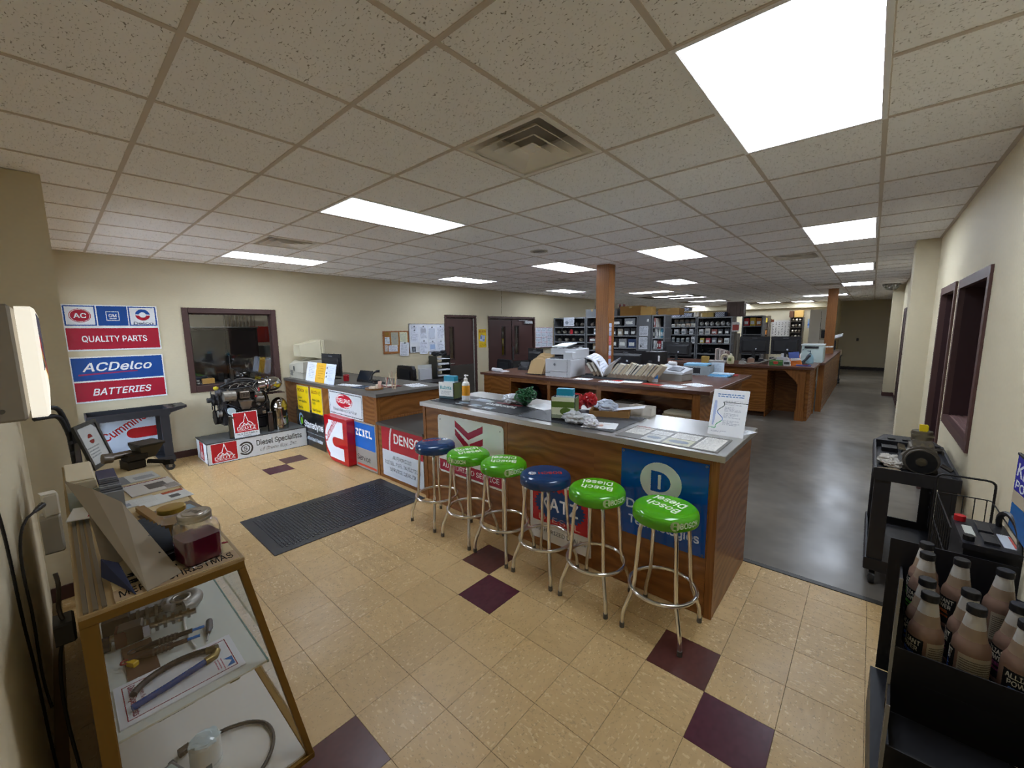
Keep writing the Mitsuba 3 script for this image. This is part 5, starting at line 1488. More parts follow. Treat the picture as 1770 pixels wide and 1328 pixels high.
def office_chair(label, x, y, z, deg):
    t = thing('office_chair', label, 'chair')
    with at(x, y, 0, deg):
        part(t, 'backrest', trimesh.Trimesh(*hull_pts([(sx * a, yy, z0) for sx in (-1, 1) for yy in (-.05, .02) for a, z0 in ((.24, z - .42), (.27, z - .2), (.26, z - .06), (.22, z))]), process=False), 'm_satin', '#17181b')
        part(t, 'mesh_inset', box(-.17, .17, .02, .028, z - .36, z - .06, .003), 'm_matte', '#222428')
        part(t, 'seat', box(-.25, .25, -.5, -.04, .44, .52, .03), 'm_matte', '#1c1d20')
        part(t, 'stem', [cyl((0, -.25, .12), (0, -.25, .44), .03), cyl((0, .0, .46), (0, -.02, z - .38), .02)], 'm_satin', '#222326', 40)
        part(t, 'base', [tube([(0, -.25, .12), (.3 * math.cos(a), -.25 + .3 * math.sin(a), .07)], .022, 8) for a in np.arange(5) * 2 * math.pi / 5], 'm_satin', '#222326', 50)
        for a in np.arange(5) * 2 * math.pi / 5:
            part(t, 'caster', cyl((.3 * math.cos(a) - .02, -.25 + .3 * math.sin(a), .028), (.3 * math.cos(a) + .02, -.25 + .3 * math.sin(a), .028), .028, 12), 'm_satin', '#111112', 40)
        part(t, 'armrest', [box(sx * .25, sx * .31, -.36, -.1, .66, .69, .01) for sx in (-1, 1)] + [box(sx * .27, sx * .29, -.26, -.2, .48, .67, .004) for sx in (-1, 1)], 'm_satin', '#1b1c1f')


office_chair('black office chair behind the left counter, under the cork board', -6.5, 4.35, 1.17, 180)
office_chair('black office chair in front of the double doors, behind the middle counter', -6.28, 6.85, 1.14, 170)

# desk along the left wall and the file rack on it
t = thing('wall_desk', 'dark desk along the left wall under the notice boards', 'desk')
part(t, 'top', box(-7.47, -6.80, 4.75, 6.05, .72, .755, .004), 'm_satin', '#2f2d2d')
for x in (-7.44, -6.85):
    for y in (4.79, 6.0):
        part(t, 'leg', box(x - .02, x + .02, y - .02, y + .02, 0, .72, .003), 'm_satin', '#2a2929')
t = thing('file_rack', 'grey wire rack of paper trays on the desk below the white board', 'file rack')
for y in (5.58, 5.95):
    part(t, 'side', [box(-7.42, -7.12, y - .003, y + .003, .757, 1.26, .002)], 'm_metal', '#55585a')
for k in range(4):
    part(t, 'shelf', box(-7.42, -7.12, 5.583, 5.947, .80 + .125 * k, .806 + .125 * k), 'm_metal', '#6a6d70')
    part(t, 'papers', box(-7.40, -7.11 + .02 * (k % 2), 5.61, 5.92, .807 + .125 * k, .822 + .125 * k + .012 * (k % 3), .002), 'm_matte', '#cfd2d6')
t = thing('glove_pile', 'crumpled black gloves on top of the grey wire rack', 'gloves')
part(t, 'heap', [blob(-7.27, 5.72, 1.30, .12, .14, .05, 5, .5, 2.5, 3), blob(-7.25, 5.86, 1.31, .07, .08, .06, 9, .5, 3, 3)], 'm_satin', '#15161a')
t = thing('acrylic_holder', 'clear acrylic leaflet holder on the desk below the cork board', 'leaflet holder')
part(t, 'sheet_stack', box(-7.24, -7.215, 5.18, 5.50, .76, 1.0, .002), 'm_matte', '#d5d9de')
part(t, 'clear_front', box(-7.208, -7.206, 5.16, 5.52, .757, 1.06), 'm_pane', None)
part(t, 'back', box(-7.25, -7.245, 5.16, 5.52, .757, 1.08), 'm_gloss', '#c7cbc8')

# ---------------------------------------------------------------- on the middle counter
MZ = 1.0505
t = thing('office_printer', 'white office printer on the middle counter left of the post', 'printer')
part(t, 'body', box(-4.05, -3.54, 5.40, 5.86, MZ, MZ + .285, .014), 'm_satin', '#d6d9de')
part(t, 'front_seam', box(-4.04, -3.60, 5.396, 5.402, MZ + .085, MZ + .09), 'm_satin', '#9a9da2')
part(t, 'side_seam', box(-3.60, -3.596, 5.396, 5.402, MZ + .02, MZ + .28), 'm_satin', '#9a9da2')
part(t, 'emblem', front(-3.84, 5.399, MZ + .2).poly(ell(0, 0, .022, .022), 0, .002), 'm_satin', '#7d848c')
part(t, 'badge', box(-4.03, -3.93, 5.396, 5.4, MZ + .055, MZ + .068), 'm_satin', '#8b8f94')
part(t, 'output_bay', box(-4.0, -3.72, 5.48, 5.8, MZ + .285, MZ + .30, .004), 'm_satin', '#2c2e33')
part(t, 'scanner', [box(-4.05, -3.54, 5.56, 5.98, MZ + .35, MZ + .45, .012), box(-3.72, -3.54, 5.45, 5.98, MZ + .285, MZ + .40, .01)], 'm_satin', '#cfd3d9')
part(t, 'feeder', [Plane((-4.05, 5.60, MZ + .46), (1, 0, .03), (0, .98, .15)).slab(0, .3, 0, .34, 0, .02, .005)], 'm_satin', '#d9e2e4')
part(t, 'feeder_tray', Plane((-3.84, 5.62, MZ + .452), (.97, 0, .16), (0, 1, 0)).slab(0, .26, 0, .3, 0, .012, .004), 'm_satin', '#33363b')
t = thing('folder_sorter', 'black wire sorter fanned with tan folders beside the white printer', 'folders')
part(t, 'wire_base', [tube(bend([(-4.42, 5.36, MZ + .012), (-4.08, 5.36, MZ + .012), (-4.08, 5.66, MZ + .012), (-4.42, 5.66, MZ + .012), (-4.42, 5.36, MZ + .012)], .04), .006, 6)], 'm_satin', '#1d1d1f', 50)
for k in range(6):
    P_ = Plane((-4.43 + .012 * k, 5.42 + .04 * k, MZ + .015), (1, .05, 0), (.12, .35 - .05 * k, .93))
    P_ = Plane(P_.o, P_.r / np.linalg.norm(P_.r), P_.u / np.linalg.norm(P_.u))
    part(t, 'folder', P_.poly(Polygon([(0, 0), (.30, 0), (.30, .24 + .02 * k), (.24 - .03 * k, .25 + .02 * k), (.22 - .03 * k, .265 + .022 * k), (.08, .265 + .022 * k), (.06, .25 + .02 * k), (0, .235 + .02 * k)]), 0, .003), 'm_matte', ['#c9ab7e', '#d4b78c', '#c3a577', '#d8bd93', '#cdb083', '#d2b68a'][k])
# the long rack of catalogues
t = thing('catalog_rack', 'black desktop rack that holds the thick leaning catalogues on the middle counter', 'rack')
part(t, 'base', box(-3.46, -2.36, 5.58, 5.90, MZ, MZ + .03, .005), 'm_satin', '#26262a')
part(t, 'spine', [box(-3.46, -2.36, 5.72, 5.75, MZ + .03, MZ + .05, .003)], 'm_satin', '#202023')


def catalog(label, x, lean, w, col, edge, h, group='catalogues leaning in the rack'):
    t = thing('catalog', label, 'catalog', group)
    a = math.radians(lean)
    u = np.array([math.sin(a), .16, math.cos(a)]); u /= np.linalg.norm(u)
    r_ = np.array([math.cos(a), 0, -math.sin(a)])
    r_ = r_ - u * (r_ @ u); r_ /= np.linalg.norm(r_)
    P_ = Plane((x, 5.60, MZ + .036), r_, u)
    part(t, 'pages', P_.slab(0, w, 0, h, -.24, .24, .002), 'm_matte', edge)
    part(t, 'cover', [P_.slab(w, w + .004, -.003, h + .004, -.245, .25, 0), P_.slab(-.004, 0, -.003, h + .004, -.245, .25, 0)], 'm_satin', col)
    part(t, 'binding', P_.slab(-.004, w + .004, -.006, .075, 0.0, .006, .001), 'm_satin', '#7a6650')


r = random.Random(3)
xs = -3.00
cc = ['#c9c0a8', '#54607c', '#d8d2c2', '#8a8f98', '#b9a888', '#dcdcd6', '#3f4452', '#cfc6b0', '#6d7f95', '#e0dccf', '#a89878', '#c5c9cc', '#4a4440', '#d5cbb2']
for k in range(14):
    w = r.choice([.022, .03, .038])
    catalog(f'thick catalogue leaning to the right, {ORD[k]} from the left of that row', xs, 36 + r.uniform(-3, 3), w, cc[k], r.choice(['#d7d0bd', '#cfc7b0', '#dedad0', '#c2b79c']), r.uniform(.24, .29))
    xs += w / math.cos(math.radians(38)) + .012
for k in range(3):
    catalog(['leftmost catalogue, leaning back to the left', 'second catalogue from the left, leaning back to the left', 'third catalogue from the left, leaning back beside the open one'][k], -3.22 + .062 * k, -44 + 6 * k, .04, '#8a8578', '#d9d5c8', .25)
t = thing('open_catalog', 'big catalogue lying open with curved white pages in the row', 'catalog')
for s, (x0, pts) in enumerate([(-3.06, [(0, 0), (-.08, .13), (-.18, .235), (-.30, .28)]), (-3.06, [(0, 0), (.06, .13), (.13, .2), (.2, .245)])]):
    c = curve([(x0 + a, 0, MZ + .05 + b) for a, b in pts], 10)
    v = np.vstack([c + [0, 5.575, 0], c + [0, 5.84, .05], c + [0, 5.575, -.02], c + [0, 5.84, .03]])
    n = len(c)
    f = []
    for i in range(n - 1):
        f += [[i, i + 1, n + i + 1], [i, n + i + 1, n + i], [2 * n + i, 3 * n + i + 1, 2 * n + i + 1], [2 * n + i, 3 * n + i, 3 * n + i + 1], [i, 2 * n + i + 1, i + 1], [i, 2 * n + i, 2 * n + i + 1]]
    part(t, 'pages', trimesh.Trimesh(v, np.array(f), process=False), 'm_matte', '#e2e4ea', 40)
    ln = []
    for q in range(1, n - 1):
        p = c[q] * .6 + c[q + 1] * .4
        d = c[q + 1] - c[q]; d /= np.linalg.norm(d)
        nn = np.array([-d[2], 0, d[0]]) * (1 if d[0] > 0 else -1)
        Pp = Plane(p + [0, 5.63, .012] + nn * .002, (0, 1, .19), d)
        Pp = Plane(Pp.o, Pp.r / np.linalg.norm(Pp.r), Pp.u)
        ln.append(box(0, .16, -.004, .004, 0, .0006).apply_transform(Pp.m))
    part(t, 'print', ln, 'm_matte', '#a9b3c6')
sheet('loose white sheet in front of the open catalogue on the middle counter', -3.30, 5.40, MZ, .26, .2, 4, seed=21, lines=0)
sheet('pair of white sheets at the front edge of the middle counter', -2.80, 5.36, MZ, .34, .2, -6, seed=22, lines=7)
sheet('thick white pad with a tan lower edge on the middle counter', -2.55, 5.50, MZ + .0018, .30, .22, 8, seed=23, lines=0)
sheet('red sheet under the white pad on the middle counter', -2.73, 5.54, MZ, .22, .16, -14, '#b03a34', lines=0)
sheet('red sheet at the front edge of the middle counter near the wipes', -2.2, 5.42, MZ, .30, .13, -6, '#a8322c', lines=0)
sheet('white sheet right of the red one at the front of the middle counter', -1.92, 5.40, MZ + .0018, .30, .18, -8, seed=25, lines=6)
sheet('printed sheet near the right front corner of the middle counter', -1.72, 5.72, MZ, .26, .30, 62, seed=26, lines=10)
t = thing('wipes_canister', 'blue and white canister of wipes on the middle counter', 'canister')
with at(-2.31, 5.72, MZ):
    part(t, 'tub', lathe([(0, 0), (.05, 0), (.052, .006), (.052, .185), (0, .185)], 28), 'm_satin', '#d9dee4', 40)
    part(t, 'label', lathe([(.0525, .05), (.0525, .165)], 28), 'm_satin', '#2f74c0', 40)
    part(t, 'lid', lathe([(.0, .212), (.05, .21), (.054, .205), (.054, .185), (0, .185)], 28), 'm_satin', '#9cc3e0', 40)
t = thing('adding_machine', 'grey desk adding machine with a paper roll on the middle counter', 'adding machine')
with at(-2.16, 6.12, MZ, -10):
    part(t, 'drawer', box(-.19, .19, -.16, .16, 0, .10, .008), 'm_satin', '#8d8a84')
    part(t, 'body', trimesh.Trimesh(*hull_pts([(-.20, -.14, .101), (.2, -.14, .101), (.2, .15, .101), (-.2, .15, .101), (-.2, -.13, .145), (.2, -.13, .125), (-.2, .15, .225), (.2, .15, .17), (-.2, .06, .22)]), process=False), 'm_satin', '#b5b8bc')
    part(t, 'keypad', Plane((-.06, -.125, .139), (.994, 0, -.05), (0, .955, .26)).slab(0, .20, .02, .17, .002, .012, .001), 'm_satin', '#6d7076')
    part(t, 'paper_roll', cyl((-.16, .10, .24), (-.04, .10, .235), .028, 18), 'm_matte', '#d6d7d6', 40)
t = thing('paper_block', 'brown block of forms left of the wipes on the middle counter', 'paper block')
part(t, 'block', cbox(-2.44, 5.92, MZ, .16, .12, .075, .003, 15), 'm_matte', '#8e7a66')
t = thing('paper_tray', 'clear grey tray with a light blue lid at the back of the middle counter', 'tray')
with at(-2.12, 7.10, MZ, 4):
    part(t, 'tray', [box(-.2, .2, -.16, .16, 0, .012, .002), box(-.2, .2, -.16, -.154, 0, .15), box(-.2, -.194, -.154, .16, 0, .15), box(.194, .2, -.154, .16, 0, .15)], 'm_satin', '#8d979c')
    part(t, 'lid', box(-.205, .16, -.165, .165, .15, .18, .006), 'm_satin', '#7db5d6')
    part(t, 'opening', box(-.13, .06, -.163, -.158, .03, .12), 'm_satin', '#26292e')
t = thing('mask_pack', 'stack of light blue packets near the right end of the middle counter', 'packets')
for k in range(3):
    part(t, 'packet', cbox(-1.75 + .02 * k, 6.92 + .02 * k, MZ + .018 * k, .30, .18, .018, .004, -12 + 9 * k), 'm_satin', ['#8fb9d6', '#5fa3d0', '#b9d0df'][k])
solo('red_folder', cbox(-1.66, 7.25, MZ, .2, .26, .006, .001, 10), 'm_satin', '#8a2a2c', 'dark red folder at the back right corner of the middle counter', 'folder')
sheet('pale printed card standing at the back of the middle counter', -1.90, 7.36, MZ, .02, .02, 0, lines=0) if False else None
t = thing('standing_card', 'pale blue printed card standing behind the light blue tray', 'card')
Pn = Plane((-1.98, 7.28, MZ), (1, .05, 0), (0, .05, 1))
part(t, 'card', Pn.slab(0, .2, 0, .19, 0, .003, 0), 'm_matte', '#c3d0dc')
part(t, 'print', Pn.lines(.02, .18, .02, .17, 8, .003, .0006, 9), 'm_matte', '#8b9db4')
t = thing('rolled_towel', 'white rolled sheet at the left end of the middle counter', 'roll')
part(t, 'roll', [cyl((-5.30, 5.46, MZ + .035), (-5.02, 5.40, MZ + .033), .032, 16), cbox(-5.14, 5.52, MZ, .3, .16, .012, .004, -10)], 'm_matte', '#dde0e6', 40)
flat_monitor('black flat monitor behind the tan folders on the middle counter', -5.14, 6.55, MZ, .46, .30, -12, .08, spots=False)
t = thing('desk_phone', 'black desk phone at the left back of the middle counter', 'phone')
with at(-4.98, 6.0, MZ, 10):
    part(t, 'base', box(-.11, .11, -.09, .09, 0, .05, .012), 'm_satin', '#15161a')
    part(t, 'screen_unit', Plane((-.11, -.02, .04), (1, 0, 0), (0, .6, .8)).slab(0, .2, 0, .13, -.01, .02, .005), 'm_satin', '#1a1c20')
    part(t, 'handset', tube(curve([(-.09, -.06, .07), (-.09, .0, .1), (-.09, .07, .085)], 9), [.018, .016, .012, .012, .012, .012, .012, .016, .018], 8), 'm_satin', '#111215', 50)
solo('blue_puck', lathe([(0, .035), (.03, .03), (.04, 0), (0, 0)], 20, -5.32, 6.3, MZ), 'm_satin', '#2a56b0', 'small blue puck near the far left phone', 'puck', smooth=40)
flat_monitor('wide black monitor seen from behind right of the near post', -3.45, 7.15, MZ, .76, .30, 2, .06)
t = thing('computer_tower', 'black computer box beside the wide monitor right of the near post', 'computer')
part(t, 'case', box(-3.04, -2.76, 7.02, 7.42, MZ, MZ + .35, .01), 'm_satin', '#141518')
part(t, 'port', box(-2.95, -2.88, 7.015, 7.02, MZ + .14, MZ + .2, .002), 'm_satin', '#3a3c40')
part(t, 'tag', box(-2.775, -2.745, 7.0, 7.012, MZ + .19, MZ + .29, .001), 'm_satin', '#d9dce0')

# things in the cubbies
t = thing('backpack', 'black bag with a looped strap in the left cubby of the middle counter', 'bag')
part(t, 'bag', blob(-4.38, 5.50, .69, .17, .12, .165, 7, .2, 2, 3), 'm_satin', '#15161a')
part(t, 'strap', tube(curve([(-4.46, 5.37, .62), (-4.50, 5.34, .75), (-4.38, 5.33, .82), (-4.30, 5.36, .70)], 16), .012, 8), 'm_satin', '#2b2c30', 50)
t = thing('binder', 'pale binder standing in the middle cubby', 'binder')
part(t, 'cover', box(-3.72, -3.66, 5.36, 5.64, .521, .80, .003), 'm_satin', '#c8c0b2')
t = thing('carton', 'brown carton in the middle cubby beside the pale binder', 'carton')
part(t, 'box', box(-3.64, -3.40, 5.38, 5.7, .521, .77, .004), 'm_matte', '#8a6a45')
t = thing('carton', 'open grey white carton in the right cubby, behind the cardboard tray', 'carton')
part(t, 'box', box(-2.79, -2.45, 5.35, 5.75, .521, .75, .004), 'm_matte', '#b8b4aa')
part(t, 'inside', box(-2.77, -2.47, 5.37, 5.73, .735, .7505, 0), 'm_matte', '#6e675c')
for k in range(6):
    solo('manual', cbox(-1.86 + .01 * (k % 3), 5.52, .521 + .031 * k, .40 - .02 * (k % 2), .28, .03, .002, 3 - 2 * (k % 3)), 'm_matte', ['#b9ae94', '#cfc4a4', '#c2b48e', '#d6ccb0', '#a89878', '#d2c9ae'][k], f'cream manual in the right cubby, {ORD[k]} from the bottom of its pile', 'manual', 'manuals piled in the right cubby')
t = thing('cable_heap', 'dark heap of leather straps in the right cubby', 'straps')
part(t, 'heap', [blob(-2.2, 5.52, .60, .14, .12, .09, 4, .5, 3, 3), tube(curve([(-2.3, 5.40, .58), (-2.2, 5.36, .72), (-2.08, 5.4, .62)], 12), .02, 8)], 'm_satin', '#2a1513')

# ---------------------------------------------------------------- glass display case by the entrance
CX0, CX1, CB, CTF, CBF, CT_ = -3.55, -1.60, -.035, .372, .545, 1.03
GOLD = '#80622e'
t = case = thing('display_case', 'gold framed glass display case with a sloping front, beside the entrance', 'display case')


def slope(z):
    return CTF + (CBF - CTF) * (CT_ - z) / (CT_ - .09)


def rail(p, q, w=.022):
    """A square bar between two points."""
    p, q = np.array(p, float), np.array(q, float)
    d = q - p; L = np.linalg.norm(d); d /= L
    s = np.cross(d, [0, 0, 1.0] if abs(d[2]) < .9 else [1.0, 0, 0]); s /= np.linalg.norm(s)
    m = np.eye(4); m[:3, 0], m[:3, 1], m[:3, 2], m[:3, 3] = d, s, np.cross(d, s), p
    return box(0, L, -w / 2, w / 2, -w / 2, w / 2, .003).apply_transform(m)


for x in (CX1 - .011, CX0 + .011):
    part(t, 'back_post', box(x - .02, x + .011, CB, CB + .042, .0, CT_, .003), 'm_dull', GOLD)
    part(t, 'front_post', rail((x, CTF - .012, CT_ - .01), (x, CBF - .012, .09), .026), 'm_dull', GOLD)
    part(t, 'end_rail', rail((x, CB, CT_ - .013), (x, CTF, CT_ - .013), .03), 'm_dull', GOLD)
    part(t, 'end_rail', rail((x, CB, .085), (x, CBF, .085), .028), 'm_dull', GOLD)
part(t, 'front_rail', rail((CX0, CTF - .012, CT_ - .013), (CX1, CTF - .012, CT_ - .013), .028), 'm_dull', GOLD)
part(t, 'front_rail', rail((CX0, CBF - .012, .085), (CX1, CBF - .012, .085), .028), 'm_dull', GOLD)
part(t, 'base', [box(CX0 + .02, CX1 - .02, CB + .02, CBF - .05, 0, .075, .003)], 'm_satin', '#3b2a1e')
part(t, 'floor_board', box(CX0 + .01, CX1 - .012, CB + .012, CBF - .03, .09, .108), 'm_satin', '#c9c5bc')
part(t, 'back_board', box(CX0 + .02, CX1 - .035, CB + .004, CB + .010, .10, CT_ - .02), 'm_satin', '#a8a296')
part(t, 'shelf', box(CX0 + .03, CX1 - .035, CB + .02, slope(.58) - .035, .575, .583, .001), 'm_satin', '#c2c7bf', label='pale glass shelf')
part(t, 'shelf_edge', box(CX0 + .03, CX1 - .033, slope(.58) - .036, slope(.58) - .030, .574, .584), 'm_gloss', '#6f8a80')
part(t, 'end_pane', trimesh.Trimesh(np.array([[CX1 - .008, CB + .04, .10], [CX1 - .008, CBF - .03, .10], [CX1 - .008, CTF - .028, CT_ - .03], [CX1 - .008, CB + .04, CT_ - .03]]), np.array([[0, 1, 2], [0, 2, 3]]), process=False), 'm_pane', None)
part(t, 'front_pane', trimesh.Trimesh(np.array([[CX0 + .02, CBF - .012, .10], [CX1 - .02, CBF - .012, .10], [CX1 - .02, CTF - .012, CT_ - .03], [CX0 + .02, CTF - .012, CT_ - .03]]), np.array([[0, 1, 2], [0, 2, 3]]), process=False), 'm_pane', None)
part(t, 'top_board', box(CX0, CX1 + .004, CB, CTF + .002, CT_ - .004, CT_ + .012, .003), 'm_satin', '#9a8258')
part(t, 'track', [box(CX0, CX1, CB + a, CB + a + .012, CT_ + .012, CT_ + .018, .001) for a in (.014, .034, .052)], 'm_metal', '#8b857a')
TZ = CT_ + .0125

# printed runner on top
t = thing('printed_runner', 'beige printed holiday board lettered in black, covering the display case top', 'board')
F = Plane((-1.597, .045, TZ), (0, 1, 0), (-1, 0, 0))
part(t, 'board', F.slab(0, .315, 0, 1.92, 0, .004, .001), 'm_matte', '#c3b08a')
part(t, 'dark_band', F.slab(.0, .315, .002, .075, .004, .0005, 0), 'm_matte', '#a89074')
part(t, 'lettering', F.text('MERRY CHRISTMAS', .012, .02, .042, .29, .0045, bold=False), 'm_matte', '#1b1613')
r = random.Random(2)
sm = []
for k in range(26):
    x, y = r.uniform(.02, .12), r.uniform(.09, .17)
    sm.append(Polygon([(x, y), (x + r.uniform(.02, .05), y + r.uniform(.002, .012)), (x + r.uniform(.02, .05), y - r.uniform(.002, .008)), (x + .004, y - .004)]))
part(t, 'black_brushwork', F.poly(unary_union(sm).buffer(.001), .0045), 'm_matte', '#16131a')
fl_ = []
for k in range(16):
    cx, cy, a = r.choice([(.20, .28), (.28, .16), (.23, .20)]) + (r.uniform(0, 6.28),)
    fl_.append(affinity.translate(affinity.rotate(ell(.018, 0, .022, .008), math.degrees(a), origin=(0, 0)), cx + r.uniform(-.012, .012), cy + r.uniform(-.012, .012)))
part(t, 'red_flowers', F.poly(unary_union(fl_), .0045), 'm_matte', '#7a1e28')

t = thing('glass_jar', 'square glass jar of dark red liquid with a silver lid on the display case', 'jar')


def rsq(w, r_, z, n=6):
    p = rrect(-w, w, -w, w, r_)
    c = np.array(p.exterior.coords)[:-1]
    return np.c_[c, np.full(len(c), z)]


def loft(sections, cap=True):
    n = len(sections[0])
    v = np.vstack(sections)
    f = []
    for i in range(len(sections) - 1):
        for j in range(n):
            k = (j + 1) % n
            f += [[i * n + j, i * n + k, (i + 1) * n + k], [i * n + j, (i + 1) * n + k, (i + 1) * n + j]]
    if cap:
        v = np.vstack([v, sections[0].mean(0), sections[-1].mean(0)])
        for j in range(n):
            k = (j + 1) % n
            f += [[len(v) - 2, k, j], [len(v) - 1, (len(sections) - 1) * n + j, (len(sections) - 1) * n + k]]
    m = trimesh.Trimesh(v, np.array(f), process=False)
    m.fix_normals() if m.volume < 0 else None
    return m


with at(-1.695, .265, TZ + .005, 12):
    part(t, 'glass', loft([rsq(.050, .02, 0), rsq(.056, .022, .008), rsq(.056, .022, .115), rsq(.053, .03, .135), rsq(.043, .04, .146), rsq(.043, .0425, .150), rsq(.040, .0395, .150), rsq(.040, .037, .146), rsq(.050, .028, .133), rsq(.0535, .021, .115), rsq(.0535, .021, .0095), rsq(.047, .02, .003)]), 'm_glass', None, 40)
    part(t, 'liquid', loft([rsq(.0465, .02, .0035), rsq(.053, .021, .0100), rsq(.053, .021, .092)]), 'm_gloss', '#4a0a20', 40)
    part(t, 'lid', lathe([(0, .172), (.034, .172), (.036, .169), (.046, .170), (.0475, .166), (.0475, .158), (.0465, .155), (.0475, .152), (.0475, .146), (.044, .144), (0, .146)], 40), 'm_metal', '#b9b4a8', 30)
    part(t, 'lid_mark', flat(0, 0, .172, 200).text('Ball', -.02, -.01, .02, .045, 0, .0006), 'm_metal', '#77736b')
t = thing('glass_jar', 'smaller jar with a gold lid behind the red one on the display case', 'jar')
with at(-2.0, .245, TZ + .005):
    part(t, 'glass', lathe([(.042, 0), (.045, .006), (.045, .075), (.040, .09)], 30), 'm_pane', None, 40)
    part(t, 'contents', lathe([(0, .004), (.042, .004), (.043, .05), (0, .05)], 30), 'm_gloss', '#8a6a34', 40)
    part(t, 'lid', lathe([(0, .108), (.038, .108), (.044, .106), (.0445, .09), (.042, .088), (0, .09)], 36), 'm_metal', '#bda14e', 30)
t = thing('cardboard_display', 'back of a folded tan cardboard stand-up leaning over the display case', 'display card')


def sheet3(pts, th=.003):
    """A thin stiff sheet through a planar outline."""
    p = np.array(pts, float)
    n = np.cross(p[1] - p[0], p[-1] - p[0]); n /= np.linalg.norm(n)
    k = len(p)
    v = np.vstack([p + n * th / 2, p - n * th / 2])
    f = [[0, i, i + 1] for i in range(1, k - 1)] + [[k, k + i + 1, k + i] for i in range(1, k - 1)]
    for i in range(k):
        j = (i + 1) % k
        f += [[i, k + i, k + j], [i, k + j, j]]
    return trimesh.Trimesh(v, np.array(f), process=False)


A, B_, C_, D_ = np.array([-1.59, .115, TZ + .006]), np.array([-1.635, .205, TZ + .006]), np.array([-2.02, .112, 1.212]), np.array([-2.30, -.02, 1.262])
part(t, 'panel', sheet3([A, B_, C_, (C_ + D_) / 2 + [0, .0, .01], D_]), 'm_matte', '#9b9080')
part(t, 'easel_flap', [sheet3([A * .35 + D_ * .65, C_ * .7 + B_ * .3, [-1.93, .125, TZ + .006], [-1.83, .04, TZ + .006]])], 'm_matte', '#aca08d')
part(t, 'slit', [sheet3([[-1.855, .082, 1.10], [-1.858, .084, 1.10], [-1.93, .10, 1.15], [-1.928, .098, 1.15]], .004)], 'm_matte', '#4c453d')
part(t, 'blue_foot', [sheet3([[-1.60, .09, TZ + .006], [-1.80, .03, TZ + .006], [-1.83, .035, TZ + .055], [-1.77, .07, TZ + .05]]), ], 'm_matte', '#343a55')
part(t, 'foot_cutout', [sheet3([[-1.755, .052, TZ + .010], [-1.735, .058, TZ + .022], [-1.765, .056, TZ + .036], [-1.785, .049, TZ + .022]], .006)], 'm_matte', '#b7a67e')
t = thing('leaflet_box', 'black box of dark leaflets under the folded cardboard on the display case', 'leaflets')
with at(-1.86, .175, TZ + .005, 14):
    part(t, 'box', [box(-.14, .12, -.035, .035, 0, .012, .002), box(-.14, .12, -.038, -.034, 0, .05), box(-.14, .12, .034, .038, 0, .05), box(.116, .12, -.034, .034, 0, .03)], 'm_satin', '#141418')
    part(t, 'leaflets', [Plane((-.13 + .03 * k, -.03, .013), (0, 1, 0), (-.35, 0, .94)).slab(0, .06, 0, .075, 0, .006, 0) for k in range(7)], 'm_satin', '#343a44')
t = thing('literature_box', 'pale cardboard literature box at the back of the display case', 'box')
part(t, 'box', box(-3.02, -2.62, -.025, .075, TZ + .001, 1.165, .004), 'm_matte', '#b6aa92')
part(t, 'divider', box(-2.60, -2.594, -.02, .12, TZ + .001, 1.13), 'm_matte', '#9da296')
part(t, 'fold', box(-3.0, -2.64, -.02, .07, 1.165, 1.172, .002), 'm_matte', '#cfc4aa')
t = thing('leaflet_stack', 'upright grey stack of leaflets in front of the pale literature box', 'leaflets')
for k in range(11):
    part(t, 'leaflet', box(-2.66 + .024 * k, -2.645 + .024 * k, .082 - .001 * k, .145, TZ + .006, 1.152 - .004 * (k % 3), .001), 'm_satin', ['#6d7076', '#54575d', '#83868b', '#4a4d54'][k % 4])
solo('blue_folder', box(-2.92, -2.68, .08, .15, 1.10, 1.132, .002), 'm_satin', '#2a2c4e', 'dark blue folder lying beside the pale literature box', 'folder')
for (cx, cy, w, h, dg, col, lb, ex) in [
    (-2.93, .235, .16, .16, 96, '#bfc0bd', 'grey and white printed sheet near the metal pump on the display case', [(-.5, -.25, -.5, .5, '#77797c'), (-.1, .4, -.3, .1, '#9a9da0')]),
    (-2.71, .265, .19, .22, 96, '#c4bfb8', 'magazine with a dark machine picture on the display case', [(-.1, .3, -.25, .2, '#5b5552'), (-.45, .45, .43, .47, '#7a2a26'), (.2, .48, -.45, -.1, '#8d8783')]),
    (-2.50, .185, .14, .11, 96, '#c6c8c4', 'small white card with a grey emblem on the display case', [(-.4, -.15, -.3, .1, '#8d939c')]),
    (-2.47, .28, .19, .15, 98, '#d3d6d4', 'white leaflet with a red tractor picture on the display case', [(.05, .48, .28, .5, '#a4482c'), (.1, .3, -.25, .05, '#4c4f52')]),
    (-2.24, .275, .19, .15, 100, '#6a5c4e', 'colourful leaflet beside the gold lidded jar', [(-.3, .0, -.2, .3, '#8d6d44'), (.1, .4, -.35, .2, '#7b94a6'), (-.1, .2, .1, .4, '#3d4a38')])]:
    t = thing('leaflet', lb, 'leaflet')
    F = flat(cx, cy, TZ + .005, dg)
    part(t, 'sheet', F.slab(-w / 2, w / 2, -h / 2, h / 2, 0, .003, 0), 'm_satin', col)
    for (a, b, c, d, cc) in ex:
        part(t, 'picture', F.slab(a * w, b * w, c * h, d * h, .003, .0006, 0), 'm_satin', cc)
solo('wooden_box', cbox(-2.23, .205, TZ + .005, .29, .035, .02, .003, 8), 'm_satin', '#8a6a3c', 'narrow wooden box beside the colourful leaflet on the display case', 'box')
t = thing('card_box', 'small white card with a red mark at the back edge of the display case', 'card')
F = Plane((-2.42, -.035, 1.06), (.3, .95, 0), (-.9, .28, .25))
F = Plane(F.o, F.r / np.linalg.norm(F.r), F.u / np.linalg.norm(F.u))
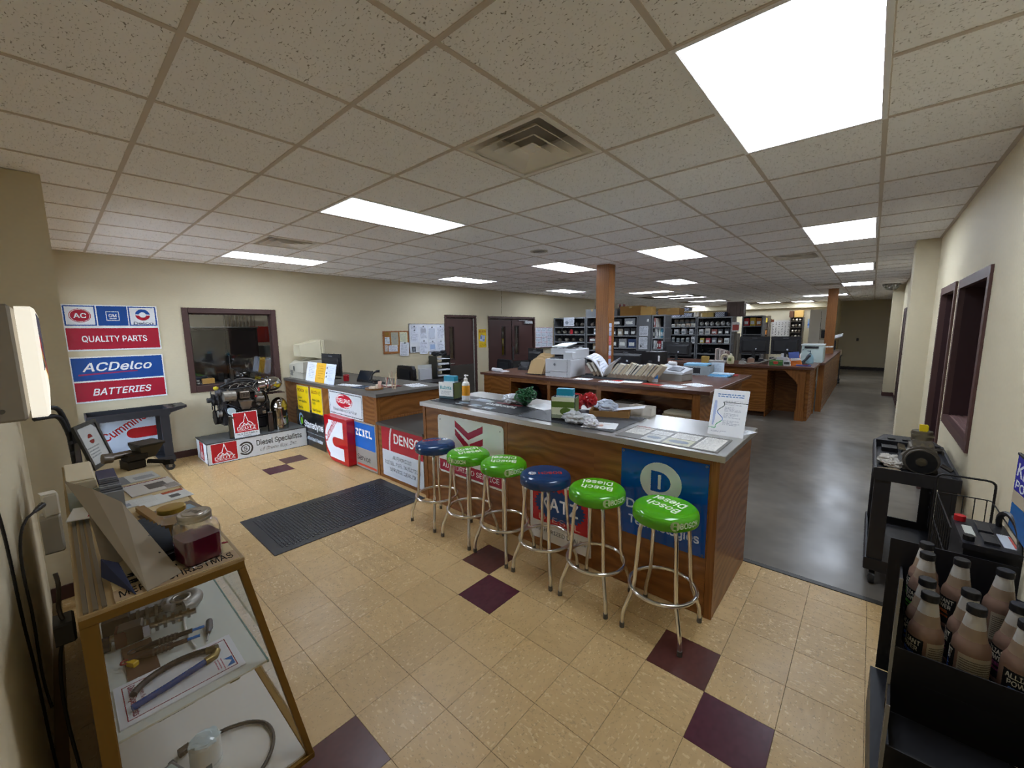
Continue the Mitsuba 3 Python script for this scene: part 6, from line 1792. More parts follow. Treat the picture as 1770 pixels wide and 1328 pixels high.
part(t, 'card', F.slab(0, .085, 0, .09, 0, .004, 0), 'm_matte', '#d4d1ca')
part(t, 'red_mark', F.slab(.062, .08, .01, .08, .004, .0006, 0), 'm_matte', '#9a2a34')
t = thing('framed_certificate', 'black framed certificate leaning at the far end of the display case', 'frame')
Fp = Plane((-3.29, .085, TZ + .002), (-.93, .37, 0), (-.09, -.23, .97))
Fp = Plane(Fp.o, Fp.r / np.linalg.norm(Fp.r), (lambda u: u / np.linalg.norm(u))(np.array(Fp.u) - (Fp.r / np.linalg.norm(Fp.r)) * (np.array(Fp.u) @ (Fp.r / np.linalg.norm(Fp.r)))))
part(t, 'frame', Fp.poly(sbox(0, 0, .27, .27).difference(sbox(.022, .022, .248, .248)), 0, .014), 'm_satin', '#2c2b28')
part(t, 'mat_board', Fp.slab(.02, .25, .02, .25, 0, .006, 0), 'm_matte', '#c6c9c8')
part(t, 'print', [Fp.lines(.05, .19, .06, .13, 4, .006, .0005, 3)], 'm_matte', '#8d9294')
part(t, 'emblem', Fp.poly(ell(.135, .17, .03, .03).difference(sbox(.08, .163, .18, .177)), .006), 'm_matte', '#8a3a34')
part(t, 'corner_tab', [Fp.poly(Polygon([(.022, .17), (.022, .205), (.04, .19)]), .0062), Fp.poly(Polygon([(.248, .248), (.21, .248), (.248, .215)]), .0062)], 'm_matte', '#5c5f60')
part(t, 'easel', Plane((-3.40, .03, TZ + .002), (-.93, .37, 0), (-.02, .05, .99)).slab(0, .06, 0, .15, -.01, .003, 0), 'm_satin', '#242424')
t = thing('pump_part', 'dark metal pump part with a square cup on the far end of the display case', 'pump')
with at(-3.18, .25, TZ + .005, 15):
    part(t, 'body', [box(-.06, .05, -.05, .04, .0, .05, .006), box(-.05, .06, -.045, .05, .05, .09, .006)], 'm_dull', '#3a342c')
    part(t, 'barrel', [cyl((-.02, -.10, .085), (-.02, .0, .085), .02), cyl((.0, -.13, .09), (.0, -.09, .085), .028)], 'm_metal', '#86807a', 35)
    part(t, 'cup', trimesh.Trimesh(*hull_pts([(-.05, .03, .05), (.04, .03, .05), (-.05, .09, .05), (.04, .09, .05), (-.075, .01, .125), (.075, .01, .125), (-.075, .13, .135), (.075, .13, .135)]), process=False), 'm_dull', '#5f584a')
    part(t, 'rim', box(-.078, .078, .008, .133, .125, .138, .003), 'm_dull', '#3d382f')
    part(t, 'lever', [cyl((.04, .05, .03), (.10, .12, .015), .012), cyl((.09, .11, .01), (.13, .13, .015), .016)], 'm_dull', '#2d2a26', 35)

# inside the case
SHZ = .5835
t = thing('sample_card', 'white lettered card with two hoses on the upper shelf of the display case', 'card')
F = Plane((-1.90, .015, SHZ), (.0, 1, .0), (-1, 0, 0))
F = Plane((-1.675, .015, SHZ), (0, 1, 0), (-1, 0, 0))
part(t, 'card', F.slab(0, .345, 0, .225, 0, .004, 0), 'm_matte', '#d2d5d8')
bd = sbox(.02, .02, .325, .205)
part(t, 'border', F.poly(bd.difference(bd.buffer(-.0025, join_style=2)), .004), 'm_matte', '#8a3a46')
G = Plane(F.o + F.n * .004, -F.u, F.r)
part(t, 'lettering', G.text('Diesel Specialists', -.195, .035, .018, .165, 0, .0006), 'm_matte', '#7a3444')
part(t, 'lettering', G.text('of Green Bay, Inc.', -.18, .062, .012, .12, 0, .0006, bold=False), 'm_matte', '#8a5a60')
part(t, 'blue_emblem', G.poly(Polygon([(-.085, .295), (-.06, .315), (-.035, .295), (-.035, .32), (-.085, .32)])), 'm_matte', '#3a6aa8')
part(t, 'print', G.lines(-.10, -.03, .265, .292, 3, 0, .0005, 3), 'm_matte', '#b07a84')
t = thing('hose_sample', 'curved black hose with a metal end on the white card in the display case', 'hose')
part(t, 'hose', tube(curve([(-1.80, .06, SHZ + .017), (-1.855, .13, SHZ + .017), (-1.86, .23, SHZ + .017), (-1.84, .28, SHZ + .017)], 18), .011, 10), 'm_satin', '#2b2522', 50)
part(t, 'fitting', [tube(curve([(-1.842, .272, SHZ + .017), (-1.835, .29, SHZ + .017), (-1.825, .305, SHZ + .02)], 6), .0135, 10)], 'm_metal', '#7d735a', 50)
t = thing('hose_sample', 'straight blue hose with a brass end on the white card in the display case', 'hose')
part(t, 'hose', tube([(-1.735, .05, SHZ + .016), (-1.755, .15, SHZ + .016), (-1.785, .265, SHZ + .016)], .011, 10), 'm_satin', '#253f78', 50)
part(t, 'fitting', tube([(-1.782, .258, SHZ + .016), (-1.79, .29, SHZ + .016), (-1.81, .30, SHZ + .02)], .014, 8), 'm_metal', '#8a7a4c', 50)
solo('brown_card', box(-2.13, -1.90, .055, .145, SHZ, SHZ + .004, .001), 'm_matte', '#5a4030', 'dark brown card under the injectors in the display case', 'card')


def injector(label, x, y, dx, red):
    t = thing('injector_part', label, 'injector')
    with at(x, y, SHZ + .018, 78):
        a = lambda p, q, r_: cyl((p, 0, 0), (q, 0, 0), r_, 12)
        part(t, 'body', [a(-.06, .03, .012), a(.03, .075, .009), a(-.1, -.06, .008)], 'm_dull', '#3b3632' if not red else '#55423c', 35)
        part(t, 'spring', [a(-.03 + .012 * k, -.025 + .012 * k, .0145) for k in range(5)], 'm_dull', '#5a5450', 35)
        part(t, 'tip', a(.075, .115, .0055), 'm_satin', '#2f6fb8', 35, label='bright blue tip')
        part(t, 'coil', tube([(-.11 + .012 * math.cos(q), .012 * math.sin(q), 0) for q in np.linspace(0, 6.28, 13)[:-1]], .003, 6, closed=True), 'm_satin', '#8a2a2a' if red else '#4a443f', 50)


injector('dark injector with a blue tip, nearer the back of the display case', -2.035, .19, 0, False)
injector('reddish injector with a blue tip, beside the white card in the display case', -1.985, .165, 0, True)
solo('plug', cbox(-1.99, .075, SHZ, .04, .025, .022, .004, 30), 'm_satin', '#c9a41e', 'small yellow plug in the display case', 'plug')
t = thing('camshaft_pump', 'long cut-away injection pump with shiny discs on the upper shelf of the display case', 'pump')
with at(-2.15, .14, SHZ + .04, 80):
    a = lambda p, q, r_, y=0, z=0: cyl((p, y, z), (q, y, z), r_, 20)
    part(t, 'shaft', a(-.11, .16, .012), 'm_chrome', '#98938c', 35)
    for k in range(6):
        part(t, 'disc', a(.0 + .026 * k, .010 + .026 * k, .030 - .002 * k), 'm_chrome', '#8e8982', 35)
    part(t, 'housing', [box(-.09, -.01, -.035, .035, -.03, .035, .006)], 'm_dull', '#59544e')
    part(t, 'red_side', box(-.10, -.06, -.038, .038, -.032, .03, .006), 'm_satin', '#4a211c')
    part(t, 'knob', [a(-.145, -.11, .028, -.01, -.01)], 'm_satin', '#1a1a20', 35)
    part(t, 'tag', box(-.01, .01, -.037, -.034, -.02, .025), 'm_satin', '#b9bdc6')
t = thing('camshaft_pump', 'second, darker injection pump behind the shiny one in the display case', 'pump')
with at(-2.27, .15, SHZ + .035, 82):
    a = lambda p, q, r_, y=0, z=0: cyl((p, y, z), (q, y, z), r_, 18)
    part(t, 'body', [box(-.14, -.05, -.03, .03, -.03, .03, .006), a(-.05, .03, .02), a(.03, .13, .014)], 'm_dull', '#3d3a36')
    part(t, 'ring', [a(-.03 + .03 * k, -.02 + .03 * k, .026) for k in range(4)], 'm_metal', '#7d786f', 35)
t = thing('turbo_housing', 'pale cast turbo housing at the far side of the upper shelf in the display case', 'turbo')
m = tube([(-2.26 + .055 * math.cos(q) * (1 - .05 * q / 6.28), .27 + .055 * math.sin(q), SHZ + .03 + .002 * q) for q in np.linspace(0, 5.6, 26)], np.linspace(.028, .016, 26), 14)
part(t, 'scroll', m, 'm_dull', '#9c9a94', 50)
part(t, 'ring', tube([(-2.26 + .032 * math.cos(q), .27 + .032 * math.sin(q), SHZ + .05) for q in np.linspace(0, 6.28, 25)[:-1]], .006, 8, closed=True), 'm_metal', '#b0aca4', 50)
part(t, 'paper', box(-2.34, -2.32, .08, .3, SHZ, SHZ + .12), 'm_matte', '#c2c6ca')
t = thing('small_tool', 'small grey handled tool lying by the front glass of the display case', 'tool')
part(t, 'handle', tube([(-2.04, .325, SHZ + .014), (-1.99, .315, SHZ + .014), (-1.96, .305, SHZ + .013)], [.012, .013, .008], 10), 'm_satin', '#4c4c50', 50)
part(t, 'shank', [cyl((-1.96, .305, SHZ + .012), (-1.915, .29, SHZ + .010), .0035, 8)], 'm_metal', '#9a9a98', 50)
solo('white_wire', tube(curve([(-2.2, .27, SHZ + .006), (-2.08, .25, SHZ + .006), (-1.96, .25, SHZ + .006), (-1.91, .255, SHZ + .006)], 16), .004, 6), 'm_satin', '#d6d6d0', 'thin white wire on the upper shelf of the display case', 'wire', smooth=50)
FZ = .1085
t = thing('filter_canister', 'white spin-on filter on the bottom of the display case', 'filter')
with at(-1.855, .235, FZ):
    part(t, 'can', lathe([(0, .004), (.044, 0), (.052, .008), (.052, .118), (.047, .125), (.044, .122), (0, .122)], 32), 'm_satin', '#c9cdc9', 35)
    part(t, 'film', blob(0, 0, .124, .046, .046, .006, 3, .5, 3, 2), 'm_gloss', '#b9c6c6')
    part(t, 'print', lathe([(.0525, .03), (.0525, .032)], 32), 'm_satin', '#8e9a96')
    part(t, 'square_mark', box(.0515, .0530, -.012, .008, .022, .048), 'm_satin', '#5a6668')
t = thing('sensor_cable', 'black cable loop with a plug behind the white filter in the display case', 'cable')
part(t, 'cable', tube(curve([(-1.64, .29, FZ + .010), (-1.66, .36, FZ + .010), (-1.75, .44, FZ + .010), (-1.86, .45, FZ + .010), (-1.93, .40, FZ + .010), (-1.96, .34, FZ + .012), (-1.98, .26, FZ + .012), (-1.99, .21, FZ + .014)], 36), .0075, 9), 'm_satin', '#332e29', 50)
part(t, 'plug', [cbox(-1.99, .185, FZ, .03, .045, .026, .004, 10)], 'm_satin', '#4a3f30')
t = thing('sensor_box', 'small silver sensor box with a black lead beside the white filter', 'sensor')
with at(-1.90, .13, FZ, 20):
    part(t, 'body', box(-.04, .04, -.03, .03, .012, .04, .006), 'm_dull', '#8a8c8c')
    part(t, 'label', box(-.025, .025, -.018, .018, .04, .0412), 'm_satin', '#bcd0cf')
    part(t, 'ear', [cbox(-.045, .03, .018, .03, .02, .006, .002), cbox(.045, -.03, .018, .03, .02, .006, .002)], 'm_dull', '#6f7170')
    part(t, 'lead', tube(curve([(.0, -.03, .022), (.05, -.05, .018), (.10, -.04, .013), (.16, -.05, .013), (.22, -.04, .013)], 14), .012, 9), 'm_satin', '#272422', 50)
t = thing('steel_bar', 'grey metal plate on the shelf edge under the white card', 'plate')
part(t, 'plate', box(-1.70, -1.66, .10, .2, SHZ - .030, SHZ - .010, .002), 'm_dull', '#4e5252')
part(t, 'clip', [box(-1.72, -1.66, .30, .335, SHZ - .035, SHZ - .010, .003)], 'm_dull', '#77724e')

# ---------------------------------------------------------------- lit sign, charger and cords on the near wall
t = thing('lit_box_sign', 'illuminated white box sign hung high on the near left wall', 'lit sign')
part(t, 'housing', box(-2.45, -1.66, YF + .03, -.058, 1.60, 1.905, .006), 'm_satin', '#8d867c')
k = part(t, 'face', [box(-2.445, -1.665, -.058, -.018, 1.605, 1.90, .006)], 'm_satin', '#efe9dc')
scene[k]['emitter'] = {'type': 'area', 'radiance': {'type': 'rgb', 'value': [.33, .315, .27]}}
Fn = Plane((-1.67, -.0175, 1.605), (-1, 0, 0), (0, 0, 1))
part(t, 'dark_panel', Fn.slab(.1, .7, .12, .28, 0, .001, 0), 'm_satin', '#4a4866')
part(t, 'stripe', [Fn.poly(Polygon([(.02, .18), (.3, .12), (.76, .06), (.76, .09), (.3, .15), (.02, .215)]), .0012)], 'm_satin', '#c23a3a')
part(t, 'stripe', [Fn.poly(Polygon([(.02, .165), (.3, .105), (.76, .045), (.76, .056), (.3, .116), (.02, .175)]), .0012)], 'm_satin', '#d8b040')
part(t, 'screw', [cyl((-1.661, -.10, 1.63), (-1.658, -.10, 1.63), .006, 10)], 'm_metal', '#6a6a66', 40)
part(t, 'hanger', [tube([(-1.70 + .012 * math.cos(q), -.12, 1.918 + .012 * math.sin(q)) for q in np.linspace(0, 6.28, 13)[:-1]], .002, 6, closed=True)], 'm_metal', '#55534e', 50)
t = thing('hanging_lead', 'black cord hanging from the lit sign down the near left wall', 'cord')
part(t, 'cord', tube(curve([(-1.74, YF + .05, 1.598), (-1.80, YF + .03, 1.45), (-1.98, YF + .02, 1.25), (-2.10, YF + .015, 1.05), (-2.15, YF + .015, .8), (-2.22, YF + .015, .62), (-2.20, YF + .02, .4), (-2.3, YF + .03, .03)], 40), .0045, 7), 'm_satin', '#1a1817', 50)
t = thing('power_adapter', 'white plug-in adapter standing up behind the display case', 'adapter')
part(t, 'body', cbox(-2.24, -.065, 1.16, .05, .045, .085, .006, 10), 'm_satin', '#bdb6a6')
part(t, 'top_label', cbox(-2.24, -.065, 1.245, .045, .04, .0015, 0, 10), 'm_satin', '#d4d0c6')
part(t, 'outlet_strip', box(-2.29, -2.21, -.10, -.042, 1.02, 1.16, .006), 'm_satin', '#8f8778')
part(t, 'plug', tube([(-2.205, -.08, 1.215), (-2.18, -.09, 1.212), (-2.15, -.10, 1.21)], [.010, .009, .005], 8), 'm_satin', '#201e1c', 50)
part(t, 'cord', tube(curve([(-2.15, -.10, 1.21), (-2.1, -.125, 1.19), (-2.08, -.14, 1.10), (-2.09, -.14, .9), (-2.14, -.145, .7), (-2.18, -.14, .45)], 26), .0042, 7), 'm_satin', '#1a1817', 50)
t = thing('power_strip', 'dark power brick with a brown cord behind the display case', 'power brick')
part(t, 'brick', box(-2.02, -1.93, -.10, -.045, .80, .875, .006), 'm_satin', '#1d1a18')
part(t, 'cord', tube(curve([(-1.97, -.07, 1.04), (-1.96, -.07, .97), (-1.975, -.075, .93), (-1.97, -.07, .87)], 12), .006, 7), 'm_satin', '#3a3026', 50)
part(t, 'cord', tube(curve([(-1.97, -.08, .80), (-1.99, -.10, .6), (-1.95, -.09, .35), (-2.0, -.08, .03)], 16), .005, 7), 'm_satin', '#1a1817', 50)

# ---------------------------------------------------------------- right wall: window, door, pilasters
def west(x, y1, z0):
    """A plane that faces -x; its right runs towards -y."""
    return Plane((x, y1, z0), (0, -1, 0), (0, 0, 1))


MAR = '#3d2628'
struct('window_2', [box(XR - .018, XR + .02, 3.87, 3.94, .99, 2.19, .003), box(XR - .018, XR + .02, 5.04, 5.11, .99, 2.19, .003), box(XR - .018, XR + .02, 3.94, 5.04, 2.12, 2.19, .003), box(XR - .018, XR + .02, 3.94, 5.04, .99, 1.06, .003)], 'm_satin', '#553c38')
part('window_2', 'jamb', [box(XR + .02, XR + .30, 3.91, 3.935, 1.05, 2.15), box(XR + .02, XR + .30, 5.045, 5.07, 1.05, 2.15), box(XR + .02, XR + .30, 3.93, 5.05, 2.12, 2.15)], 'm_satin', MAR)
part('window_2', 'sill', [box(XR + .02, XR + .30, 3.93, 5.05, 1.03, 1.055)] + [box(XR + .03 + .035 * k, XR + .055 + .035 * k, 3.94, 5.04, 1.055, 1.06, .002) for k in range(7)], 'm_satin', '#7d605c')
part('window_2', 'shutter', [box(XR + .27, XR + .29, 3.94, 4.47, 1.06, 2.12, .003)], 'm_satin', MAR)
part('window_2', 'shutter', [box(XR + .27, XR + .29, 4.50, 5.04, 1.06, 2.12, .003)], 'm_satin', MAR)
part('window_2', 'mullion', box(XR + .24, XR + .28, 4.465, 4.505, 1.06, 2.12, .003), 'm_satin', '#2b1a1c')
struct('door_3', [box(XR - .018, XR + .03, 5.30, 5.37, 0, 2.2, .003), box(XR - .018, XR + .03, 6.26, 6.33, 0, 2.2, .003), box(XR - .018, XR + .03, 5.37, 6.26, 2.13, 2.2, .003)], 'm_satin', '#553c38')
part('door_3', 'jamb', [box(XR + .03, XR + .14, 5.34, 5.365, 0, 2.15), box(XR + .03, XR + .14, 6.265, 6.29, 0, 2.15), box(XR + .03, XR + .14, 5.36, 6.27, 2.13, 2.15)], 'm_satin', MAR)
k = part('door_3', 'leaf', box(XR + .085, XR + .125, 5.37, 6.26, .01, 2.13, .003), 'm_satin', '#3a2426')
part(k, 'lever', [cyl((XR + .085, 5.44, 1.0), (XR + .03, 5.44, 1.0), .022, 14), cyl((XR + .04, 5.44, 1.0), (XR + .04, 5.56, 1.0), .009, 10)], 'm_metal', '#aaa79f', 40)
struct('door_4', [box(XR - .015, XR + .02, 12.2, 12.28, 0, 2.2, .003), box(XR - .015, XR + .02, 13.2, 13.28, 0, 2.2, .003), box(XR - .015, XR + .02, 12.28, 13.2, 2.12, 2.2, .003), box(XR - .005, XR + .02, 12.28, 13.2, .01, 2.12, .002)], 'm_satin', '#3f2a2a')
t = thing('poster', 'blue and white poster on the right wall beyond the first pilaster', 'poster')
W_ = west(XR - .001, 11.6, 1.0)
part(t, 'sheet', W_.slab(0, .9, 0, 1.1, 0, .003, 0), 'm_satin', '#c7cfd8')
part(t, 'picture', [W_.slab(.08, .82, .1, .5, .003, .0008, 0), W_.slab(.08, .82, .75, .85, .003, .0008, 0)], 'm_satin', '#5f86ad')
part(t, 'red_mark', W_.slab(.1, .5, .6, .7, .003, .0008, 0), 'm_satin', '#a04a4a')
t = thing('convex_mirror', 'half dome mirror at the top of the far pilaster', 'mirror')
m = trimesh.creation.icosphere(3)
v = np.array(m.vertices); v[:, 2] = -np.abs(v[:, 2]); m.vertices = v * [.17, .17, .15]
m.apply_translation([.27, 14.02, CEIL - .005])
part(t, 'dome', m, 'm_chrome', '#b9b9b4', 40)
part(t, 'rim', tube([(.27 + .172 * math.cos(q), 14.02 + .172 * math.sin(q), CEIL - .012) for q in np.linspace(0, 6.28, 33)[:-1]], .010, 8, closed=True), 'm_satin', '#7d7a72', 50)

# ---------------------------------------------------------------- cart by the right wall
utility_cart('black molded cart by the right wall below the dark window, carrying a fuel pump', .292, 4.13, .96, .42, .86, 90, .1, '#1d1d20')
CZ = .8065
t = thing('fuel_pump', 'grey cast fuel pump with a yellow cap on the black cart at right', 'pump')
with at(.325, 4.02, CZ, 0):
    part(t, 'flange', [cyl((0, -.155, .085), (0, -.115, .085), .085, 30), cyl((0, -.115, .085), (0, -.10, .085), .095, 30)], 'm_dull', '#6b655c', 35)
    part(t, 'dark_face', [lathe([(.03, 0), (.078, 0), (.078, .006), (.03, .006)], 30).apply_transform(trimesh.transformations.rotation_matrix(math.pi / 2, [1, 0, 0])).apply_translation([0, -.153, .085])], 'm_satin', '#121213', 35)
    part(t, 'drive_gear', [cyl((0, -.166, .085), (0, -.155, .085), .024, 8), cyl((0, -.172, .085), (0, -.16, .085), .012, 12)], 'm_metal', '#9a927f', 35)
    part(t, 'body', [box(-.075, .075, -.10, .10, .02, .17, .014), box(-.06, .06, -.06, .10, .17, .21, .012), blob(.0, -.05, .10, .09, .06, .075, 4, .25, 3, 3)], 'm_dull', '#8b857a')
    part(t, 'head', [cyl((0, .02, .20), (0, .02, .27), .055, 22), box(-.06, .06, -.04, .08, .235, .25, .006)], 'm_dull', '#77705f', 35)
    part(t, 'yellow_cap', box(-.022, .028, .0, .04, .27, .315, .005), 'm_satin', '#d8bc16')
    part(t, 'lever', [cyl((.07, -.02, .15), (.11, -.02, .15), .02, 14), box(.095, .108, -.10, .02, .135, .16, .004), cyl((.10, -.11, .07), (.15, -.13, .045), .014, 10)], 'm_dull', '#4d4842', 35)
    part(t, 'fitting', [cyl((-.08, -.03 + .05 * k, .13), (-.115, -.03 + .05 * k, .14), .012, 10) for k in range(3)] + [cyl((-.04 + .04 * k, -.075, .19), (-.04 + .04 * k, -.10, .195), .01, 10) for k in range(3)], 'm_metal', '#8d8778', 35)
    part(t, 'foot', [box(-.09, -.05, -.09, .09, 0, .025, .004), box(.05, .09, -.09, .09, 0, .025, .004)], 'm_dull', '#6a645a')
t = thing('shop_rag', 'crumpled white rag on the left side of the black cart at the right wall', 'rag')
part(t, 'cloth', [blob(.165, 4.05, CZ + .03, .055, .11, .03, 41, .6, 2.6, 4), blob(.19, 3.95, CZ + .022, .05, .07, .025, 43, .6, 3, 3)], 'm_matte', '#b9b4aa')
solo('cardboard_scrap', cbox(.19, 3.79, CZ, .12, .18, .008, .002, 24), 'm_matte', '#8b7c66', 'brown cardboard scrap under the white rag on the cart', 'cardboard')
t = thing('cart_notes', 'dark trays with papers at the far end of the black cart', 'tray')
for k in range(2):
    part(t, 'tray', [box(.13 + .12 * k, .23 + .12 * k, 4.42, 4.55, CZ, CZ + .03, .004)], 'm_satin', '#111114')

# ---------------------------------------------------------------- stepped cardboard rack with bottles
BZ = .632
t = thing('display_rack', 'black stepped cardboard display rack with speckled white edges at the right wall', 'display rack')
BK = '#17171b'
tiers = [(.140, 1.80, 2.46, BZ, .735), (.122, 1.50, 1.80, .49, .60), (.106, 1.16, 1.50, .34, .46)]
for i, (x0, ya, yb, zf, zl) in enumerate(tiers):
    part(t, 'tray_floor', box(x0 * yb / ya, .515, ya, yb, zf - .006, zf, 0), 'm_satin', BK)
    part(t, 'tray_lip', [box(x0, .515, ya, ya + .007, zf - (.14 if i < 2 else .34), zl, .001)], 'm_satin', BK)
    zt = zl + (.25 if i == 0 else .13)
    q = yb / ya * .97
    part(t, 'side_panel', sheet3([(x0, ya, max(0, zf - .14)), (x0 * q, yb, max(0, zf - .14)), (x0 * q, yb, zf + .1), (x0, ya, zt)], .007), 'm_satin', BK)
    part(t, 'side_panel', sheet3([(.512, ya, max(0, zf - .14)), (.512, yb, max(0, zf - .14)), (.512, yb, zf + .1), (.512, ya, zt)], .007), 'm_satin', BK)
    part(t, 'cut_edge', box(x0 - .0045, x0 + .0045, ya - .0012, ya + .0005, max(0, zf - .10), zt, 0), 'm_matte', '#8d8d8a', label='speckled white cardboard edge')
part(t, 'base', box(.12, .512, 1.18, 2.45, 0, .2, .002), 'm_satin', BK)
part(t, 'back_panel', box(.14, .515, 2.455, 2.462, .2, .86), 'm_satin', BK)

BOT = [(0, 0), (.040, 0), (.0445, .006), (.0455, .02), (.0455, .135), (.043, .155), (.036, .170), (.034, .176), (.032, .185), (.0205, .258), (.0205, .262), (0, .262)]


def power_bottle(label, x, y, turn, col2, front_label, group=None):
    t = thing('additive_bottle', label, 'bottle', group)
    with at(x, y, BZ + .0005, turn):
        part(t, 'bottle', lambda: lathe(BOT[:8], 28), 'm_gloss', '#84695a', 40, cache=('bot', 1))
        part(t, 'neck', lambda: lathe([(.0341, .176), (.032, .186), (.0275, .215)], 28), 'm_gloss', '#94806a', 40, cache=('bot', 2))
        part(t, 'upper_neck', lambda: lathe([(.0275, .215), (.0208, .258), (.0205, .262), (0, .262)], 28), 'm_gloss', '#b9b6ae', 40, cache=('bot', 3))
        part(t, 'cap', lambda: lathe([(0, .286), (.021, .286), (.0235, .283), (.0235, .262), (.0215, .26), (0, .26)], 28), 'm_satin', '#131316', 40, cache=('bot', 4))
        arc_ = lambda a0, a1, z0, z1, R=.0462: (lambda th: trimesh.Trimesh(np.vstack([np.c_[R * np.cos(th), R * np.sin(th), np.full(len(th), z0)], np.c_[R * np.cos(th), R * np.sin(th), np.full(len(th), z1)]]), np.array([f for i in range(len(th) - 1) for f in ([i, i + 1, len(th) + i + 1], [i, len(th) + i + 1, len(th) + i])]), process=False))(np.linspace(a0, a1, 14))
        part(t, 'front_label', lambda: arc_(-2.5, -.65, .02, .128), 'm_satin', '#121317', cache=('bot', 5))
        part(t, 'back_label', lambda: arc_(-.45, 1.6, .02, .128), 'm_satin', '#a79b86', cache=('bot', 6))

        def txt(s, a0, z, h, w, R=.0464):
            m = text2d(s, h, True)
            b = m.bounds
            m.apply_scale([w / (b[1][0] - b[0][0]), 1, .0006])
            b = m.bounds
            v = np.array(m.vertices)
            th = a0 + (v[:, 0] - (b[0][0] + b[1][0]) / 2) / R
            m.vertices = np.c_[(R + v[:, 2]) * np.cos(th), (R + v[:, 2]) * np.sin(th), z + v[:, 1]]
            return m
        part(t, 'lettering', lambda: [txt('ALLIANT', -1.57, .105, .016, .072), txt('POWER', -1.57, .083, .016, .06)], 'm_satin', '#c9c2b2', cache=('bot', 7))
        part(t, 'colour_mark', lambda: [txt('DIESEL', -1.57, .064, .011, .05), txt('treatment', -1.57, .048, .009, .05)], 'm_satin', col2, cache=('bot', 8, col2))
        part(t, 'print', lambda: [arc_(-.35, 1.5, .030 + .008 * k, .0335 + .008 * k, .0466) for k in range(11)], 'm_satin', '#6f675a', cache=('bot', 9))


BL_ = [('front row bottle at the left of the black rack, label turned to the left', .222, 1.895, -62, '#4a78c8'),
       ('front row bottle in the middle of the black rack, pale back label showing', .328, 1.90, -108, '#4a78c8'),
       ('front row bottle at the right of the black rack, dark front label showing', .435, 1.895, -8, '#4a78c8'),
       ('bottle right behind the front left one on the black rack', .222, 2.0, -40, '#4a78c8'),
       ('bottle right behind the front middle one on the black rack', .328, 2.005, -100, '#8a3a6a'),
       ('bottle right behind the front right one on the black rack', .435, 2.0, -60, '#8a3a6a'),
       ('bottle in the third row at the left of the black rack, green marked label', .24, 2.24, -55, '#5fae3a'),
       ('bottle in the third row at the middle of the black rack', .335, 2.26, -60, '#c86a2a'),
       ('bottle in the third row at the right of the black rack, beside the battery', .445, 2.26, -100, '#c86a2a'),
       ('rearmost bottle at the left of the black rack', .245, 2.345, -60, '#5fae3a')]
for lb, x, y, tn, c2 in BL_:
    power_bottle(lb, x, y, tn, c2, True)

t = thing('car_battery', 'black car battery with a red terminal cap behind the bottles at the right wall', 'battery')
with at(.445, 2.66, .70, 0):
    part(t, 'case', box(-.085, .085, -.17, .17, 0, .175, .008), 'm_satin', '#18181b')
    part(t, 'lid', box(-.088, .088, -.173, .173, .175, .20, .006), 'm_satin', '#1c1c20')
    part(t, 'vent_cover', [box(-.02, .03, -.13, -.02, .20, .212, .004)], 'm_satin', '#232327')
    part(t, 'vent_cover', [box(-.02, .03, .0, .11, .20, .212, .004)], 'm_satin', '#232327')
    part(t, 'red_cap', [cyl((-.06, .12, .20), (-.06, .12, .225), .02, 16)], 'm_satin', '#b3161c', 40)
    part(t, 'black_cap', [cyl((-.06, -.12, .20), (-.06, -.12, .222), .018, 16)], 'm_satin', '#101012', 40)
    part(t, 'white_label', box(-.062, -.03, -.06, .06, .2002, .2012), 'm_satin', '#b9bab2')
    part(t, 'red_white_label', box(.04, .078, -.12, .03, .2002, .2012), 'm_satin', '#b9bfc8')
    part(t, 'label_stripe', box(.072, .08, -.11, .02, .2012, .2018), 'm_satin', '#a8453e')
    part(t, 'strap', tube(curve([(.07, .15, .18), (.06, .10, .27), (.07, .0, .30), (.08, -.1, .26), (.075, -.16, .18)], 20), .011, 6), 'm_satin', '#161618', 50)
solo('battery_stand', box(.34, .525, 2.475, 2.86, 0, .70, .004), 'm_satin', '#1a1a1c', 'black box under the battery at the right wall', 'stand')
t = thing('wire_basket', 'black wire basket rack standing between the bottles and the cart', 'wire rack')
w_ = []
for z in (.80, .95):
    w_.append(tube(bend([(.325, 2.50, z), (.325, 3.02, z), (.515, 3.02, z), (.515, 2.5, z)], .02), .003, 6))
for y in np.linspace(2.52, 3.0, 9):
    w_.append(cyl((.325, y, .74), (.325, y, .95), .0022, 6))
for x in np.linspace(.34, .50, 5):
    w_.append(cyl((x, 3.02, .74), (x, 3.02, .95), .0022, 6))
part(t, 'wires', w_, 'm_satin', '#141416', 50)
part(t, 'hoop', tube(bend([(.315, 2.98, .0), (.315, 2.98, 1.06), (.515, 2.98, 1.06), (.515, 2.98, .7)], .03), .005, 8), 'm_satin', '#141416', 50)
part(t, 'shelf_grid', [cyl((.325, y, .74), (.515, y, .74), .002, 6) for y in np.linspace(2.88, 3.0, 5)], 'm_satin', '#141416', 50)
t = thing('banner_sign', 'blue and purple banner with slanted white letters at the right edge by the battery', 'banner')
W_ = west(XR - .008, 2.70, .95)
part(t, 'panel', W_.slab(0, .5, 0, .32, 0, .006, .001), 'm_satin', '#1f5a96')
part(t, 'purple_top', W_.poly(Polygon([(0, .165), (.5, .2), (.5, .318), (0, .318)]), .006), 'm_satin', '#2c2a8a')
part(t, 'tan_band', W_.poly(Polygon([(0, .11), (.5, .15), (.5, .20), (0, .165)]), .0065), 'm_satin', '#b3a58c')
part(t, 'lettering', [W_.text('KLEEN', .02, .235, .055, .4, .007, shear=.25), W_.text('POWER', .02, .18, .035, .35, .007, shear=.25)], 'm_satin', '#c9cad6')
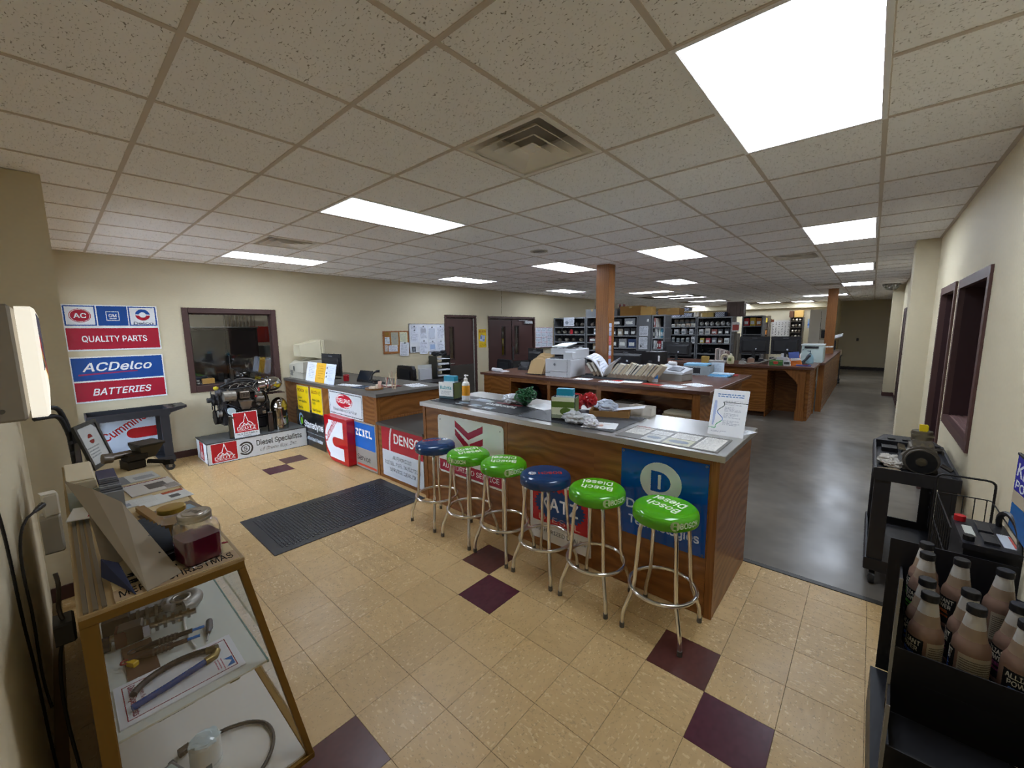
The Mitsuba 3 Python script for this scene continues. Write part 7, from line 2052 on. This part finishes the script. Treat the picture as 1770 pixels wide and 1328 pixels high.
part(t, 'top_edge', W_.slab(-.004, .5, .318, .328, -.001, .010, .001), 'm_satin', '#2a2a2e')

# ---------------------------------------------------------------- on the right-hand counter
RZ = 1.0505
RT = 'on the brown topped counter by the corridor'
flat_monitor('left of two black monitors seen from behind by the corridor counter', -1.94, 10.32, RZ, .58, .38, 0, .18)
flat_monitor('right of two black monitors seen from behind by the corridor counter', -1.36, 10.32, RZ, .54, .38, 0, .18)
flat_monitor('black monitor seen from behind in front of the white parts shelves', -3.49, 9.95, RZ, .68, .34, 0, .09)
t = thing('label_printer', 'pale office printer with a dark slot beside the far post', 'printer')
part(t, 'body', box(-1.13, -.74, 10.75, 11.25, RZ, RZ + .36, .012), 'm_satin', '#c3d4d2')
part(t, 'slot', box(-1.07, -.82, 10.742, 10.752, RZ + .30, RZ + .34, .004), 'm_satin', '#26282c')
part(t, 'lid', box(-1.14, -.73, 10.74, 11.26, RZ + .36, RZ + .385, .008), 'm_satin', '#d7e0de')
part(t, 'side_tray', box(-.73, -.60, 10.85, 11.15, RZ + .32, RZ + .335, .004), 'm_satin', '#cfd4d2')
part(t, 'button', cyl((-1.09, 10.743, RZ + .27), (-1.09, 10.755, RZ + .27), .015), 'm_satin', '#7d8a8a', 40)
t = thing('sanitizer_bottle', 'pale blue pump bottle in front of the pale printer by the corridor', 'pump bottle')
with at(-.93, 10.42, RZ):
    part(t, 'bottle', lathe([(0, 0), (.06, 0), (.065, .01), (.065, .12), (.05, .17), (.02, .19), (0, .19)], 24), 'm_gloss', '#86a9b8', 40)
    part(t, 'pump', [lathe([(0, .19), (.022, .19), (.022, .21), (.008, .215), (.008, .26), (0, .26)], 16), box(-.055, .012, -.008, .008, .25, .266, .003)], 'm_satin', '#3f5664', 40)
t = thing('lotion_bottle', 'cream coloured lotion bottle at the front edge of the corridor counter', 'bottle')
with at(-2.2, 9.48, RZ):
    part(t, 'bottle', lathe([(0, 0), (.055, 0), (.065, .01), (.07, .08), (.06, .15), (.03, .175), (0, .18)], 24), 'm_satin', '#cfc9a4', 40)
    part(t, 'cap', lathe([(0, .215), (.024, .212), (.028, .178), (0, .175)], 18), 'm_satin', '#dcd8c4', 40)
    part(t, 'label', front(-.028, -.0685, .06).slab(0, .056, 0, .06, 0, .002, 0), 'm_satin', '#6b7a3a')
solo('note_block', cbox(-2.71, 9.5, RZ, .14, .12, .14, .004), 'm_matte', '#bfa05a', 'tan block of notes on the corridor counter, below the white parts shelves', 'note block')
t = thing('tea_box', 'small green carton with a red mark at the front of the corridor counter', 'box')
part(t, 'box', box(-1.51, -1.29, 9.55, 9.66, RZ, RZ + .105, .003), 'm_satin', '#2f6a2c')
part(t, 'mark', front(-1.40, 9.55, RZ + .055).poly(ell(0, 0, .045, .035), 0, .0015), 'm_satin', '#b5402e')
part(t, 'band', box(-1.505, -1.295, 9.5485, 9.5505, RZ + .08, RZ + .09), 'm_satin', '#b5b48a')
t = thing('snack_bag', 'orange and blue snack bag standing on the corridor counter', 'snack bag')
part(t, 'bag', trimesh.Trimesh(*hull_pts([(-1.16, 9.7, RZ), (-.98, 9.7, RZ), (-1.16, 9.80, RZ), (-.98, 9.80, RZ), (-1.18, 9.73, RZ + .12), (-1.02, 9.78, RZ + .14), (-1.22, 9.75, RZ + .25), (-1.06, 9.76, RZ + .27)]), process=False), 'm_gloss', '#d0702a')
part(t, 'top_band', trimesh.Trimesh(*hull_pts([(-1.20, 9.715, RZ + .14), (-1.04, 9.72, RZ + .15), (-1.225, 9.74, RZ + .255), (-1.055, 9.75, RZ + .275), (-1.2, 9.79, RZ + .14), (-1.03, 9.8, RZ + .15)]), process=False), 'm_gloss', '#5567a8')
part(t, 'white_band', trimesh.Trimesh(*hull_pts([(-1.165, 9.696, RZ + .09), (-1.0, 9.696, RZ + .11), (-1.18, 9.70, RZ + .14), (-1.02, 9.705, RZ + .155)]), process=False), 'm_gloss', '#d8d2cc')
t = thing('desk_phone', 'small dark phone handset between the snack bag and the pale printer', 'phone')
part(t, 'handset', tube([(-1.02, 9.95, RZ + .03), (-.96, 9.98, RZ + .1), (-.9, 10.0, RZ + .2)], [.03, .022, .032], 10), 'm_satin', '#2f353c', 50)
part(t, 'base', cbox(-.97, 9.98, RZ, .16, .14, .03, .008), 'm_satin', '#23262a')
t = thing('blue_packet', 'blue and red packet lying at the corner of the corridor counter', 'packet')
part(t, 'packet', cbox(-.96, 9.68, RZ, .24, .12, .025, .006, 10), 'm_gloss', '#4a5a9a')
part(t, 'red_end', cbox(-.92, 9.64, RZ + .025, .08, .06, .006, .002, 10), 'm_gloss', '#9a3038')
t = thing('white_stand', 'white plastic holder with papers in front of the right black monitor', 'holder')
part(t, 'holder', [cbox(-1.36, 10.0, RZ, .2, .1, .14, .006), cbox(-1.36, 10.02, RZ + .14, .05, .02, .08, .004)], 'm_satin', '#c3c3c6')
t = thing('scanner_wand', 'long pale scraper lying across the corridor counter', 'wand')
part(t, 'wand', tube([(-1.95, 9.55, RZ + .012), (-1.7, 9.62, RZ + .03), (-1.42, 9.75, RZ + .14)], [.012, .012, .016], 8), 'm_satin', '#8d8880', 50)
t = thing('white_carton', 'small white and grey carton at the front of the corridor counter beside the snack bag', 'box')
part(t, 'box', cbox(-1.22, 9.62, RZ, .11, .1, .09, .003), 'm_satin', '#b9bbb8')
part(t, 'window', box(-1.265, -1.175, 9.568, 9.5705, RZ + .03, RZ + .075), 'm_satin', '#3c403e')
CL = [(-2.05, 9.9, .13, .10, .07, '#3a3230', 'dark stapler shaped clutter under the left monitor'), (-1.88, 9.75, .14, .1, .11, '#9a7a68', 'pinkish roll of tape under the left monitor'), (-1.73, 9.98, .12, .1, .09, '#2a2c30', 'black cup of pens between the two monitors'),
      (-2.0, 9.58, .15, .08, .06, '#a9a9a4', 'grey and white card box below the left monitor'), (-1.62, 9.8, .11, .1, .08, '#4c3a30', 'brown small box below the gap of the monitors'), (-2.35, 9.75, .12, .12, .1, '#2c2c34', 'dark round cup right of the lotion bottle'), (-1.55, 10.1, .12, .1, .12, '#1c1d22', 'black speaker below the right monitor')]
for x, y, w, d, h, col, lb in CL:
    t = thing('desk_clutter', lb, 'desk item')
    part(t, 'body', cbox(x, y, RZ, w, d, h, .012, 12), 'm_satin', col)
    part(t, 'top', cbox(x, y, RZ + h, w * .5, d * .6, .02, .006, 30), 'm_satin', '#8d8a86')
t = thing('binder_row', 'row of pale binders standing left of the lotion bottle', 'binders')
for k in range(6):
    part(t, 'binder', box(-2.60 + .042 * k, -2.565 + .042 * k, 9.8, 10.05, RZ, RZ + .30 - .012 * k, .002), 'm_satin', ['#b9a9a4', '#8d8684', '#c9bdb8', '#a89894', '#d2c8c0', '#93807c'][k])
t = thing('paper_stack', 'stack of white paper at the front of the corridor counter', 'paper stack')
part(t, 'stack', cbox(-2.50, 9.62, RZ, .34, .24, .05, .003, 4), 'm_matte', '#b9b9b9')
t = thing('tape_roll', 'cream roll of tape behind the lotion bottle', 'tape')
m = tube([(-2.36 + .075 * math.cos(q), 9.7, RZ + .10 + .075 * math.sin(q)) for q in np.linspace(0, 6.28, 25)[:-1]], .026, 8, closed=True)
part(t, 'roll', m, 'm_satin', '#c4b79e', 50)
t = thing('rolling_stand', 'black rolling stand with a tilted pale screen beside the far post', 'stand')
part(t, 'pole', box(-.90, -.84, 16.6, 16.66, .1, 1.35, .006), 'm_satin', '#1b1b1d')
part(t, 'screen', Plane((-.98, 16.5, 1.36), (.93, 0, .36), (0, .96, .25)).slab(0, .32, 0, .35, 0, .03, .006), 'm_satin', '#b9bcc0')
part(t, 'shelf', box(-1.0, -.66, 16.4, 16.8, .86, .89, .004), 'm_satin', '#3a3a3a')
part(t, 'carton', box(-.86, -.68, 16.45, 16.7, .89, 1.06, .004), 'm_matte', '#9c8d7c')
part(t, 'leg', [box(-.98, -.95, 16.45, 16.48, .1, .88, .003), box(-.71, -.68, 16.45, 16.48, .1, .88, .003)], 'm_satin', '#202022')
part(t, 'foot', [box(-.98, -.66, 16.4, 16.8, .09, .12, .003)], 'm_satin', '#202022')
for x in (-.70, -.98):
    part(t, 'caster', cyl((x, 16.45, .05), (x + .04, 16.45, .05), .05, 14), 'm_satin', '#202022', 40)

# ---------------------------------------------------------------- grey steel shelving
STEEL = '#6d7074'


def shelving(label, x0, x1, y0, zs, top, depth=.45, side_l=True, side_r=True, back=True, col=STEEL):
    t = thing('steel_shelving', label, 'shelving')
    for x in (x0, x1 - .035):
        part(t, 'post', [box(x, x + .035, y0, y0 + .035, 0, top, .002)], 'm_satin', col)
        part(t, 'post', [box(x, x + .035, y0 + depth - .035, y0 + depth, 0, top, .002)], 'm_satin', col)
    for z in zs:
        part(t, 'shelf', box(x0 + .002, x1 - .002, y0 + .004, y0 + depth, z - .032, z, .002), 'm_satin', '#7a7d80')
    part(t, 'top_shelf', box(x0, x1, y0, y0 + depth, top - .035, top, .002), 'm_satin', '#7a7d80')
    if back:
        part(t, 'back_panel', box(x0 + .03, x1 - .03, y0 + depth - .012, y0 + depth - .004, 0, top - .03), 'm_matte', '#3a3b3f')
    for s, x in ((side_l, x0 + .002), (side_r, x1 - .012)):
        if s:
            part(t, 'side_panel', box(x, x + .01, y0 + .03, y0 + depth, 0, top, 0), 'm_satin', '#5a5d61')
    return t


Z1 = [.3, .65, .95, 1.20, 1.43, 1.66, 1.88]
Z3 = [.35, .8, 1.29, 1.62, 1.89]
Z5 = [.3, .7, 1.10, 1.385, 1.625, 1.845]
shelving('grey steel shelving unit at the left wall past the planner', -7.47, -6.33, 10.45, Z1, 2.155)
shelving('grey steel shelving unit just left of the near post', -6.31, -5.62, 10.45, Z1, 2.155)
shelving('grey steel shelving unit with dark bins just right of the near post', -5.60, -4.72, 10.45, Z3, 2.155)
t = thing('steel_cabinet', 'flat grey cabinet end with two white sheets, right of the dark bins', 'cabinet')
part(t, 'body', box(-4.71, -4.36, 10.43, 11.6, 0, 2.155, .004), 'm_satin', '#63666b')
part(t, 'handle_plate', box(-4.46, -4.41, 10.42, 10.43, 1.98, 2.05, .002), 'm_satin', '#c5c7c6')
B = front(0, 10.43, 0)
for k, (z, h) in enumerate([(1.87, .26), (1.58, .32)]):
    t = thing('notice', ['upper white sheet on the flat grey cabinet end', 'lower white sheet with a dark seal on the flat grey cabinet end'][k], 'paper')
    part(t, 'sheet', B.slab(-4.66 - .01 * k, -4.42 - .01 * k, z - h, z, .001, .002, 0), 'm_matte', '#c9ced6')
    part(t, 'print', B.lines(-4.64, -4.44, z - h * .9, z - .03, 7, .003, .0005, 70 + k), 'm_matte', '#7d838c')
    if k:
        part(t, 'seal', B.poly(ell(-4.61, z - .24, .03, .025), .0035), 'm_matte', '#4c5058')
shelving('narrow steel shelving of binders between the grey cabinet and the white parts shelves', -4.35, -4.0, 10.47, [.5, .9, 1.28, 1.56, 1.84], 2.155)
shelving('steel shelving of small white parts boxes, behind the black monitor', -3.98 - .62, -3.70, 12.0, Z5, 2.12)
shelving('steel shelving of parts and striped cartons, right of the white parts boxes', -3.69, -2.80, 12.0, Z5, 2.10)
shelving('dark steel shelving at the right end of the parts shelves', -3.0, -2.45, 14.0, [.5, 1.0, 1.35, 1.6, 1.85], 2.15)

# goods on them: (first x, count, step, width, height, depth, y, z, colours, name, label, category, group)
GOODS = []


def goods(name, label, cat, group, x, n, step, w, h, d, y, z, cols, jig=.0, kind='box'):
    r = random.Random(int(abs(x * 1000 + z * 77)))
    for k in range(n):
        ww, hh = w * r.uniform(1 - jig, 1), h * r.uniform(1 - jig, 1)
        c = cols[k % len(cols)]
        cx = x + k * step + ww / 2
        lb = label[k] if isinstance(label, list) else f'{label}, {ORD[k]} from the left' if n > 1 else label
        t = thing(name, lb, cat, group)
        if kind == 'box':
            part(t, 'box', box(cx - ww / 2, cx + ww / 2, y, y + d, z, z + hh, .004), 'm_satin', c)
            part(t, 'label', box(cx - ww * .36, cx + ww * .30, y - .0015, y, z + hh * .2, z + hh * .6), 'm_satin', '#d9dcda' if sum(C(c)) < 1.2 else '#8f979c')
        elif kind == 'can':
            part(t, 'can', lathe([(0, 0), (ww / 2, 0), (ww / 2, hh * .93), (ww * .42, hh), (0, hh)], 16, cx, y + ww / 2, z), 'm_satin', c, 40)
            part(t, 'label', lathe([(ww / 2 + .001, hh * .25), (ww / 2 + .001, hh * .7)], 16, cx, y + ww / 2, z), 'm_satin', '#7d8488', 40)
        elif kind == 'part':
            part(t, 'body', blob(cx, y + d / 2, z + hh * .48, ww / 2, d / 2, hh * .44, k + 3, .4, 3, 2), 'm_dull', c)
            part(t, 'stem', cyl((cx, y + d * .2, z + hh * .4), (cx + ww * .3, y, z + hh * .75), ww * .12, 8), 'm_metal', '#a9a49a')
        elif kind == 'bin':
            part(t, 'bin', [box(cx - ww / 2, cx + ww / 2, y, y + d, z, z + .012), box(cx - ww / 2, cx + ww / 2, y, y + .012, z, z + hh * .7), box(cx - ww / 2, cx - ww / 2 + .01, y, y + d, z, z + hh), box(cx + ww / 2 - .01, cx + ww / 2, y, y + d, z, z + hh), box(cx - ww / 2, cx + ww / 2, y + d - .01, y + d, z, z + hh)], 'm_satin', c)
            part(t, 'contents', blob(cx, y + d * .5, z + hh * .65, ww * .4, d * .4, hh * .3, k + 9, .5, 3, 2), 'm_satin', '#b3ada2')


MET = ['#8d8980', '#b5b0a6', '#6b665e', '#a39a8c']
goods('machined_part', 'small shiny pump part on the upper shelves by the left wall', 'part', 'pump parts on the shelves by the left wall', -7.40, 5, .21, .13, .13, .14, 10.50, 1.661, MET, .2, 'part')
goods('machined_part', 'small shiny pump part on the middle shelf by the left wall', 'part', 'pump parts on the middle shelf by the left wall', -7.38, 4, .26, .14, .13, .14, 10.50, 1.431, MET, .2, 'part')
goods('machined_part', 'dark pump part on the top shelf by the left wall', 'part', 'pump parts on the top shelf by the left wall', -6.75, 2, .18, .13, .14, .14, 10.50, 1.881, ['#4a4846', '#77726a'], .2, 'part')
solo('red_part', cbox(-6.86, 10.52, 1.661, .09, .06, .14, .01, 30), 'm_satin', '#b0222e', 'bright red part among the shiny ones by the left wall', 'part')
t = thing('shelf_sign', 'white printed sign hung on the top shelf by the left wall', 'sign')
B1 = front(0, 10.449, 0)
part(t, 'sheet', B1.slab(-7.10, -6.72, 1.90, 2.16, .001, .003, 0), 'm_matte', '#c6ccd6')
part(t, 'picture', [B1.poly(ell(-6.98, 2.0, .06, .05), .004), B1.lines(-6.90, -6.74, 1.94, 2.12, 5, .004, .0005, 3)], 'm_matte', '#8b94a2')
goods('dark_carton', 'dark carton on the low shelf by the left wall', 'box', 'dark cartons low on the left shelves', -7.40, 4, .26, .22, .17, .3, 10.52, 1.201, ['#2f2d2c', '#3a3734', '#2a2a2c'], .15)
goods('machined_part', 'part on the shelves just left of the near post', 'part', 'parts left of the near post', -6.22, 3, .2, .13, .14, .14, 10.50, 1.881, ['#8a8178', '#3d3a38', '#c9c4bc'], .2, 'part')
goods('white_bottle', 'small white bottle on the shelves just left of the near post', 'bottle', None, -6.10, 1, .2, .09, .17, .09, 10.50, 1.661, ['#d9dcdf'], 0, 'can')
goods('parts_box', ['dark red box left of the near post', 'black box left of the near post'], 'box', None, -6.25, 2, .34, .28, .16, .25, 10.52, 1.431, ['#4a2426', '#1e1f22'], .1)
goods('parts_box', ['tan box low on the shelf left of the near post', 'grey box low on the shelf left of the near post'], 'box', None, -6.12, 2, .2, .16, .2, .25, 10.52, 1.201, ['#8d8066', '#4c4f55'], .1)
goods('parts_bin', ['black bin on the top shelf right of the near post', 'grey bin on the top shelf right of the near post'], 'bin', None, -5.50, 2, .38, .30, .19, .34, 10.47, 1.891, ['#1c1e22', '#83878e'], 0)
goods('parts_box', ['dark box on the middle shelf right of the near post', 'small pale figure box on the middle shelf right of the near post', 'black box with a pale side on the middle shelf right of the near post', 'last dark box on the middle shelf right of the near post'], 'box', None, -5.52, 4, .19, .17, .2, .3, 10.5, 1.621, ['#22262b', '#9a9284', '#303338', '#1d1e21'], .1)
goods('parts_box', ['black bin low on the shelf right of the near post', 'grey box low on the shelf right of the near post', 'dark blue box with a white label right of the near post'], 'box', None, -5.555, 3, .27, .25, .25, .34, 10.49, 1.291, ['#1b1c1f', '#8d9093', '#2a3f66'], .08)
goods('binder', ['pink file on the top narrow shelf', 'pale file on the top narrow shelf'], 'binder', None, -4.30, 2, .045, .035, .25, .28, 10.5, 1.841, ['#b87a76', '#c9c3b9'], .1)
goods('binder', ['black binder on the narrow shelf', 'white binder on the narrow shelf', 'grey binder on the narrow shelf', 'pale green binder on the narrow shelf', 'teal binder on the narrow shelf', 'blue binder on the narrow shelf'], 'binder', None, -4.31, 6, .048, .042, .25, .28, 10.5, 1.561, ['#2a2b2d', '#d5d6d6', '#8f9498', '#a3b0a8', '#3f7d92', '#2f6688'], .05)
goods('binder', ['white binder on the low narrow shelf', 'second white binder on the low narrow shelf', 'dark red binder on the low narrow shelf', 'red binder on the low narrow shelf', 'small white box on the low narrow shelf'], 'binder', None, -4.30, 5, .052, .045, .22, .28, 10.5, 1.281, ['#d2d4d4', '#b9bcbd', '#6e2028', '#9a2630', '#c5c9cc'], .1)
WB = ['#cfcdc6', '#dad8d2', '#c2b8a6', '#e0ddd6', '#cbb49c', '#d6d2c6']
goods('parts_carton', 'small white carton on the upper shelf behind the black monitor', 'box', 'white cartons on the upper parts shelf', -4.53, 6, .135, .115, .085, .12, 12.02, 1.846, WB, .15)
goods('parts_can', 'grey brown can behind the white cartons of the upper parts shelf', 'can', 'cans on the upper parts shelf', -4.40, 5, .15, .14, .21, .14, 12.18, 1.846, ['#8d867c', '#9a9288', '#7d7068'], .05, 'can')
goods('parts_carton', ['white carton with a dark window, left of the middle parts shelf', 'narrow white carton on the middle parts shelf', 'square white carton right on the middle parts shelf', 'taller white carton right on the middle parts shelf'], 'box', None, -4.53, 4, .21, .12, .165, .14, 12.02, 1.626, ['#d7dcdf', '#c9cccd', '#dfe2e4', '#d2d5dc'], .12)
goods('brown_can', 'brown can in the middle of the middle parts shelf', 'can', 'brown cans on the middle parts shelf', -4.30, 4, .085, .08, .14, .08, 12.18, 1.626, ['#57483e', '#65544a'], .05, 'can')
goods('filter_can', 'white filter can on the lower parts shelf above the black monitor', 'can', 'filter cans on the lower parts shelf', -4.53, 5, .135, .10, .165, .1, 12.03, 1.386, ['#cdd2d3', '#dfe3e4', '#b9c0bf', '#d8d9d4'], .2, 'can')
goods('parts_carton', ['white carton at the right end of the lower parts shelf'], 'box', None, -3.84, 1, .2, .11, .18, .14, 12.02, 1.386, ['#dadde0'], 0)
goods('parts_bag', 'white parts bag right of the upper white cartons', 'parts bag', 'parts bags on the upper shelf', -3.64, 6, .135, .115, .15, .15, 12.02, 1.846, ['#d2d2cc', '#dedfdc', '#c4c6c6'], .15, 'part')
goods('parts_carton', ['wide white carton on the shelf right of the parts boxes', 'low white carton with a red end', 'reddish small carton behind the low white one', 'dark striped carton on the right shelf', 'second dark striped carton on the right shelf'], 'box', None, -3.64, 5, .165, .15, .17, .2, 12.02, 1.626, ['#d3d6d6', '#c9c6c0', '#8d4a40', '#33363c', '#2a2d34'], .2)
goods('parts_carton', ['yellow small carton on the low right shelf', 'red and pink tub on the low right shelf', 'grey carton on the low right shelf', 'brown carton on the low right shelf', 'white carton with a dark swirl on the low right shelf'], 'box', None, -3.60, 5, .155, .13, .15, .15, 12.02, 1.386, ['#b9a85c', '#c05a62', '#7d8088', '#5a4438', '#d6dddd'], .15)
goods('dark_part', 'black part on the lowest visible shelf right of the parts boxes', 'part', 'black parts on the lowest shelf', -3.62, 4, .2, .17, .16, .2, 12.03, 1.101, ['#1e1f22', '#26282c'], .2, 'part')
goods('parts_box', ['red carton on the dark shelving at the right end', 'yellow carton on the dark shelving at the right end', 'orange carton on the dark shelving at the right end'], 'box', None, -2.96, 3, .165, .15, .24, .3, 14.04, 1.851, ['#a82a24', '#c9a83a', '#b5702c'], .1)
t = thing('shelf_sign', 'white sheet with a red block on the end of the parts shelves', 'sign')
B2 = front(0, 11.99, 0)
part(t, 'sheet', B2.slab(-2.80, -2.62, 1.70, 1.95, .0, .004, 0), 'm_matte', '#c4c2be')
part(t, 'block', B2.slab(-2.785, -2.635, 1.73, 1.88, .004, .001, 0), 'm_matte', '#a05048')
t = thing('paper_bundle', 'tall bundle of brown wrapped rolls at the end of the parts shelves', 'rolls')
for k in range(3):
    part(t, 'roll', cyl((-2.72 + .06 * k, 11.96, 0.0), (-2.72 + .07 * k, 12.1, 1.75 - .1 * k), .035, 12), 'm_matte', ['#6d665c', '#7d756a', '#5c564e'][k], 40)

# cartons on top of the shelving
TOPS = [('grey document box on top of the shelves left of the near post', -6.36, 10.5, 2.156, .42, .3, .22, '#6f7174'), ('grey metal box just right of the near post on the shelves', -5.56, 10.55, 2.156, .18, .3, .2, '#5a5a5c'), ('large brown carton on the shelves right of the near post', -5.30, 10.55, 2.156, .62, .35, .26, '#8a6434'),
        ('tan carton end beside the large brown carton', -4.68, 10.5, 2.156, .30, .3, .22, '#b28c52'), ('long low brown carton on the grey cabinet', -4.36, 10.9, 2.156, .55, .4, .17, '#9a7748'), ('orange tan carton in front of the striped cartons', -4.62, 12.05, 2.121, .16, .3, .12, '#b98a4a'),
        ('small white carton right of the striped cartons', -3.82, 12.1, 2.121, .13, .2, .12, '#c9c4b8'), ('tan carton in the middle of the parts shelves top', -3.60, 12.1, 2.101, .30, .3, .12, '#b59a5c')]
for lb, x, y, z, w, d, h, col in TOPS:
    t = thing('carton', lb, 'carton')
    part(t, 'box', box(x, x + w, y, y + d, z, z + h, .004), 'm_matte', col)
    part(t, 'tape', box(x + w * .44, x + w * .56, y - .001, y + d * .999, z + h - .06, z + h + .001), 'm_satin', '#a88c5a')


def striped(label, x, y, z, w, d, h):
    t = thing('striped_carton', label, 'carton')
    part(t, 'box', box(x, x + w, y, y + d, z, z + h, .003), 'm_satin', '#26324c')
    B = front(x, y, z)
    st_ = []
    face = sbox(0.004, 0.004, w - .004, h - .004)
    q = -h
    while q < w:
        p = Polygon([(q, 0), (q + .022, 0), (q + .022 + h, h), (q + h, h)]).intersection(face)
        if p.area > 1e-5:
            st_.append(p)
        q += .05
    part(t, 'stripes', B.poly(unary_union(st_), 0, .001), 'm_satin', '#c9ccd6')


striped('low striped blue and white carton at the left of the parts shelves top', -4.80, 11.2, 2.156, .32, .3, .11)
striped('left of two tall stacked striped cartons on the parts shelves', -4.44, 12.1, 2.121, .26, .3, .17)
striped('right of two striped cartons on the parts shelves', -4.16, 12.1, 2.121, .30, .3, .11)
striped('striped carton standing on another, highest of the stack', -4.40, 12.12, 2.2925, .44, .28, .09)
striped('small striped carton beside the tan carton at the right', -3.26, 12.1, 2.101, .24, .3, .13)
t = thing('wooden_crate', 'tall dark brown crate on top of the parts shelves', 'crate')
for k in range(5):
    part(t, 'board', box(-3.06 + .085 * k, -2.978 + .085 * k, 12.42, 12.44, 2.101, 2.50, .002), 'm_satin', '#4a2f22')
part(t, 'body', box(-3.05, -2.64, 12.44, 12.7, 2.101, 2.49, .003), 'm_satin', '#3f281d')
for k in range(2):
    t = thing('red_bottle', f'dark red bottle on top of the shelving right of the near post, {ORD[k]} of two', 'bottle')
    part(t, 'body', lathe([(0, 0), (.05, 0), (.05, .2), (.03, .24), (.03, .29), (0, .29)], 16, -5.42 + .12 * k, 10.80, 2.156), 'm_satin', '#3a1f22', 40)
    part(t, 'cap', lathe([(0, .33), (.032, .33), (.034, .29), (0, .29)], 16, -5.42 + .12 * k, 10.80, 2.156), 'm_satin', '#7d2a30', 40)

# ---------------------------------------------------------------- along the far wall
t = thing('white_locker', 'tall white locker with a black dispenser, left of the far post', 'locker')
part(t, 'body', box(-1.62, -.99, 17.0, 17.5, 0, 2.36, .006), 'm_satin', '#d3ccbc')
part(t, 'door_gap', box(-1.31, -1.30, 16.995, 17.002, .1, 2.3), 'm_matte', '#7d776b')
part(t, 'dispenser', trimesh.Trimesh(*hull_pts([(-1.27, 16.97, 1.5), (-1.05, 16.97, 1.5), (-1.27, 16.97, 1.68), (-1.05, 16.97, 1.68), (-1.24, 16.97, 1.42), (-1.08, 16.97, 1.42), (-1.27, 17, 1.42), (-1.05, 17, 1.42), (-1.27, 17, 1.68), (-1.05, 17, 1.68)]), process=False), 'm_satin', '#1b1c1f')
part(t, 'dispenser_plate', box(-1.30, -1.02, 16.985, 17.0, 1.36, 1.72, .002), 'm_satin', '#a49c88')
t = thing('parts_chart', 'white chart of small drawings on the far wall', 'chart')
B3 = front(0, YB, 0)
part(t, 'sheet', B3.slab(-3.52, -2.76, 1.36, 2.10, .001, .006, 0), 'm_matte', '#d2cdc4')
part(t, 'drawings', [B3.slab(-3.47 + .12 * i, -3.43 + .12 * i + .01 * (j % 2), 1.43 + .075 * j, 1.46 + .075 * j, .007, .001, 0) for i in range(6) for j in range(8) if (i * 3 + j * 5) % 7], 'm_matte', '#4c4843', stuff=True)
part(t, 'corner_mark', [B3.slab(-3.54, -3.42, 2.02, 2.14, .008, .001, 0), B3.slab(-2.82, -2.73, 2.04, 2.13, .008, .001, 0)], 'm_matte', '#7a4a30')
t = thing('parts_rack', 'narrow rack of shiny hanging parts with a gold box on top, at the far wall', 'rack')
part(t, 'frame', [box(-2.74, -2.70, 21.5, 21.9, 0, 2.2, .003), box(-2.30, -2.26, 21.5, 21.9, 0, 2.2, .003), box(-2.70, -2.30, 21.86, 21.9, 0, 2.2)], 'm_satin', '#3a332c')
for k in range(6):
    part(t, 'shelf', box(-2.70, -2.30, 21.5, 21.86, .8 + .24 * k, .82 + .24 * k), 'm_satin', '#4a433a')
    for j in range(3):
        part(t, 'part', blob(-2.62 + .12 * j, 21.56, .89 + .24 * k, .05, .05, .06, k * 3 + j, .4, 3, 2), 'm_metal', ['#b9b2a4', '#8a8274', '#6d6252'][(j + k) % 3])
part(t, 'gold_box', box(-2.62, -2.28, 21.5, 21.85, 2.2, 2.5, .02), 'm_satin', '#b08a4a')
part(t, 'dark_box', box(-2.80, -2.63, 21.5, 21.85, 2.2, 2.48, .02), 'm_satin', '#5a3a24')
t = thing('wall_sign', 'blue lettered sign on the far wall left of the white locker', 'sign')
part(t, 'panel', B3.slab(-2.16, -1.50, 1.74, 2.12, .001, .008, 0), 'm_satin', '#8fa3b8')
part(t, 'lettering', B3.text('STANADYNE', -2.10, 1.98, .085, .56, .009, shear=.2), 'm_satin', '#22508f')
part(t, 'band', [B3.slab(-2.16, -1.5, 1.84, 1.93, .009, .001, 0), B3.slab(-1.95, -1.5, 1.76, 1.79, .009, .001, 0)], 'm_satin', '#2a5ea6')
t = thing('goods_rack', 'rack of red and yellow goods at the far wall right of the dark shelving', 'rack')
part(t, 'frame', [box(-3.98, -3.94, 21.4, 21.9, 0, 2.3, .003), box(-3.55, -3.51, 21.4, 21.9, 0, 2.3, .003), box(-3.94, -3.55, 21.86, 21.9, 0, 2.3)], 'm_satin', '#55483a')
for k in range(5):
    part(t, 'shelf', box(-3.94, -3.55, 21.4, 21.86, .9 + .27 * k, .93 + .27 * k), 'm_satin', '#5a5044')
    part(t, 'goods', [box(-3.92, -3.76, 21.42, 21.7, .93 + .27 * k, 1.14 + .27 * k, .004)], 'm_satin', ['#8a3028', '#a83a30', '#b03028', '#9a2c26', '#a89a4a'][k])
    part(t, 'goods', [box(-3.74, -3.57, 21.42, 21.7, .93 + .27 * k, 1.12 + .27 * k, .004)], 'm_satin', ['#3a342c', '#b5742c', '#a8682a', '#4a4038', '#c0a43a'][k])
t = thing('wall_plate', 'small plate on the dark end wall of the corridor', 'plate')
part(t, 'plate', B3.slab(-.47, -.39, 1.18, 1.30, .0, .006, .001), 'm_satin', '#4d443c')
